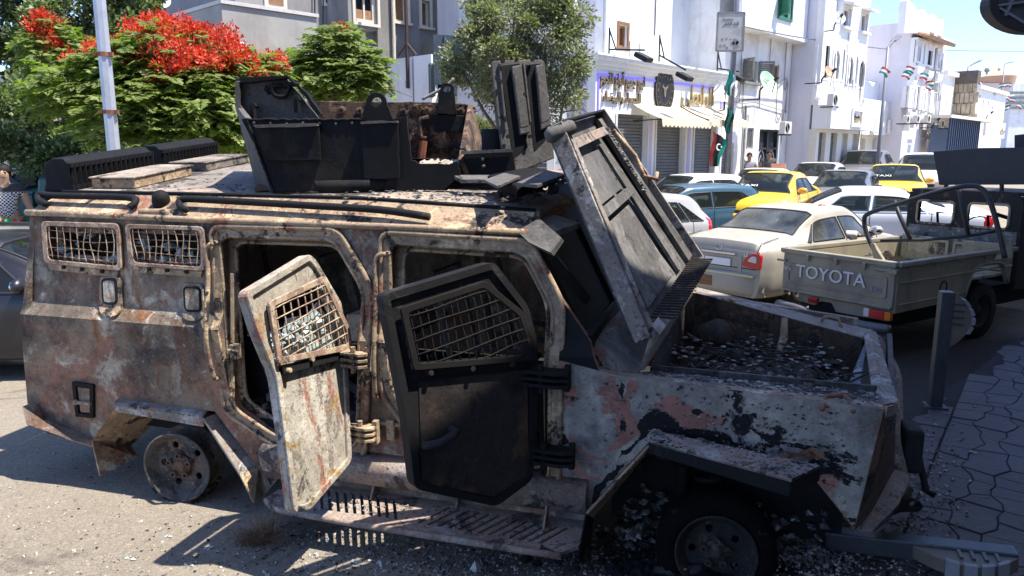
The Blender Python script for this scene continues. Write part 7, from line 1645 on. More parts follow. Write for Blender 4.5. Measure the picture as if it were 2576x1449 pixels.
# armoured box and canister beside it
bx_ = [at_y(1148, 415, YN + .12), at_y(1172, 383, YN + .12), at_y(1290, 379, YN + .12), at_y(1300, 440, YN + .12), at_y(1148, 441, YN + .12)]
g = G(); g.prism([loc_(p) for p in bx_], TOL @ Vector((0, .45, 0))); g.build('ammunition_box', TURR, TU, bevel=.006)
q0, q1 = at_y(1160, 384, YN + .1), at_y(1290, 378, YN + .1); g = G(); g.bar(loc_(q0), loc_(q1), .03, .02); g.build('box_lip', TURL, TU)
for px in (1215,):
 for py in (400, 418): c_ = at_y(px + (py - 400) * .1, py, YN + .1); g = G(); g.ball(loc_(c_), .014, 8); g.build('bolt', TURL, TU)
c_ = at_y(1240, 374, YN + .3); g = G(); g.lathe([(.075, -.02), (.075, .12), (.07, .125), (.062, .11)], loc_(c_), (0, 0, 1), 18); g.build('canister', BLACKSOOT, TU, smooth=True)
g = G(); g.prism([loc_(p) for p in [at_y(1140, 440, YN + .02), at_y(1300, 440, YN + .02), at_y(1270, 452, YN - .1), at_y(1160, 452, YN - .1)]], (0, 0, -.02)); g.build('turret_deck', TURL, TU)
g = G(); c_ = loc_(at_y(930, 470, YN + .62)); g.lathe([(.62, -.05), (.66, -.05), (.66, .03), (.6, .03)], (c_.x, c_.y, rz_(c_.y) + .04), (0, -.1, 1), 40); g.build('turret_ring', TURR, TU, smooth=True)
g = G(); g.tube([loc_(at_y(*p, YN + 1.3)) for p in crc([(1062, 250), (1088, 236), (1120, 218), (1136, 204), (1140, 196)], 3)], [.012] * 12 + [.006], 6); g.build('bent_rod', GREYW, TU, smooth=True)
# turret-edge rubble on the roof
g = G()
for _ in range(110): p_ = roof3(rsd.uniform(850, 1240), rsd.uniform(478, 500)); g.rock(p_ + Vector((0, 0, .004)), rsd.uniform(.006, .024), 0, .3)
g.build('roof_flakes', DEB, AV, kind='stuff')
# -------- windscreen and front pillar
WS = link('windscreen', None, AV)
A = [Vector((2.30, .14, 1.775)), Vector((2.62, .20, 1.13)), Vector((2.72, 1.85, 1.2)), Vector((2.36, 1.88, 1.95))]
WB = bil([A[0], A[3], A[2], A[1]])
def wsheet(nm, u0, u1, v0, v1, off, th, m_, holes=(), par=WS):
 nn = (A[3] - A[0]).cross(A[1] - A[0]).normalized(); nn = nn if nn.x > 0 else -nn
 g = G(); g.sheet(rect(u0, u1, v0, v1), [rect(*h) for h in holes], lambda a, b: WB(a, b) + nn * off, nn * -th); return g.build(nm, m_, par, bevel=.004)
wsheet('windscreen_frame', 0, 1, 0, 1, 0, .05, TURR, [(.07, .46, .12, .84), (.54, .93, .12, .84)])
wsheet('charred_glass', .06, .47, .11, .85, -.02, .02, BLACKSOOT); wsheet('charred_glass', .53, .94, .11, .85, -.02, .02, BLACKSOOT)
g = G(); g.sheet([side2(*p, -.008) for p in ((1316, 600), (1400, 742), (1482, 868), (1505, 932), (1402, 905), (1398, 772), (1330, 628))], [], lambda a, b: s3(a, b, -.008), (0, .006, 0), cut=[(0, ZC, 0, 1), (0, ZB, 0, 1)]); g.build('pillar_plate', BLACKSOOT, AV)
# torn visor flap hanging at the corner of the roof
q = [roof3(1300, 572), roof3(1352, 560), sp(1412, 598, -.06), sp(1385, 636, -.12), sp(1330, 610, -.1)]
q[0] = sp(1302, 582, -.02); q[1] = sp(1356, 548, .05); g = G(); g.prism(q, (.01, .02, -.02)); g.build('torn_flap', HOODM, AV)
g = G(); q = [sp(1395, 640, -.03), sp(1475, 745, .15), sp(1460, 762, .15), sp(1385, 655, -.03)]; g.prism(q, (.02, .02, -.02)); g.build('wiper_arm', BLACKSOOT, AV)
q = [sp(1330, 558, .2), sp(1395, 540, .35), sp(1460, 560, .4), sp(1400, 580, .1)]; g = G(); g.prism(q, (0, 0, -.03)); g.build('roof_lip', ROOFM, AV)
# -------- raised hood, seen from below
HD = link('hood', None, AV)
Ah, Dh, Ch, Bh = ony(1645, 838, .10), ony(1425, 304, .20), ony(1530, 275, 1.70), ony(1775, 640, 1.70)
HB = bil([Dh, Ch, Bh, Ah]); hn = (Ch - Dh).cross(Ah - Dh).normalized(); hn = hn if hn.x > 0 else -hn     # underside faces forward
hw_ = lambda u, v, o=0: HB(u, v) + hn * o
def hsheet(nm, pts, off, th, m_, holes=(), bevel=.004):
 g = G(); g.sheet(pts, list(holes), lambda a, b: hw_(a, b, off), hn * -th); return g.build(nm, m_, HD, bevel=bevel)
hsheet('hood_skin', rect(0, 1, 0, 1), -.10, .02, HOODM)
for nm, r_, m_ in (('hood_flange', rect(-.012, .0, -.01, 1.01), HOODE), ('hood_flange', rect(1.0, 1.012, -.01, 1.01), HOODE), ('hood_flange', rect(0, 1, -.014, -.002), BLACKSOOT), ('hood_flange', rect(0, 1, 1.002, 1.016), HOODM)): hsheet(nm, r_, -.02, .085, m_)
hsheet('inner_rib', rect(.012, .055, .02, .98), -.015, .08, HOODE); hsheet('inner_rib', rect(.07, .13, .03, .97), -.065, .03, HOODM); hsheet('inner_rib', rect(.88, .97, .03, .97), -.065, .03, HOODM); hsheet('inner_rib', rect(.16, .84, .08, .13), -.05, .04, HOODE); hsheet('inner_rib', rect(.16, .7, .43, .48), -.06, .03, HOODM)
hsheet('inner_rib', [(.60, .16), (.70, .16), (.78, .96), (.70, .96)], -.07, .022, HOODM); hsheet('inner_panel', [(.18, .18), (.56, .18), (.60, .42), (.20, .42)], -.085, .012, TURL); hsheet('inner_panel', [(.2, .51), (.58, .51), (.64, .95), (.2, .95)], -.085, .012, HOODM)
g = G()
for k in range(26): u = .12 + .76 * k / 25; g.bar(hw_(u, .965, -.05), hw_(u + .03, 1.02, .06), .012, .012)
g.build('seal_ribs', ENG, HD)
g = G(); g.tube([hw_(.8, .12, 0), hw_(.82, .3, .03), hw_(.78, .42, .02), hw_(.84, .47, .06), hw_(.86, .44, .08)], .014, 6); g.build('hood_stay', TRIM, HD, smooth=True)
g = G()
for _ in range(60): v = rsd.uniform(.1, .5); g.rock(hw_(.77 + rsd.gauss(0, .015), v, -.02), rsd.uniform(.006, .02))
g.build('scorched_lining', DEB, HD, kind='stuff')
g = G(); p_ = hw_(-.0, .03, -.06); g.lathe([(.03, -.09), (.04, -.07), (.04, .05), (.03, .07), (0, .07)], p_, -hn + Vector((0, -.6, 0)), 14); g.build('hood_hinge_roll', TURL, HD, smooth=True)
# lower strip hinged at the cowl
Lh = [ony(1622, 930, .2), ony(1652, 834, .1), ony(1748, 700, 1.62), ony(1742, 742, 1.75)]
g = G(); g.prism(Lh, (-.03, .0, -.01)); g.build('hinge_panel', HOODE, HD, bevel=.004)
g = G(); g.prism([ony(1648, 830, .09), ony(1660, 842, .08), ony(1752, 712, 1.6), ony(1745, 698, 1.62)], (-.02, 0, .02)); g.build('hinge_lip', HOODE, HD)
# cowl plate, engine bay, fender tops
cow = [ony(1478, 868, .12), ony(1505, 936, .05), ony(1600, 944, .25), Vector((2.95, 1.8, 1.2)), Vector((2.68, 1.85, 1.22))]
g = G(); g.prism(cow, (0, 0, -.03)); g.build('cowl', FRONT, AV)
F1 = [ony(1545, 942, .02), ony(2223, 1026, .02), ony(2203, 986, .38), ony(1640, 934, .36)]
g = G(); g.prism([p for p in F1], (0, 0, -.025)); g.build('fender_top', FRONT, AV, bevel=.004)
g = G(); g.prism([ony(1640, 934, .365), ony(2203, 986, .385), ony(2208, 972, .385), ony(1650, 920, .365)], (0, .02, 0)); g.build('bay_lip', HOODM, AV)
FF = [ony(1750, 735, 1.55), ony(2168, 848, 1.55), ony(2190, 829, 1.92), ony(1752, 722, 1.92)]
g = G(); g.prism(FF, (0, 0, -.03)); g.build('fender_top', HOODE, AV, bevel=.004)
g = G(); g.prism([FF[0] + Vector((0, -.01, 0)), FF[1] + Vector((0, -.01, 0)), FF[1] + Vector((0, -.01, -.55)), FF[0] + Vector((0, -.01, -.6))], (0, -.02, 0)); g.build('bay_wall', burnt('burnt_bay_wall', (.085, .062, .046), [((.03, .026, .024), 3, .55, .1, 271), ((.16, .10, .065), 4, .6, .08, 273)], bump=.6), AV)
g = G(); g.hexa([(2.95, .4, .48), (4.02, .4, .48), (4.12, 1.52, .48), (3.0, 1.52, .48), (2.95, .4, .52), (4.02, .4, .52), (4.12, 1.52, .52), (3.0, 1.52, .52)]); g.build('bay_floor', ENG, AV)
g = G(); g.hexa([(2.9, .38, .5), (2.94, .38, .5), (3.02, 1.53, .5), (2.98, 1.53, .5), (2.9, .38, 1.02), (2.94, .38, 1.02), (3.02, 1.53, 1.15), (2.98, 1.53, 1.15)]); g.build('bay_wall', ENG, AV)
g = G(); g.hexa([(2.95, .37, .5), (4.02, .39, .5), (4.02, .41, .5), (2.95, .39, .5), (2.95, .37, .96), (4.02, .39, .93), (4.02, .41, .93), (2.95, .39, .96)]); g.build('bay_wall', ENG, AV)
ngn = link('engine', None, AV)
g = G(); g.box((3.45, .95, .72), (.75, .5, .36)); g.build('engine_block', ENG, ngn, bevel=.03)
for k in range(3): g = G(); g.tube([(3.2 + k * .2, .75, .8), (3.2 + k * .2, .66, .87), (3.2 + k * .2, .56, .8)], .022, 8); g.build('intake_pipe', ENG, ngn, smooth=True)
g = G(); g.box((3.3, 1.12, .9), (.22, .16, .1)); g.build('air_box', ENG, ngn, bevel=.02)
g = G(); g.lathe([(.0, .0), (.09, .0), (.1, .02), (.1, .14), (.08, .17), (0, .18)], (3.16, 1.4, .95), (.6, -.2, .3), 16); g.build('brake_booster', ENG, ngn, smooth=True)
g = G()
for _ in range(520): g.rock((rsd.uniform(2.98, 3.98), rsd.uniform(.42, 1.4), rsd.uniform(.82, .97) - .12 * rsd.random()), rsd.uniform(.01, .05))
for _ in range(60):
 p_ = Vector((rsd.uniform(3.0, 3.9), rsd.uniform(.45, 1.3), .95)); g.tube([p_, p_ + Vector((rsd.uniform(-.12, .12), rsd.uniform(-.1, .1), rsd.uniform(-.03, .05))), p_ + Vector((rsd.uniform(-.25, .25), rsd.uniform(-.15, .15), rsd.uniform(-.06, .04)))], .006, 4)
g.build('engine_debris', ENG, AV, kind='stuff')
g = G()
for _ in range(330): x = rsd.uniform(2.98, 3.95); g.rock((x, rsd.uniform(.42, 1.45), rsd.uniform(.90, 1.02)), rsd.uniform(.006, .032), 0, .5)
for _ in range(240): g.rock((rsd.uniform(2.75, 3.9), rsd.uniform(.22, .41), rsd.uniform(.02, .38) * rsd.random()), rsd.uniform(.015, .05))
g.build('ash_debris', DEB, AV, kind='stuff')
g = G(); g.tube([(3.62, 1.3, .6), ony(1952, 900, 1.3), ony(1972, 850, 1.35), ony(1974, 800, 1.4)], [.012, .012, .028, .02], 7); g.build('bonnet_latch', TRIM, AV, smooth=True)
# footman loops and bracket on the fenders
def hoopy(P, m_, r=.012): g = G(); g.tube(P, r, 6); return g.build('fender_loop', m_, AV, smooth=True)
hoopy([onz(2068, 1030, 1.0), onz(2078, 998, 1.03), onz(2118, 992, 1.03), onz(2140, 1008, 1.02), onz(2146, 1036, .99)], RUST); hoopy([onz(2094, 858 - 60, 1.04) if False else ony(2062, 812, 1.75), ony(2076, 796, 1.75), ony(2108, 800, 1.75), ony(2118, 828, 1.72)], TRIM)
c_ = onz(2108, 1012, 1.0); g = G(); g.prism([onz(2072, 1026, .997), onz(2086, 1006, .997), onz(2120, 1000, .997), onz(2140, 1030, .997)], (0, 0, .012)); g.build('loop_plate', RUST, AV)
g = G(); g.prism([onz(2102, 1013, 1.015), onz(2122, 1008, 1.015), onz(2124, 1016, 1.015), onz(2106, 1020, 1.015)], (0, 0, .006)); g.build('loop_tag', BOARD, AV)
q_ = ony(1832, 763, 1.58); g = G(); g.box(q_, (.1, .07, .07)); g.build('stop_block', TRIM, AV, bevel=.006)
g = G()
for _ in range(700): u, v = rsd.random(), abs(rsd.gauss(0, .5)); v = min(v, .97); p_ = F1[3].lerp(F1[2], u).lerp(F1[0].lerp(F1[1], u), v); g.rock(p_ + Vector((0, 0, .002)), rsd.uniform(.005, .02), 0, .35)
for _ in range(220): u, v = rsd.random(), rsd.random(); p_ = cow[1].lerp(cow[2], u).lerp(cow[0].lerp(cow[4], u * .5), v); g.rock(p_ + Vector((0, 0, .003)), rsd.uniform(.006, .024), 0, .3)
g.build('fender_flakes', DEB, AV, kind='stuff')
# nose: radiator plate, bumper wedge
fc1, fc2 = ony(2225, 1026, .02), ony(2150, 1335, .09)
n1_, n2_ = ony(2254, 1016, .5), ony(2250, 1182, .5); ft = Vector((4.35, 1.6, 1.02)); fb_ = Vector((4.3, 1.6, .42))
NOSE = burnt('burnt_nose', (.085, .06, .048), [((.17, .11, .08), 3, .55, .1, 221), ((.025, .022, .022), 3, .57, .1, 223), ((.28, .25, .22), 11, .68, .03, 225)], bump=.5)
g = G(); g.prism([fc1, fc2, ony(2192, 1290, .25), n2_, n1_], (-.02, .01, 0)); g.build('nose_plate', NOSE, AV, bevel=.003); g = G(); g.prism([n1_, n2_, fb_, ft], (-.03, 0, 0)); g.build('nose_plate', DOORD, AV)
g = G(); vs = [fc1 + Vector((.012, 0, .004)), fc1 + Vector((.012, 0, -.05)), n1_ + Vector((.012, 0, -.05)), n1_ + Vector((.012, 0, .004))]; g.prism(vs, (-.01, .004, 0)); g.build('nose_rim', HOODE, AV)
for k in range(9): g = G(); a = fc1.lerp(fc2, .12 + .05 * k).lerp(n1_.lerp(n2_, .12 + .05 * k), .2); b = fc1.lerp(fc2, .12 + .05 * k).lerp(n1_.lerp(n2_, .12 + .05 * k), .75); g.bar(a + Vector((.008, 0, 0)), b + Vector((.008, 0, 0)), .02, .012); g.build('grille_slat', DOORD, AV)
wl = [ony(2164, 1339, .1), ony(2196, 1336, .12), ony(2262, 1270, .42), ony(2286, 1217, .62), ony(2286, 1193, .66), ony(2238, 1181, .6), ony(2214, 1241, .4), ony(2185, 1300, .2)]
g.prism(wl, (-.02, .07, -.01)); g.build('bumper', HOODE, AV, bevel=.01)
g = G(); wl2 = [ony(2200, 1338, .18), ony(2225, 1320, .3), ony(2300, 1235, .9), ony(2290, 1222, .82)]; g.prism(wl2, (-.03, .15, -.05)); g.build('bumper_return', DOORD, AV)
P = [at_y(*p, wor_((4.25, .6, 0)).y) for p in ((2235, 1262), (2290, 1252), (2316, 1262), (2324, 1276), (2312, 1288), (2265, 1290), (2240, 1300))]; hp = at_y(2300, 1270, wor_((4.25, .6, 0)).y)
g = G(); g.sheet([(p.x, p.z) for p in P], [[(hp.x + .028 * math.cos(a), hp.z + .018 * math.sin(a)) for a in [6.283 * i / 12 for i in range(12)]]], lambda a, b: loc_((a, hp.y, b)), TOL @ Vector((0, .035, 0))); g.build('tow_eye', BLACKSOOT, AV, bevel=.005)
g = G(); p_ = ony(2290, 1115, .9); g.box(p_ + Vector((.0, 0, -.02)), (.10, .2, .26)); g.build('bull_bar_pad', RUBBER, AV, bevel=.02)
g = G(); g.tube(crc([ony(2195, 850, 1.5), ony(2215, 870, 1.5), ony(2235, 950, 1.25), ony(2248, 1030, .95), ony(2250, 1110, .8), ony(2270, 1200, .75)], 4), .035, 8); g.tube(crc([ony(2205, 860, 1.5), ony(2250, 930, 1.4), ony(2258, 1000, 1.2), ony(2262, 1090, .95), ony(2300, 1130, .9)], 4), .03, 8); g.build('bull_bar', HOODE, AV, smooth=True)
g = G(); g.prism([ony(2188, 826, 1.55), ony(2206, 836, 1.55), ony(2262, 1010, .35), ony(2222, 1020, .2)], (-.04, .0, -.02)); g.build('radiator_top', HOODE, AV, bevel=.006)
BLU = burnt('burnt_blue_sheet', (.12, .15, .17), [((.25, .28, .29), 5, .52, .08, 171), ((.05, .05, .05), 6, .58, .05, 173)], bump=.6)
g = G(); g.prism([ony(2186, 838, 1.48), ony(2176, 862, 1.4), ony(2130, 975, .7), ony(2160, 978, .65)], (.01, .03, 0)); g.build('torn_sheet', BLU, AV)
g = G(); p_, q_ = ony(2310, 1140, .95), ony(2330, 1235, .8); g.tube([p_, q_, ony(2350, 1245, .8)], .02, 6); g.build('bull_bar', BLACKSOOT, AV, smooth=True)
# -------- mudguards, step and sill
RFz = .62
def slab(nm, P, vec, m_, par=AV, bev=.006): g = G(); g.prism(P, vec); return g.build(nm, m_, par, bevel=bev)
MG = link('rear_mudguard', None, AV)
rt = [onz(284, 1013, .62), onz(510, 1046, .60), onz(540, 1010, .62), onz(318, 984, .64)]
slab('guard_top', rt, (0, 0, -.018), HOODE, MG)
slab('guard_lip', [rt[0], rt[1], rt[1] + Vector((0, 0, -.075)), rt[0] + Vector((0, 0, -.06))], (0, .018, 0), HOODE, MG)
a1 = ony(512, 1052, rt[1].y); b1 = ony(606, 1196, rt[1].y - .02); b2 = ony(652, 1168, .12); a2 = ony(556, 1034, .13)
slab('guard_front', [a1, a2, b2, b1], (-.012, 0, -.012), HOODE, MG); c1, c2 = ony(640, 1266, b1.y), ony(662, 1250, .1)
slab('guard_foot', [b1, b2, c2, c1], (-.015, 0, 0), TRIM, MG)
slab('guard_web', [b2 + Vector((0, .005, 0)), c2 + Vector((0, .005, 0)), ony(720, 1180, .12), ony(655, 1160, .13)], (0, .01, 0), TRIM, MG)
d1, d2 = ony(286, 1030, rt[0].y), ony(345, 1000, .15); e1, e2 = ony(232, 1108, rt[0].y + .02), ony(345, 1060, .25)
slab('guard_rear', [d1, ony(420, 1035, .35), ony(330, 1120, .35), e1], (-.01, 0, -.012), TRIM, MG)
f1, f2 = ony(252, 1198, rt[0].y + .02), ony(350, 1150, .3)
slab('mud_flap', [e1, ony(330, 1118, .34), f2, f1], (-.012, 0, 0), SIDE, MG)
slab('rear_bumper', [ony(52, 1022, -.02), ony(95, 1018, .06), ony(100, 1060, .04), ony(255, 1125, .06), ony(180, 1108, -.02), ony(66, 1070, -.04)], (0, .25, 0), SIDE, AV, .01)
g = G(); zst = .20
so = [onz(*p, zst).xy for p in ((668, 1252), (690, 1275), (900, 1313), (1100, 1345), (1300, 1376), (1412, 1393), (1452, 1378), (1472, 1340), (1468, 1306), (1300, 1262), (1000, 1226), (840, 1206), (700, 1232))]
T_, B_ = [], []
for i in range(10): x, y = 806 + 20.5 * i, 1228 + 2.6 * i; T_.append((onz(x, y, zst).xy, .0105)); B_.append(onz(x + 5, y + 54, zst).xy)
for i in range(13): T_.append((onz(1137 + 24.5 * i, 1274 + 4.3 * i, zst).xy, .0115)); B_.append(onz(1052 + 25.4 * i, 1316 + 4.2 * i, zst).xy)
X_ = Vector((1, 0)); far = so[8:][::-1]; nearp = so[1:6]
def flat(P): g.prism([(p.x, p.y, zst) for p in P], (0, 0, -.012))
flat([so[0], so[1], B_[0] - X_ * .0105, T_[0][0] - X_ * .0105, so[11], so[12]])
for i in range(22): flat([T_[i][0] + X_ * T_[i][1], T_[i + 1][0] - X_ * T_[i + 1][1], B_[i + 1] - X_ * T_[i + 1][1], B_[i] + X_ * T_[i][1]])
def span(L, x):
 for p, q in zip(L, L[1:]):
  if p.x <= x <= q.x: return p.lerp(q, (x - p.x) / (q.x - p.x))
 return L[-1] if x > L[-1].x else L[0]
fr_ = [so[11], so[10], so[9], so[8]]; nr_2 = so[1:6]
tp_ = [(t_ + X_ * w_ * s_) for t_, w_ in T_ for s_ in (-1, 1)]; bt_ = [(b_ + X_ * t_[1] * s_) for b_, t_ in zip(B_, T_) for s_ in (-1, 1)]
for p, q in zip(tp_, tp_[1:]): flat([p, q, span(fr_, q.x), span(fr_, p.x)])
for p, q in zip(bt_, bt_[1:]): flat([p, q, span(nr_2, q.x), span(nr_2, p.x)])
flat([tp_[-1], bt_[-1], so[5], so[6], so[7], so[8], span(fr_, tp_[-1].x)]); flat([bt_[0], span(nr_2, bt_[0].x), so[1]])
g.build('side_step', STEP, AV)
ne = [onz(*p, zst) for p in ((668, 1253), (690, 1276), (900, 1314), (1100, 1346), (1300, 1377), (1412, 1394))]; g = G(); g.tube([p + Vector((0, .004, -.014)) for p in ne], .02, 7); g.build('step_edge', STEP, AV, smooth=True)
g = G(); vs = []
for x in (.62, 1.2, 1.8, 2.62):
 for y, z in ((.075, .46), (.0, .43), (-.01, .36), (.02, .28), (.09, .24)): vs.append((x, y, z))
g.add(vs, [(i * 5 + q, i * 5 + q + 1, i * 5 + q + 6, i * 5 + q + 5) for i in range(3) for q in range(4)]); o = g.build('sill', STEP, AV, smooth=True); o.modifiers.new('s', 'SOLIDIFY').thickness = .015
for px, py in ((925, 1215), (1140, 1235), (1360, 1290)):
 p_ = onz(px + 3, py + 45, zst); slab('step_bracket', [p_ + Vector((0, .005, .004)), p_ + Vector((0, .12, .004)), p_ + Vector((0, .12, .13)), p_ + Vector((0, .09, .13))], (.012, 0, 0), STEP, AV, .002)
# front mudguard
MF = link('front_mudguard', None, AV)
ft_ = [onz(1632, 1108, .79), onz(1990, 1205, .76), onz(2066, 1170, .77), onz(1640, 1080, .82)]
g = G(); g.prism(ft_, (0, 0, -.02)); g.build('guard_top', STEP, MF, bevel=.006)
slab('guard_lip', [ft_[0], ft_[1], ft_[1] + Vector((0, 0, -.09)), ft_[0] + Vector((0, 0, -.07))], (0, .018, 0), BLACKSOOT, MF); slab('guard_lip', [ft_[1], ft_[2], ft_[2] + Vector((0, 0, -.08)), ft_[1] + Vector((0, 0, -.09))], (-.015, .01, 0), BLACKSOOT, MF)
yy = ft_[0].y
slab('guard_rear', [ony(1630, 1118, yy), ony(1644, 1112, .25), ony(1488, 1300, .25), ony(1472, 1290, yy)], (.012, 0, -.01), TRIM, MF)
slab('guard_rear', [ony(1472, 1290, yy), ony(1488, 1300, .25), ony(1470, 1440, .25), ony(1452, 1400, yy)], (.012, 0, 0), BLACKSOOT, MF)
g = G()
for _ in range(420): u, v = rsd.random(), rsd.random(); g.rock(ft_[0].lerp(ft_[1], u).lerp(ft_[3].lerp(ft_[2], u), v) + Vector((0, 0, .002)), rsd.uniform(.004, .016), 0, .4)
for _ in range(150): p_ = onz(rsd.uniform(700, 1440), 0, 0) if False else so[0].lerp(so[5], rsd.random()).lerp(so[9], rsd.random() * .4); g.rock((p_.x, p_.y + .03, zst + .004), rsd.uniform(.004, .012))
g.build('guard_flakes', DEB, AV, kind='stuff')
# inside of the arches: dark liners, springs
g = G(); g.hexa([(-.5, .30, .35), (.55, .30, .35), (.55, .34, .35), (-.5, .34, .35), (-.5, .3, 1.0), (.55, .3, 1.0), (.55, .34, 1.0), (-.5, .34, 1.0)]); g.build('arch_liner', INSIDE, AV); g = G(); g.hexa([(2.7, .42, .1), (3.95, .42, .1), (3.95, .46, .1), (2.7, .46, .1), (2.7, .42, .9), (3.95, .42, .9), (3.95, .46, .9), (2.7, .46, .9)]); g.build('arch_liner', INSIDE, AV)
g = G(); c_ = Vector((3.25, .3, 0)); g.tube([c_ + Vector((math.cos(a) * .075, math.sin(a) * .075, .28 + a * .0105)) for a in [i * .5 for i in range(76)]], .014, 6); g.build('coil_spring', BLACKSOOT, AV, smooth=True)
g = G(); g.cyl((3.1, .32, .2), (3.1, .32, .78), .035, 10); g.cyl((3.1, .32, .5), (3.1, .32, .78), .05, 10); g.build('shock_absorber', BLACKSOOT, AV, smooth=True)
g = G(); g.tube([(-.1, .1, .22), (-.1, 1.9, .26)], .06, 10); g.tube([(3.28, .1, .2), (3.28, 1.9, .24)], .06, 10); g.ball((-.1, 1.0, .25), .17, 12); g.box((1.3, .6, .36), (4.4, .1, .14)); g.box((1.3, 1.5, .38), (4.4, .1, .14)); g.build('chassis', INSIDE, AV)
CTYRE = burnt('charred_rubber', (.006, .0058, .006), [((.03, .027, .025), 9, .62, .06, 241), ((.10, .08, .06), 22, .74, .03, 243)], bump=.9, rough=.95, spec=.08, grit=.3)
# wheels: bare rims on the near side
def rim_wheel(c, r, tilt, tyre, nuts=5, cam=0.0, RIMB=RIMB, NUTM=NUTM):
 t_ = link('wheel', None, AV); ax = Vector((math.sin(tilt), -math.cos(tilt), cam)).normalized()
 g = G(); g.lathe([(r * 1.0, -.12), (r * 1.03, -.1), (r * .93, -.09), (r * .88, -.04), (r * .88, .03), (r * .94, .045), (r * 1.0, .05), (r * 1.02, .065), (r * .98, .072), (r * .94, .06), (r * .86, .03), (r * .78, .0), (r * .72, -.012)], c, ax, 40); g.build('rim', RIMB, t_, smooth=True)
 u_, v_, w_ = frame(ax); c = Vector(c)
 k = 40; out = [(r * .75 * math.cos(6.283 * i / k), r * .75 * math.sin(6.283 * i / k)) for i in range(k)]; hs = []
 for q in range(5):
  a = 6.283 * (q + .5) / 5; hs.append([(r * .58 * math.cos(a) + r * .095 * math.cos(b) * 1.0, r * .58 * math.sin(a) + r * .105 * math.sin(b)) for b in [6.283 * i / 12 for i in range(12)]])
 g = G(); g.sheet(out, hs, lambda a, b: c + u_ * a + v_ * b + w_ * (-.005 + .03 * max(0, 1 - math.hypot(a, b) / (r * .45))), w_ * -.02); g.build('disc', RIMB, t_, smooth=False)
 g = G(); g.lathe([(r * .30, .012), (r * .29, .022), (r * .16, .024), (r * .15, .034), (r * .06, .036), (0, .036)], c, ax, 24); g.build('hub', NUTM, t_, smooth=True)
 for q in range(nuts):
  a = 6.283 * q / nuts + .3; p_ = c + u_ * r * .31 * math.cos(a) + v_ * r * .31 * math.sin(a); g = G(); g.lathe([(.019, 0), (.019, .04), (.012, .042), (.011, .025), (.0, .025)], p_ + w_ * .008, ax, 10); g.build('wheel_nut', NUTM, t_, smooth=False)
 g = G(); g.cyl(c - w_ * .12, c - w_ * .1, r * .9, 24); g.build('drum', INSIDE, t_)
 if tyre:
  g = G(); g.lathe([(r * 1.02, -.15), (r * 1.4, -.17), (r * 1.5, -.1), (r * 1.5, .0), (r * 1.38, .05), (r * 1.1, .06), (r * 1.0, .045)], c, ax, 40); g.build('charred_tyre', CTYRE, t_, smooth=True)
 return t_
rim_wheel((0.0, .06, .232), .225, .12, False); rim_wheel(ony(1800, 1385, .06), .205, .05, True, cam=.12, RIMB=burnt('burnt_rim_black', (.028, .025, .023), [((.10, .07, .052), 5, .6, .1, 251), ((.2, .18, .16), 12, .69, .04, 253)], bump=.5), NUTM=burnt('burnt_hub_dark', (.06, .045, .036), [((.12, .085, .065), 9, .58, .1, 255)], bump=.4)); rim_wheel((-.1, 1.9, .27), .22, math.pi, True); rim_wheel((3.28, 1.9, .27), .22, math.pi, True)
g = G()
for i in range(26):
 a = rad(200 + i * 5.5); g.rock((.24 * math.cos(a) * 1.05, .02 + rsd.uniform(-.04, .1), .232 + .245 * math.sin(a)), rsd.uniform(.015, .03))
for _ in range(420): a = rsd.uniform(0, 6.28); q = abs(rsd.gauss(0, .35)); g.rock((3.2 + q * math.cos(a) * 1.2, -.0 + abs(q * math.sin(a)) * .8 - .1, .015), rsd.uniform(.01, .05))
g.build('tyre_ash', BLACKSOOT, AV, kind='stuff')
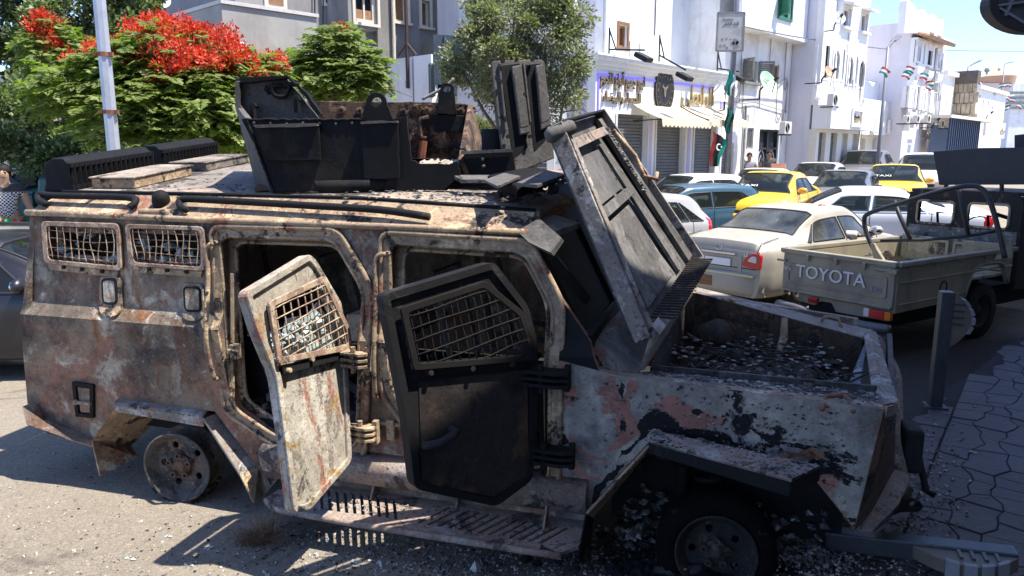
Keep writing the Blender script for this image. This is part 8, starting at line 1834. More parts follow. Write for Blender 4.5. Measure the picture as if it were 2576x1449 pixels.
# -------- open doors
def door(nm, plane_pts, out_px, win_px, mesh_n, m_, mesh_m, strip_px, thick, label=None, seed=1, lower_px=None, glassy=True, inner=.03):
 """slab traced on the real plane of the opened door"""
 a, b, c = [Vector(p) for p in plane_pts]; n_ = (b - a).cross(c - a).normalized(); n_ = n_ if n_.y < 0 else -n_
 f3 = lambda px, py: on(px, py, a, n_); u_ = Vector((n_.y, -n_.x, 0)).normalized(); u_ = u_ if u_.x > 0 else -u_; v_ = n_.cross(u_); v_ = v_ if v_.z > 0 else -v_
 to2 = lambda p: ((f3(*p) - a).dot(u_), (f3(*p) - a).dot(v_)); to3 = lambda x, y, o=0: a + u_ * x + v_ * y + n_ * o
 t_ = link(nm, None, AV); tag(t_, label)
 O_ = rnd_poly([to2(p) for p in out_px], .04, 4); Wn = rnd_poly([to2(p) for p in win_px], .02, 3)
 g = G(); g.sheet(O_, [Wn], lambda x, y: to3(x, y), n_ * -thick); g.build('door_slab', m_, t_, bevel=.006)
 g = G(); g.sheet(O_, [inset(O_, .035)], lambda x, y: to3(x, y, .018), n_ * -.017); g.build('door_rim', m_, t_, bevel=.004)
 W2 = [to2(p) for p in win_px]; wo = rnd_poly(inset(W2, -.02), .02, 3); wi = rnd_poly(inset(W2, .012), .02, 3)
 g = G(); g.sheet(wo, [wi], lambda x, y: to3(x, y, .045), n_ * -.02); g.build('cage_frame', mesh_m, t_, bevel=.004)
 xs_ = [p[0] for p in W2]; ys_ = [p[1] for p in W2]; rs = random.Random(seed)
 # wires run along the window's own edges
 p0, p1, p3 = Vector(W2[0]), Vector(W2[1]), Vector(W2[-1]); eu = (p1 - p0).normalized(); ev = (p3 - p0).normalized()
 def clip(o, d):
  ts = []; k = len(W2)
  for i in range(k):
   q, r = Vector(W2[i]), Vector(W2[(i + 1) % k]); e = r - q; den = d.x * e.y - d.y * e.x
   if abs(den) < 1e-9: continue
   s_ = ((q.x - o.x) * e.y - (q.y - o.y) * e.x) / den; w_ = ((q.x - o.x) * d.y - (q.y - o.y) * d.x) / den
   if -1e-6 <= w_ <= 1 + 1e-6: ts.append(s_)
  return (min(ts), max(ts)) if len(ts) >= 2 else None
 for (e, d, cnt, sd) in ((eu, ev, mesh_n[0], 0), (ev, eu, mesh_n[1], 1)):
  pr_ = [(Vector(q) - p0).dot(Vector((-d.y, d.x))) for q in W2]; lo, hi = min(pr_), max(pr_); nd = Vector((-d.y, d.x))
  for i in range(cnt):
   o = p0 + nd * (lo + (hi - lo) * (i + .5) / cnt); cl_ = clip(o, d)
   if not cl_ or cl_[1] - cl_[0] < .03: continue
   j = rs.uniform(-.006, .006); g = G(); g.tube([to3(*(o + d * (cl_[0] + (cl_[1] - cl_[0]) * q / 6) + nd * j * math.sin(q)), .036 + .004 * sd) for q in range(7)], .0042, 5); g.build('wire', mesh_m, t_, smooth=True)
 st = [to2(p) for p in strip_px]; g = G(); g.sheet(st, [], lambda x, y: to3(x, y, .03), n_ * -.029); g.build('cage_ledge', mesh_m if not lower_px else BLACKSOOT, t_, bevel=.004)
 if glassy:
  g = G()
  for _ in range(42):
   q = p0 + ev * ((p3 - p0).length * (1 - rs.random() ** 2 * .45)) + eu * ((p1 - p0).length * rs.random()); cl_ = None
   g.rock(to3(q.x, q.y, -.02 + rs.uniform(-.02, .01)), rs.uniform(.014, .05))
  g.build('glass_fragment', SHARD, t_, kind='stuff')
  g = G(); g.sheet([to2(p) for p in ((736, 800), (790, 790), (812, 700 + 60), (858, 830), (856, 870), (700, 912), (684, 872), (720, 862))], [], lambda x, y: to3(x, y, -thick + .01), n_ * -.012); g.build('broken_pane', SHARD, t_)
 return t_, to2, to3, n_
F1t, F1b = ony(615, 740, -.62), ony(738, 1300, -.60)
D1, t2, t3, nd1 = door('rear_door', [(1.235, -.03, .85), F1t, F1b],
 [(612, 736), (773, 639), (790, 655), (858, 770), (868, 880), (880, 1160), (775, 1282), (735, 1292), (715, 1130), (690, 950), (640, 830)],
 [(668, 768), (800, 706), (860, 830), (866, 872), (690, 906)], (10, 8), DOORL, MESHM, [(700, 924), (862, 872), (864, 900), (704, 942)], .045, 'pale ash-grey rear door hanging open with bent mesh window', 3, lower_px=True)
F2t, F2b = ony(962, 742, -.60), ony(1035, 1232, -.60)
D2, u2, u3, nd2 = door('front_door', [(2.335, -.05, .9), F2t, F2b],
 [(957, 742), (1218, 664), (1240, 660), (1325, 770), (1348, 860), (1345, 1120), (1335, 1205), (1245, 1272), (1040, 1228), (1020, 1060), (985, 880)],
 [(1010, 780), (1208, 716), (1300, 790), (1318, 845), (1330, 895), (1040, 918)], (15, 7), BLACKSOOT, DOORC, [(1035, 926), (1330, 898), (1330, 912), (1048, 948)], .07, 'soot black front door hanging open with mesh window', 5, glassy=False)
g = G(); P = [u3(*u2(p), o) for p, o in (((1062, 1118), .02), ((1060, 1112), .07), ((1085, 1105), .085), ((1120, 1085), .085), ((1130, 1078), .07), ((1128, 1076), .02))]; g.tube(P, .02, 8); g.build('pull_handle', RUBBER, D2, smooth=True)
g = G(); g.sheet([u2(p) for p in ((1052, 960), (1325, 930), (1330, 1190), (1242, 1250), (1060, 1215))], [], lambda x, y: u3(x, y, .006), nd2 * -.005); g.build('inner_panel', DOORD, D2, bevel=.003)
for p in ((1075, 935), (1180, 924), (1280, 914)): c_ = u3(*u2(p), .03); g = G(); g.cyl(c_, c_ + nd2 * .015, .014, 8); g.build('bolt', DOORD, D2)
for p in ((770, 904), (712, 932)): c_ = t3(*t2(p), .03); g = G(); g.cyl(c_, c_ + nd1 * .02, .013, 8); g.build('bolt', TRIM, D1)
g = G(); c_ = t3(*t2((715, 1085)), .001); g.ball(c_, .022, 8, sq=(.4, .5, 1.4)); g.build('key_hole', BLACKSOOT, D1)
# hinges: stacked plates
def hinge(px, py, m_, n_=3, y0=-.04, L=.15):
 t_ = link('door_hinge', None, AV); c_ = ony(px, py, y0)
 for k in range(n_):
  g = G(); g.prism([c_ + Vector(q) for q in ((-L * .5, -.03, 0), (L * .3, -.045, 0), (L * .55, -.02, 0), (L * .55, .06, 0), (-L * .5, .05, 0))], (0, 0, .018)); o = g.build('hinge_leaf', m_, t_, bevel=.003); o.location = (0, 0, (k - 1) * .034)
 g = G(); g.cyl(c_ + Vector((0, -.015, -.065)), c_ + Vector((0, -.015, .085)), .015, 8); g.build('hinge_pin', m_, t_)
 g = G(); g.box(c_ + Vector((L * .5, .03, .01)), (.03, .04, .14)); g.build('hinge_base', m_, t_, bevel=.004)
hinge(892, 908, TRIM); hinge(910, 1092, TRIM); hinge(1362, 955, BLACKSOOT, 3, -.06, .26); hinge(1370, 1150, BLACKSOOT, 3, -.06, .28)
g = G(); p_ = sp(985, 1080, -.02); g.box(p_ + Vector((0, 0, .0)), (.05, .04, .12)); g.tube([p_ + Vector((-.08, 0, .03)), p_ + Vector((.06, 0, .03))], .014, 6); g.build('door_check', TRIM, AV, bevel=.006)
g = G(); p_ = sp(592, 884, .03); g.box(p_, (.05, .05, .09)); g.cyl(p_ + Vector((-.03, -.03, .01)), p_ + Vector((.05, -.03, .01)), .012, 8); g.build('lock_striker', TRIM, AV, bevel=.005)
for (x, y0, y1) in ((577, 690, 1010), (1362, 960, 1190), (1375, 960, 1195)):
 g = G(); g.tube([sp(x, y0, -.01), sp(x + (8 if x < 600 else 2), y1, -.01)], .012, 6); g.build('door_post', TRIM if x < 600 else BLACKSOOT, AV)
# peeled and scorched patches of the front quarter, each a thin flake of its own
def jag(P, k=3, a=.22):
 for _ in range(k):
  Q = []
  for i in range(len(P)):
   p, q = Vector(P[i]), Vector(P[(i + 1) % len(P)]); d = q - p; Q += [tuple(p), tuple((p + q) / 2 + Vector((-d.y, d.x)) * rsd.uniform(-a, a))]
  P = Q
 return P
CHAR = burnt('charred_patch', (.016, .015, .017), [((.05, .045, .045), 4, .6, .1, 231)], bump=.5, grit=.3); PINKM = burnt('pink_primer', (.36, .175, .14), [((.28, .14, .11), 5, .55, .1, 233), ((.5, .42, .36), 12, .66, .04, 235)], bump=.6, grit=.35)
ORG = burnt('orange_scorch', (.34, .16, .085), [((.2, .1, .06), 6, .55, .1, 239)], bump=.5)
for m_, of, pts in (    (PINKM, -.008, [(820, 360), (880, 300), (940, 290), (1010, 330), (1060, 370), (1160, 400), (1280, 430), (1260, 470), (1180, 480), (1170, 500), (1000, 500), (980, 460), (930, 410), (860, 375)]), (PINKM, -.008, [(670, 200), (720, 200), (720, 260), (680, 290), (670, 380), (700, 430), (740, 490), (740, 530), (700, 560), (650, 600), (560, 640), (530, 660), (570, 590), (575, 500), (565, 400), (540, 320), (530, 290), (570, 330), (610, 340), (640, 290)]), (PINKM, -.008, [(290, 530), (330, 610), (400, 660), (500, 690), (515, 705), (400, 695), (340, 655), (300, 590)]), (PINKM, -.008, [(300, 690), (360, 770), (480, 810), (470, 830), (350, 810), (290, 760)]),
 (CHAR, -.0085, [(730, 460), (790, 400), (830, 375), (900, 395), (960, 440), (985, 490), (1100, 505), (1200, 520), (1300, 545), (1320, 580), (1400, 620), (1480, 640), (1600, 690), (1700, 720), (1720, 745), (1500, 680), (1200, 590), (900, 530), (800, 515), (770, 560), (680, 650), (600, 690), (620, 640), (700, 600), (740, 540)]), (CHAR, -.0085, [(612, 190), (640, 230), (632, 330), (615, 330), (600, 250)]), (CHAR, -.0085, [(620, 440), (645, 460), (650, 520), (625, 530), (612, 480)]), (CHAR, -.0085, [(1060, 390), (1110, 380), (1150, 410), (1100, 425)]), (CHAR, -.0085, [(440, 900), (560, 780), (640, 720), (600, 790), (480, 930), (420, 980)]), (CHAR, -.0085, [(1900, 650), (1990, 690), (2060, 710), (1990, 720), (1920, 690)]), (CHAR, -.0085, [(1330, 500), (1430, 470), (1560, 545), (1660, 590), (1850, 620), (1740, 625), (1600, 600), (1480, 540)]), (CHAR, -.0085, [(210, 500), (260, 540), (290, 600), (240, 610), (205, 560)]),
 (ORG, -.0082, [(1640, 640), (1760, 645), (1890, 690), (1870, 702), (1750, 682)]), (ORG, -.0082, [(1780, 610), (1930, 650), (1900, 680), (1800, 650)])):
 Q = jag([side2(1317 + x * .3977, 878 + y * .3977, of) for x, y in pts]); g = G(); g.sheet(Q, [], lambda a, b: s3(a, b, of), (0, .001, 0), cut=[(0, ZC, 0, 1)]); g.build('paint_patch', m_, AV)
# loose flaps of paint on the front quarter (raised scabs)
g = G()
for _ in range(260):
 px, py = rsd.uniform(1520, 2150), 0; py = 960 + (px - 1520) * .12 + rsd.uniform(0, 150); p_ = sp(px, py, -.012); g.rock(p_, rsd.uniform(.004, .014))
g.build('paint_scabs', DEB, AV, kind='stuff')
# ---------------------------------------------------------------- burnt beige pickup on the right
PH = rad(58); PF = Vector((math.sin(PH), math.cos(PH), 0)); PL = Vector((-PF.y, PF.x, 0)); PWD = 1.58
PR = Vector((4.46, 8.42, 0)); PO_ = PR + PL * (PWD / 2); PO_.z = -.25
PK = thing('pickup_truck', 'beige pickup with burnt-out cab, white tailgate lettering and black armour board', 'pickup truck', PO_, math.atan2(PF.y, PF.x))
PT = Matrix((PF, PL, (0, 0, 1)))
def pk(px, py, p, n): return PT @ (hit(px, py, PO_ + PT.transposed() @ Vector(p), PT.transposed() @ Vector(n)) - PO_)
def tail(px, py, x=0.0): return pk(px, py, (x, 0, 0), (1, 0, 0))
def sidep(px, py, y=-PWD / 2): return pk(px, py, (0, y, 0), (0, 1, 0))
BEI = paint('beige_army_paint', (.26, .235, .168), .45, (.17, .15, .115), .5)
BURNC = burnt('burnt_cab', (.022, .021, .021), [((.10, .085, .07), 3, .60, .08, 181), ((.20, .18, .15), 8, .68, .05, 183), ((.09, .045, .03), 5, .66, .05, 185)], bump=.4, rough=.7)
BEIB = burnt('beige_scorched', (.32, .285, .20), [((.05, .045, .04), 2.2, .56, .1, 191), ((.22, .12, .07), 5, .64, .05, 193)], bump=.2, rough=.55)
w2 = PWD / 2; RZ = sidep(2250, 668).z; xe = sidep(2548, 650).x; zb_ = sidep(2250, 790).z
def pbox(nm, x0, x1, y0, y1, z0, z1, m_, par=PK, bev=.01): g = G(); g.hexa([(x, y, z) for z in (z0, z1) for x, y in ((x0, y0), (x1, y0), (x1, y1), (x0, y1))]); return g.build(nm, m_, par, bevel=bev)
print('pickup rail', RZ, 'bed', xe, 'low', zb_)
tg = link('tailgate', None, PK)
TGP = [(-w2 + .02, zb_ + .05), (w2 - .02, zb_ + .05), (w2 - .02, RZ - .03), (-w2 + .02, RZ - .03)]
g = G(); g.sheet(TGP, [], lambda a, b: (-.03, a, b), (.05, 0, 0)); g.build('gate_panel', BEI, tg, bevel=.012)
g = G(); g.sheet(rnd_poly(rect(-w2 + .10, w2 - .10, zb_ + .16, RZ - .16), .04), [rnd_poly(rect(-w2 + .125, w2 - .125, zb_ + .185, RZ - .185), .04)], lambda a, b: (-.042, a, b), (.013, 0, 0)); g.build('pressed_rim', BEI, tg, bevel=.004)
pbox('gate_rail', -.06, .04, -w2, w2, RZ - .032, RZ + .03, BEI, tg); pbox('gate_foot', -.05, .0, -w2 + .03, w2 - .03, zb_ + .045, zb_ + .085, BEI, tg)
for y in (-.4, -.02, .38): pbox('rope_hook', -.075, -.058, y - .02, y + .02, RZ - .10, RZ - .02, BEI, tg, .004)
g = G(); p_ = tail(2225, 680, -.06); g.tube([p_ + Vector((0, .12, .0)), p_ + Vector((0, -.06, .0))], .018, 8); g.box(p_ + Vector((0, -.1, 0)), (.05, .12, .05)); g.build('gate_latch', BEI, tg); p_ = tail(1972, 655, -.05); g = G(); g.tube([p_ + Vector((0, .1, .0)), p_ + Vector((0, -.04, .0))], .014, 8); g.build('gate_latch', BEI, tg)
q0, q1 = tail(2000, 715, -.045), tail(2176, 729, -.045); zc = (q0.z + q1.z) / 2
text('lettering', 'TOYOTA', mat('white_letter_paint', (.62, .62, .60), .6, var=.1), tg, (-.045, (q0.y + q1.y) / 2, zb_ + .26), (0, -1, 0), (0, 0, 1), .165, .003, width=abs(q1.y - q0.y), bold=.006)
q = tail(1978, 706, -.045); text('lettering', 'V6', MATS['white_letter_paint'], tg, (-.036, q.y, zb_ + .32), (0, -1, 0), (0, 0, 1), .055, .004, width=.10, bold=.01)
q = tail(2202, 724, -.045); text('lettering', '4WD', mat('grey_letter', (.30, .30, .30), .5), tg, (-.036, q.y, zb_ + .22), (0, -1, 0), (0, 0, 1), .07, .004, width=.14, bold=.01)
# bed sides, floor, front board
for sd in (-1, 1):
 y = sd * w2; bs = link('bed_side', None, PK)
 wx = sidep(2470, 830).x if sd < 0 else sidep(2470, 830).x
 prof = [(.0, zb_), (.0, RZ - .033), (xe, RZ - .033), (xe, zb_ + .12), (wx + .52, zb_ + .10), (wx + .40, zb_ + .30), (wx + .26, zb_ + .40), (wx - .26, zb_ + .40), (wx - .42, zb_ + .30), (wx - .54, zb_ + .02)]
 g = G(); g.sheet(prof, [], lambda a, b: (a, y, b), (0, -sd * .04, 0)); g.build('side_panel', BEI, bs, bevel=.01)
 g = G(); g.bar((-.02, y, RZ), (xe + .03, y, RZ), .09, .06); g.build('rail', BEI, bs, bevel=.012)
 g = G(); g.tube([(.05, y + sd * .004, RZ - .22), (xe - .02, y + sd * .004, RZ - .22)], .012, 6); g.tube([(.05, y + sd * .004, zb_ + .10), (wx - .55, y + sd * .004, zb_ + .10)], .01, 6); g.tube(crc([(wx - .56, y + sd * .006, zb_ + .03), (wx - .43, y + sd * .006, zb_ + .32), (wx - .26, y + sd * .006, zb_ + .425), (wx + .26, y + sd * .006, zb_ + .425), (wx + .41, y + sd * .006, zb_ + .32), (wx + .53, y + sd * .006, zb_ + .12)], 2), .02, 6); g.build('pressed_bead', BEI, bs, smooth=True)
 for k in range(5): g = G(); g.box((.2 + (xe - .4) * k / 4, y + sd * .02, RZ - .06), (.03, .02, .05)); g.build('rope_hook', BEI, bs)
 # wheel
 wv = link('wheel', None, PK); r = .37; zc_ = r
 g = G(); g.lathe([(.2, -.11), (.34, -.12), (.37, -.08), (.37, .06), (.35, .1), (.22, .1)], (wx, sd * (w2 - .12), zc_), (0, sd, 0), 32); g.build('tyre', BLACKSOOT, wv, smooth=True)
 g = G(); g.lathe([(.215, .09), (.2, .07), (.17, .0), (.08, .02), (.07, .06), (0, .06)], (wx, sd * (w2 - .12), zc_), (0, sd, 0), 28); g.build('rim', BURNC, wv, smooth=True)
 for k in range(6): a = k * 1.047; g = G(); g.cyl((wx + .12 * math.cos(a), sd * (w2 - .12), zc_ + .12 * math.sin(a)), (wx + .12 * math.cos(a), sd * (w2 - .07), zc_ + .12 * math.sin(a)), .013, 6); g.build('wheel_nut', BURNC, wv)
 g = G(); g.lathe([(.0, -.02), (.5, -.02)], (wx, sd * (w2 - .3), zc_ + .1), (0, sd, 0), 20); g.build('arch_liner', INSIDE, PK)
q = sidep(2368, 762); g = G(); g.lathe([(.085, .0), (.075, .012), (.06, -.03), (0, -.04)], (q.x, -w2 - .002, zb_ + .22), (0, -1, 0), 18); g.build('fuel_cap_recess', INSIDE, PK, smooth=True)
pbox('bed_floor', .03, xe, -w2 + .05, w2 - .05, zb_ + .22, zb_ + .26, BEIB)
fb = link('front_board', None, PK); xb = xe - .06
pbox('board', xb, xb + .04, -w2 + .06, w2 - .06, zb_ + .27, RZ + .06, BEIB, fb);
for y0, y1 in ((-w2 + .12, -.03), (.03, w2 - .12)): g = G(); g.sheet(rect(y0, y1, RZ - .22, RZ + .03), [rect(y0 + .04, y1 - .04, RZ - .19, RZ - .005)], lambda a, b: (xb - .012, a, b), (.011, 0, 0)); g.build('board_frame', BEI, fb)
# rear valance, lamps, bumper tubes
g = G(); v = [(w2 - .25, zb_ + .03), (w2 - .25, zb_ - .07), (.28, zb_ - .09), (.20, zb_ - .02), (.05, zb_ - .02), (-.02, zb_ - .12), (-w2 + .08, zb_ - .11), (-w2 + .02, zb_ + .03)]
g.sheet(v, [], lambda a, b: (.02, a, b), (.03, 0, 0)); g.build('rear_valance', BEI, PK, bevel=.006)
p_ = tail(2045, 757, .0); g = G(); g.box((.0, p_.y, zb_ - .02), (.03, .14, .07)); g.build('rear_lamp', TAIL, PK, bevel=.008)
tl = link('tail_light', None, PK); y0 = -w2 + .36
for a, b, m_ in ((0, .07, TAILW), (.072, .26, TAIL), (.262, .34, AMBER)): g = G(); g.box((-.02, y0 - (a + b) / 2, zb_ - .035), (.06, b - a, .1)); g.build('lens', m_, tl, bevel=.006)
GRB = mat('grey_bumper_tube', (.12, .12, .125), .5, .2, var=.2)
g = G(); g.tube(crc([(-.12, .25, zb_ - .2), (-.17, .0, zb_ - .17), (-.17, -.45, zb_ - .17), (-.1, -w2 - .02, zb_ - .17)], 4), .055, 10); g.tube([(-.12, -w2 + .3, zb_ - .3), (-.05, -w2 + .02, zb_ - .3)], .06, 10); g.tube([(-.17, -.35, zb_ - .17), (-.12, -.42, zb_ - .3)], .05, 8); g.build('rear_bumper', GRB, PK, smooth=True)
g = G(); g.tube(crc([(-.1, .75, zb_ - .14), (-.22, .6, zb_ - .1), (-.24, .2, zb_ - .13), (-.2, .05, zb_ - .3)], 4), .05, 10); g.build('rear_bumper', GRB, PK, smooth=True)
pbox('chassis', .05, 4.2, -.4, .4, zb_ - .32, zb_ - .02, INSIDE); g = G(); wx = sidep(2470, 830).x; g.tube([(wx, -w2 + .1, .36), (wx, w2 - .1, .36)], .07, 10); g.tube([(-.03, .38, zb_ - .2), (.3, .38, zb_ - .2)], .05, 8); g.build('axle', BURNC, PK)
# cab: burnt shell with two rear window openings
zr = pk(2400, 478, (xe + .1, 0, 0), (1, 0, 0)).z; xc = xe + .12
cb = link('cab', None, PK)
zs_ = RZ + .02; hole1 = rnd_poly([(.10, zs_ + .22), (w2 - .16, zs_ + .22), (w2 - .16, zr - .17), (.10, zr - .17)], .06); hole2 = rnd_poly([(-w2 + .16, zs_ + .22), (-.10, zs_ + .22), (-.10, zr - .17), (-w2 + .16, zr - .17)], .06)
g = G(); g.sheet(rnd_poly([(-w2, zb_ + .1), (w2, zb_ + .1), (w2, zr - .12), (w2 - .1, zr), (-w2 + .1, zr), (-w2, zr - .12)], .06), [hole1, hole2], lambda a, b: (xc, a, b), (.05, 0, 0)); g.build('cab_rear', BURNC, cb, bevel=.008)
for h in (hole1, hole2): g = G(); g.tube([(xc - .01, a, b) for a, b in h], .018, 6, closed=True); g.build('window_channel', BEIB, cb)
g = G(); g.sheet(rect(-w2 + .04, w2 - .04, zs_ + .02, zs_ + .19), [], lambda a, b: (xc - .006, a, b), (.005, 0, 0)); g.build('scorched_band', burnt('scorched_band', (.14, .135, .125), [((.30, .29, .27), 7, .55, .06, 201), ((.03, .03, .03), 6, .57, .05, 203)], bump=.4), cb)
g = G(); P = [(xc + .05, -w2), (xc + 1.25, -w2), (xc + 1.25, w2), (xc + .05, w2)]
g.prism([(a, b, zr - .05) for a, b in P], (0, 0, .05)); g.build('cab_roof', BURNC, cb, bevel=.02)
for sd in (-1, 1):
 g = G(); g.sheet([(xc + .02, zb_), (xc + 1.9, zb_ - .05), (xc + 1.75, zs_), (xc + 1.35, zr - .05), (xc + .02, zr - .05)], [[(xc + .30, zs_ + .1), (xc + 1.5, zs_ + .08), (xc + 1.2, zr - .13), (xc + .30, zr - .13)]], lambda a, b: (a, sd * w2, b), (0, -sd * .05, 0)); g.build('cab_side', BURNC, cb, bevel=.008)
 g = G(); g.tube([(xc + 1.75, sd * (w2 - .05), zs_), (xc + 1.25, sd * (w2 - .05), zr - .04)], .04, 6); g.build('pillar', BURNC, cb)
g = G(); g.prism([(xc + 1.75, -w2 + .02, zb_), (xc + 2.9, -w2 + .05, zb_ + .02), (xc + 2.9, -w2 + .05, zs_ - .1), (xc + 1.75, -w2 + .02, zs_)], (0, PWD - .06, 0)); g.build('bonnet', BURNC, PK, bevel=.03)
for y in (-.36, .36): g = G(); g.tube([(xc + .6, y - .2, zs_ - .3), (xc + .42, y - .2, zs_ + .35), (xc + .42, y + .2, zs_ + .35), (xc + .6, y + .2, zs_ - .3)], .022, 6); g.build('seat_frame', BURNC, cb)
g = G(); g.tube([(xc + .9, -.62, zs_ + .2), (xc + .75, -.1, zs_ + .36)], .03, 6); g.lathe([(.17, -.01), (.19, 0), (.17, .01)], (xc + 1.2, .36, zs_ + .12), (-.7, 0, .5), 18); g.build('steering_wheel', BURNC, cb)
for sd in (-1, 1):
 wv = link('wheel', None, PK); g = G(); g.lathe([(.2, -.11), (.34, -.12), (.37, -.08), (.37, .06), (.35, .1), (.22, .1)], (xc + 2.3, sd * (w2 - .12), .37), (0, sd, 0), 28); g.build('tyre', BLACKSOOT, wv, smooth=True)
# canopy bow tubes over the bed
BOW = mat('scorched_tube', (.035, .036, .04), .55, .2, var=.25)
def tp(px, py, x): return pk(px, py, (x, 0, 0), (1, 0, 0))
bow1 = [tp(2212, 650, .9), tp(2185, 600, .9), tp(2174, 555, .9), tp(2190, 535, .9), tp(2270, 510, .95), tp(2360, 482, 1.05), tp(2430, 468, 1.15), tp(2470, 475, 1.2), tp(2492, 510, 1.2), tp(2512, 580, 1.2), tp(2528, 650, 1.2)]
g = G(); g.tube(crc(bow1, 4), .030, 8); g.build('canopy_bow', BOW, PK, smooth=True)
g = G(); g.tube([tp(2250, 505, 1.2), tp(2262, 540, 1.15), tp(2290, 602, 1.1)], .026, 8); g.tube([tp(2412, 468, 1.3), tp(2420, 520, 1.25), tp(2436, 590, 1.2)], .026, 8); g.tube([tp(2215, 606, 1.0), tp(2320, 604, 1.15), tp(2440, 592, 1.25), tp(2520, 578, 1.3)], .022, 8); g.build('canopy_strut', BOW, PK, smooth=True)
g = G(); g.prism([tp(2188, 612, .8), tp(2196, 612, .8), tp(2222, 655, .8), tp(2200, 660, .8)], (.06, 0, 0)); g.build('corner_gusset', BEIB, PK, bevel=.006); g = G(); g.prism([tp(2530, 600, 1.55), tp(2500, 655, 1.5), tp(2545, 650, 1.6), tp(2545, 600, 1.6)], (.04, 0, 0)); g.build('corner_gusset', BEIB, PK, bevel=.006)
# black armour board on the roof
ARM = mat('blue_black_armour', (.018, .022, .032), .45, .1, var=.2)
q = [tp(2347, 381, xc + .25), tp(2466, 372, xc + .25), tp(2680, 370, xc + .25), tp(2680, 462, xc + .25), tp(2362, 465, xc + .25)]
g = G(); g.prism(q, (.04, 0, 0)); g.build('armour_board', ARM, PK, bevel=.006)
g = G(); g.tube([tp(2380, 465, xc + .27), tp(2380, 482, xc + .27)], .03, 6); g.tube([tp(2520, 462, xc + .27), tp(2520, 482, xc + .27)], .03, 6); g.bar(tp(2370, 462, xc + .24), tp(2650, 460, xc + .24), .03, .04); g.build('board_foot', ARM, PK)
g = G(); g.prism([tp(2552, 340, xc + .6), tp(2640, 330, xc + .6), tp(2640, 380, xc + .6), tp(2552, 380, xc + .6)], (.05, 0, 0)); g.build('armour_board', ARM, PK)
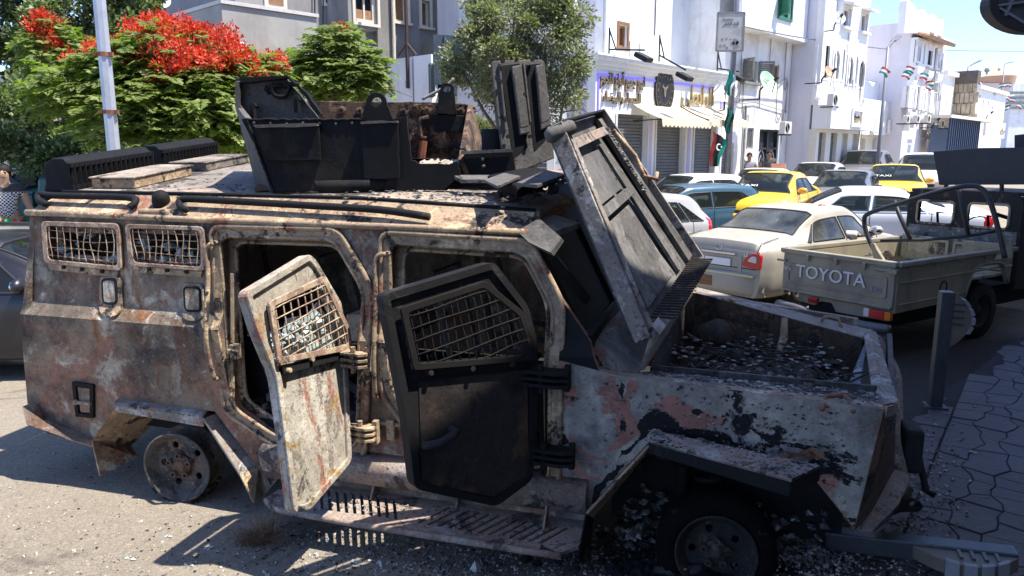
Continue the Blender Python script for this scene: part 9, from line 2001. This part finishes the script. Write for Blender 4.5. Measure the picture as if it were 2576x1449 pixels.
# ---------------------------------------------------------------- people
HAIR = mat('black_hair', (.012, .01, .009), .8, var=.3)
def skin(nm, vs, es, rs_, m_, parent, sub=2):
 me = bpy.data.meshes.new(nm); me.from_pydata(vs, es, []); me.materials.append(m_); o = link(nm, me, parent)
 s_ = o.modifiers.new('skin', 'SKIN'); s_.use_smooth_shade = True
 for i, r in enumerate(rs_): me.skin_vertices[0].data[i].radius = r if isinstance(r, tuple) else (r, r)
 me.skin_vertices[0].data[0].use_root = True
 b = o.modifiers.new('sub', 'SUBSURF'); b.levels = sub; b.render_levels = sub
 return o
def person(label, loc, rz, h, shirt, trousers, arms, skinm=None, shorts=True, stride=.12):
 """faces local -y; arms: for each side (elbow, wrist) offsets from the shoulder in body heights"""
 t = thing('person', label, 'person', loc, rz); k = h; sk = skinm or SKIN
 P = {}; V = []; E = []; Rr = []
 def a(nm, p, r, par=None):
  P[nm] = len(V); V.append(tuple(Vector(p) * k)); Rr.append(r * k if not isinstance(r, tuple) else (r[0] * k, r[1] * k))
  if par: E.append((P[par], P[nm]))
 a('pel', (0, 0, .53), .072); a('waist', (0, .0, .62), .066, 'pel'); a('chest', (0, .005, .73), .078, 'waist'); a('neck', (0, .005, .83), .034, 'chest'); a('jaw', (0, -.012, .873), .040, 'neck'); a('head', (0, -.004, .925), .058, 'jaw'); a('crown', (0, .004, .965), .044, 'head')
 a('nose', (0, -.062, .915), .009, 'head')
 for s_, nm in ((1, 'l'), (-1, 'r')):
  el, wr = arms[0 if s_ > 0 else 1]; sh = Vector((.105 * s_, .005, .795))
  a('sh' + nm, sh, .042, 'chest'); a('up' + nm, sh.lerp(sh + Vector(el), .5), .034, 'sh' + nm); a('el' + nm, sh + Vector(el), .027, 'up' + nm); a('fo' + nm, (sh + Vector(el)).lerp(sh + Vector(wr), .4), .027, 'el' + nm); a('wr' + nm, sh + Vector(wr), .018, 'fo' + nm)
  d = (Vector(wr) - Vector(el)).normalized(); w_ = sh + Vector(wr); a('pa' + nm, w_ + d * .035, (.022, .018), 'wr' + nm); sx = d.cross(Vector((0, 1, .2))).normalized()
  for q, (o_, L_) in enumerate(((-.018, .045), (-.006, .052), (.006, .05), (.017, .04))):
   a(f'f{q}{nm}', w_ + d * .06 + sx * o_, .0058, 'pa' + nm); a(f'g{q}{nm}', w_ + d * (.06 + L_ * .55) + sx * o_ * 1.1 + Vector((0, -.006, 0)), .0054, f'f{q}{nm}'); a(f'h{q}{nm}', w_ + d * (.06 + L_ * .9) + sx * o_ * 1.1 + Vector((0, -.018, 0)), .0048, f'g{q}{nm}')
  a('th' + nm, w_ + d * .03 - sx * .03 + Vector((0, -.012, 0)), .0065, 'pa' + nm); a('ti' + nm, w_ + d * .055 - sx * .035 + Vector((0, -.022, 0)), .0055, 'th' + nm)
  st = stride * s_ * .5; a('hip' + nm, (.052 * s_, 0, .50), .058, 'pel'); a('kn' + nm, (.056 * s_, -st * .5 - .01, .285), .040, 'hip' + nm); a('ca' + nm, (.056 * s_, -st * .6 + .01, .2), .036, 'kn' + nm); a('an' + nm, (.056 * s_, -st + .01, .045), .022, 'ca' + nm); a('to' + nm, (.06 * s_, -st - .09, .02), .022, 'an' + nm)
 skin('body', V, E, Rr, sk, t)
 def sub(names, es, grow, nm, m_):
  ix = {n_: i for i, n_ in enumerate(names)}; return skin(nm, [V[P[n_]] for n_ in names], [(ix[x], ix[y]) for x, y in es], [(Rr[P[n_]] if not isinstance(Rr[P[n_]], tuple) else Rr[P[n_]][0]) * grow + .008 for n_ in names], m_, t)
 sub(['chest', 'waist', 'pel', 'shl', 'upl', 'shr', 'upr'], [('chest', 'waist'), ('waist', 'pel'), ('chest', 'shl'), ('shl', 'upl'), ('chest', 'shr'), ('shr', 'upr')], 1.12, 'shirt', shirt)
 names = ['pel', 'hipl', 'knl', 'hipr', 'knr'] + ([] if shorts else ['cal', 'anl', 'car', 'anr']); es = [('pel', 'hipl'), ('hipl', 'knl'), ('pel', 'hipr'), ('hipr', 'knr')] + ([] if shorts else [('knl', 'cal'), ('cal', 'anl'), ('knr', 'car'), ('car', 'anr')])
 sub(names, es, 1.13, 'shorts' if shorts else 'trousers', trousers)
 g = G(); c_ = Vector((0, .012, .945)) * k; g.ball(c_, .060 * k, 14, sq=(.95, 1.08, .92), jit=.05); hr = g.build('hair', HAIR, t, smooth=True)
 g = G()
 for s_ in (1, -1): g.ball(Vector((.02 * s_, -.054, .928)) * k, .0075 * k, 6); g.box(Vector((.02 * s_, -.057, .943)) * k, (.022 * k, .006 * k, .005 * k))
 g.box(Vector((0, -.052, .888)) * k, (.03 * k, .006 * k, .006 * k)); g.build('face_features', HAIR, t)
 for s_ in (1, -1): g = G(); g.ball(Vector((.058 * s_, .004, .915)) * k, .014 * k, 8, sq=(.4, .8, 1.2)); g.build('ear', sk, t, smooth=True)
 for s_ in (1, -1): g = G(); q = Vector(V[P['tol' if s_ > 0 else 'tor']]); g.ball(q + Vector((0, .04 * k, .005 * k)), .04 * k, 8, sq=(.6, 1.5, .5)); g.build('shoe', DARK, t, smooth=True)
 return t
n = N('black_white_check'); ck = n.new('ShaderNodeTexChecker'); n.l(n.coord(1.0), ck.inputs['Vector']); ck.inputs['Scale'].default_value = 40; ck.inputs['Color1'].default_value = (.6, .6, .6, 1); ck.inputs['Color2'].default_value = (.02, .02, .022, 1)
sx = n.new('ShaderNodeSeparateXYZ'); n.l(n.new('ShaderNodeTexCoord').outputs['Object'], sx.inputs[0]); n.set(n.mix(n.ramp(n.math('SUBTRACT', sx.outputs[2], .8), .54, .56), ck.outputs['Color'], (.03, .03, .033)), .9); CHECK = n.m
n = N('green_red_shorts'); n.set(n.mix(n.ramp(n.noise(6, 2, off=3), .55, .58), (.02, .30, .07), (.45, .04, .04)), .8); SHORT = n.m
SKIN2 = mat('light_brown_skin', (.42, .25, .17), .6, var=.08)
arm_d = ((.03, -.02, -.17), (.05, -.07, -.31)); arm_s = ((.05, .0, -.165), (.10, -.03, -.31))
p_ = at_y(6, 412, 11.0); hgt = 1.76
person('boy in black and white checked shirt and green shorts at the left edge', (p_.x, 11.0, p_.z - hgt * 1.0), rad(25), hgt, CHECK, SHORT, (arm_s, arm_d), SKIN2)
n = N('dark_pattern_cloth'); n.set(n.ramp(n.noise(60, 3), .45, .6, (.02, .02, .022), (.16, .16, .16)), .9); PATT = n.m
GREYT = mat('grey_tshirt', (.30, .30, .31), .9, var=.06); JEAN = mat('dark_trousers', (.04, .045, .06), .85)
for px, py, D_, lb, sh, ar in ((1886, 383, 26.2, 'walking man in a grey T-shirt left of the iron door', GREYT, (arm_s, ((-.05, -.03, -.16), (-.07, -.10, -.30)))), (1936, 377, 26.0, 'walking man in a dark patterned shirt in front of the iron door', PATT, (((.06, -.03, -.16), (.05, -.12, -.29)), ((-.06, .0, -.16), (-.10, -.06, -.29))))):
 p_ = at_y(px, py, D_); person(lb, (p_.x, D_, p_.z - 1.79), rad(-12), 1.79, sh, JEAN, ar, SKIN, shorts=False)
# orange folding board beside them
ORB = mat('faded_orange_board', (.52, .24, .13), .8, var=.15); t = thing('sandwich_board', 'faded orange folding board on the footway right of the walking men', 'board')
a_, b_ = at_y(1956, 412, 24.5), at_y(1990, 450, 24.5); zg = hz(a_.x, 24.5) + .1
g = G(); g.prism([(a_.x, 24.5, zg), (b_.x, 24.4, zg), (b_.x - .15, 24.7, a_.z), (a_.x - .1, 24.8, a_.z)], (.03, .05, 0)); g.build('front_panel', ORB, t); g = G(); g.prism([(a_.x, 25.2, zg), (b_.x, 25.1, zg), (b_.x - .15, 24.75, a_.z), (a_.x - .1, 24.85, a_.z)], (.03, .03, 0)); g.build('rear_panel', ORB, t)
# ---------------------------------------------------------------- parking posts on the pavement
POSTM = mat('slate_post_paint', (.055, .06, .066), .45, .2, var=.2, scale=6, dirt=(.12, .115, .11), damt=.3)
def bollard(label, base, M, H):
 """square post with a half disc fin towards local +x; M places it"""
 t = thing('parking_post', label, 'parking post', base, 0, 'slate metal parking posts'); t.matrix_world = Matrix.Translation(base) @ M
 g = G(); g.hexa([(-.055, -.05, 0), (.045, -.05, 0), (.045, .05, 0), (-.055, .05, 0), (-.055, -.05, H), (.045, -.05, H), (.045, .05, H), (-.055, .05, H)]); g.build('post', POSTM, t, bevel=.008)
 k = 18; pts = [(.046, H)] + [(.046 + .15 * math.sin(math.pi * i / k) ** .8, H - .005 - .46 * i / k) for i in range(1, k)] + [(.046, H - .47)]
 g = G(); g.sheet(pts, [], lambda a, b: (a, -.035, b), (0, .07, 0)); g.build('fin', mat('tan_fin_paint', (.15, .125, .095), .6, var=.15), t, bevel=.006)
 for i in range(2, k - 4, 3):
  a0, a1 = i, i + 2.3; q = [(.05 + .15 * math.sin(math.pi * a / k) ** .8, H - .005 - .46 * a / k) for a in (a0, (a0 + a1) / 2, a1)]
  g = G(); g.sheet([(x, z) for x, z in q] + [(x + .03, z) for x, z in q[::-1]], [], lambda a, b: (a - .012, -.05, b), (0, .10, 0)); g.build('fin_edge_block', mat('worn_fin_edge', (.22, .22, .225), .6, var=.2), t, bevel=.003)
 for i in range(4): g = G(); z = H - .1 - i * .055; g.box((.09, -.04, z), (.08, .014, .016)); g.build('fin_rib', POSTM, t)
 return t
pb = gnd(2352, 1022, PAVEZ); pt_z = at_y(2362, 733, pb.y).z - pb.z
bollard('standing slate parking post with a half disc fin at the pavement edge', pb, Matrix.Rotation(rad(-12), 4, 'Z'), pt_z)
g = G(); g.box((0, 0, .006), (.16, .16, .012)); g.build('base_plate', POSTM, None).location = pb
o = bpy.data.objects['base_plate']; o.parent = [q for q in bpy.data.objects if q.name.startswith('parking_post') and q.type == 'EMPTY'][0]; o.location = (0, 0, 0)
e0, e1 = gnd(2075, 1352, .12), gnd(2556, 1408, .17); ax = (e1 - e0).normalized(); H2 = (e1 - e0).length
zx = ax; yx = Vector((0, 0, 1)); xx = yx.cross(zx).normalized(); yx = zx.cross(xx); xx2 = -xx if xx.y > 0 else xx
yx2 = zx.cross(xx2)
Mx = Matrix((xx2, yx2, zx)).transposed().to_4x4()
bollard('fallen slate parking post lying across the lower right corner', e0, Mx, H2)
# ---------------------------------------------------------------- litter, weed and grit
t = thing('dry_weed', 'tuft of dry reddish weed growing by the side step', 'weed', gnd(655, 1362)); rs = random.Random(8); g = G()
for i in range(420):
 a = rs.uniform(0, 6.28); L = rs.uniform(.05, .17); b = Vector((rs.gauss(0, .05), rs.gauss(0, .03), 0)); d = Vector((math.cos(a) * rs.uniform(.2, 1.1), math.sin(a) * rs.uniform(.2, 1), rs.uniform(.3, 1))).normalized()
 g.tube([b, b + d * L * .5 + Vector((0, 0, .01)), b + d * L + Vector((rs.uniform(-.04, .04), rs.uniform(-.04, .04), rs.uniform(-.05, .02)))], [.0016, .0013, .0006], 3, cap=False)
g.build('stems', mat('dry_weed_stem', (.20, .125, .08), .9, var=.4, scale=30), t, fix=False)
g = G(); rs = random.Random(9)
for i in range(16):
 a = rs.uniform(0, 6.28); b = Vector((rs.gauss(.03, .04), rs.gauss(0, .03), 0)); e = b + Vector((math.cos(a) * .06, math.sin(a) * .05, rs.uniform(.12, .22))); g.tube([b, b.lerp(e, .5) + Vector((.01, 0, .02)), e], [.002, .0015, .0007], 3)
g.build('blades', mat('straw', (.38, .30, .17), .9), t)
GRIT = burnt('grit', (.16, .145, .13), [((.45, .42, .38), 30, .52, .05, 211), ((.03, .028, .026), 24, .55, .05, 213)], bump=.3)
g = G(); rs = random.Random(10)
for i in range(5200):
 px = rs.uniform(-60, 2000); py = 1100 + 360 * rs.random() ** .8
 p = gnd(px, py);
 if p.y < 1.5: continue
 if inside(p.xy, outline): continue
 g.rock((p.x, p.y, hz(p.x, p.y) + .001), rs.uniform(.002, .007) if rs.random() < .9 else rs.uniform(.007, .018))
for i in range(1600):
 px, py = rs.gauss(1250, 330), rs.uniform(1330, 1460); p = gnd(px, py)
 if not inside(p.xy, outline): g.rock((p.x, p.y, .002), rs.uniform(.004, .016))
for i in range(1400):
 p = gnd(rs.gauss(2060, 110), rs.gauss(1390, 60), PAVEZ)
 g.rock((p.x, p.y, PAVEZ + .006), rs.uniform(.003, .015))
for i in range(700):
 p = gnd(rs.gauss(2290, 70), rs.gauss(1200, 110), PAVEZ);
 if inside(p.xy, outline): g.rock((p.x, p.y, PAVEZ + .006), rs.uniform(.003, .018))
g.build('grit', GRIT, None, kind='stuff')
g = G()
for i in range(420):
 p = gnd(rs.gauss(1020, 360), rs.gauss(1365, 45)); g.rock((p.x, p.y, hz(p.x, p.y) + .003), rs.uniform(.003, .011) * (1.6 if rs.random() < .1 else 1), 0, .5)
g.build('char_fragments', BLACKSOOT, None, kind='stuff')
g = G()
for px, py in ((820, 1355), (528, 1382), (668, 1446), (325, 1405), (420, 1352), (480, 1421), (790, 1395), (960, 1420), (905, 1412), (560, 1300)):
 p = gnd(px, py)
 for k in range(4): q = p + Vector((rs.uniform(-.03, .03), rs.uniform(-.02, .02), .004)); g.rock(q, rs.uniform(.008, .018))
g.build('glass_crumbs', SHARD, None, kind='stuff')
t = thing('plastic_sheet', 'crumpled black plastic sheet under the front wheel', 'plastic sheet'); q0 = gnd(1790, 1445, .02)
me_v = []; nn_ = 18
for j in range(nn_ + 1):
 for i in range(nn_ + 1):
  u, v = i / nn_ - .5, j / nn_ - .5; me_v.append(q0 + Vector((u * .62 + v * .1, v * .34 - .02, .05 * abs(noise.noise((u * 7, v * 9, 3))) + .10 * max(0, noise.noise((u * 4, v * 4, 7))) + .005)))
g = G(); g.add(me_v, [(j * (nn_ + 1) + i, j * (nn_ + 1) + i + 1, (j + 1) * (nn_ + 1) + i + 1, (j + 1) * (nn_ + 1) + i) for j in range(nn_) for i in range(nn_)]); g.build('sheet', mat('black_plastic', (.012, .012, .014), .3, var=.2, spec=.6), t, smooth=True)
t = thing('chunk', 'pale flat stone chip on the road below the side step', 'stone', gnd(1196, 1445 - 10)); g = G(); g.rock((0, 0, .012), .05); g.build('chip', mat('pale_chip', (.5, .48, .45), .9), t)
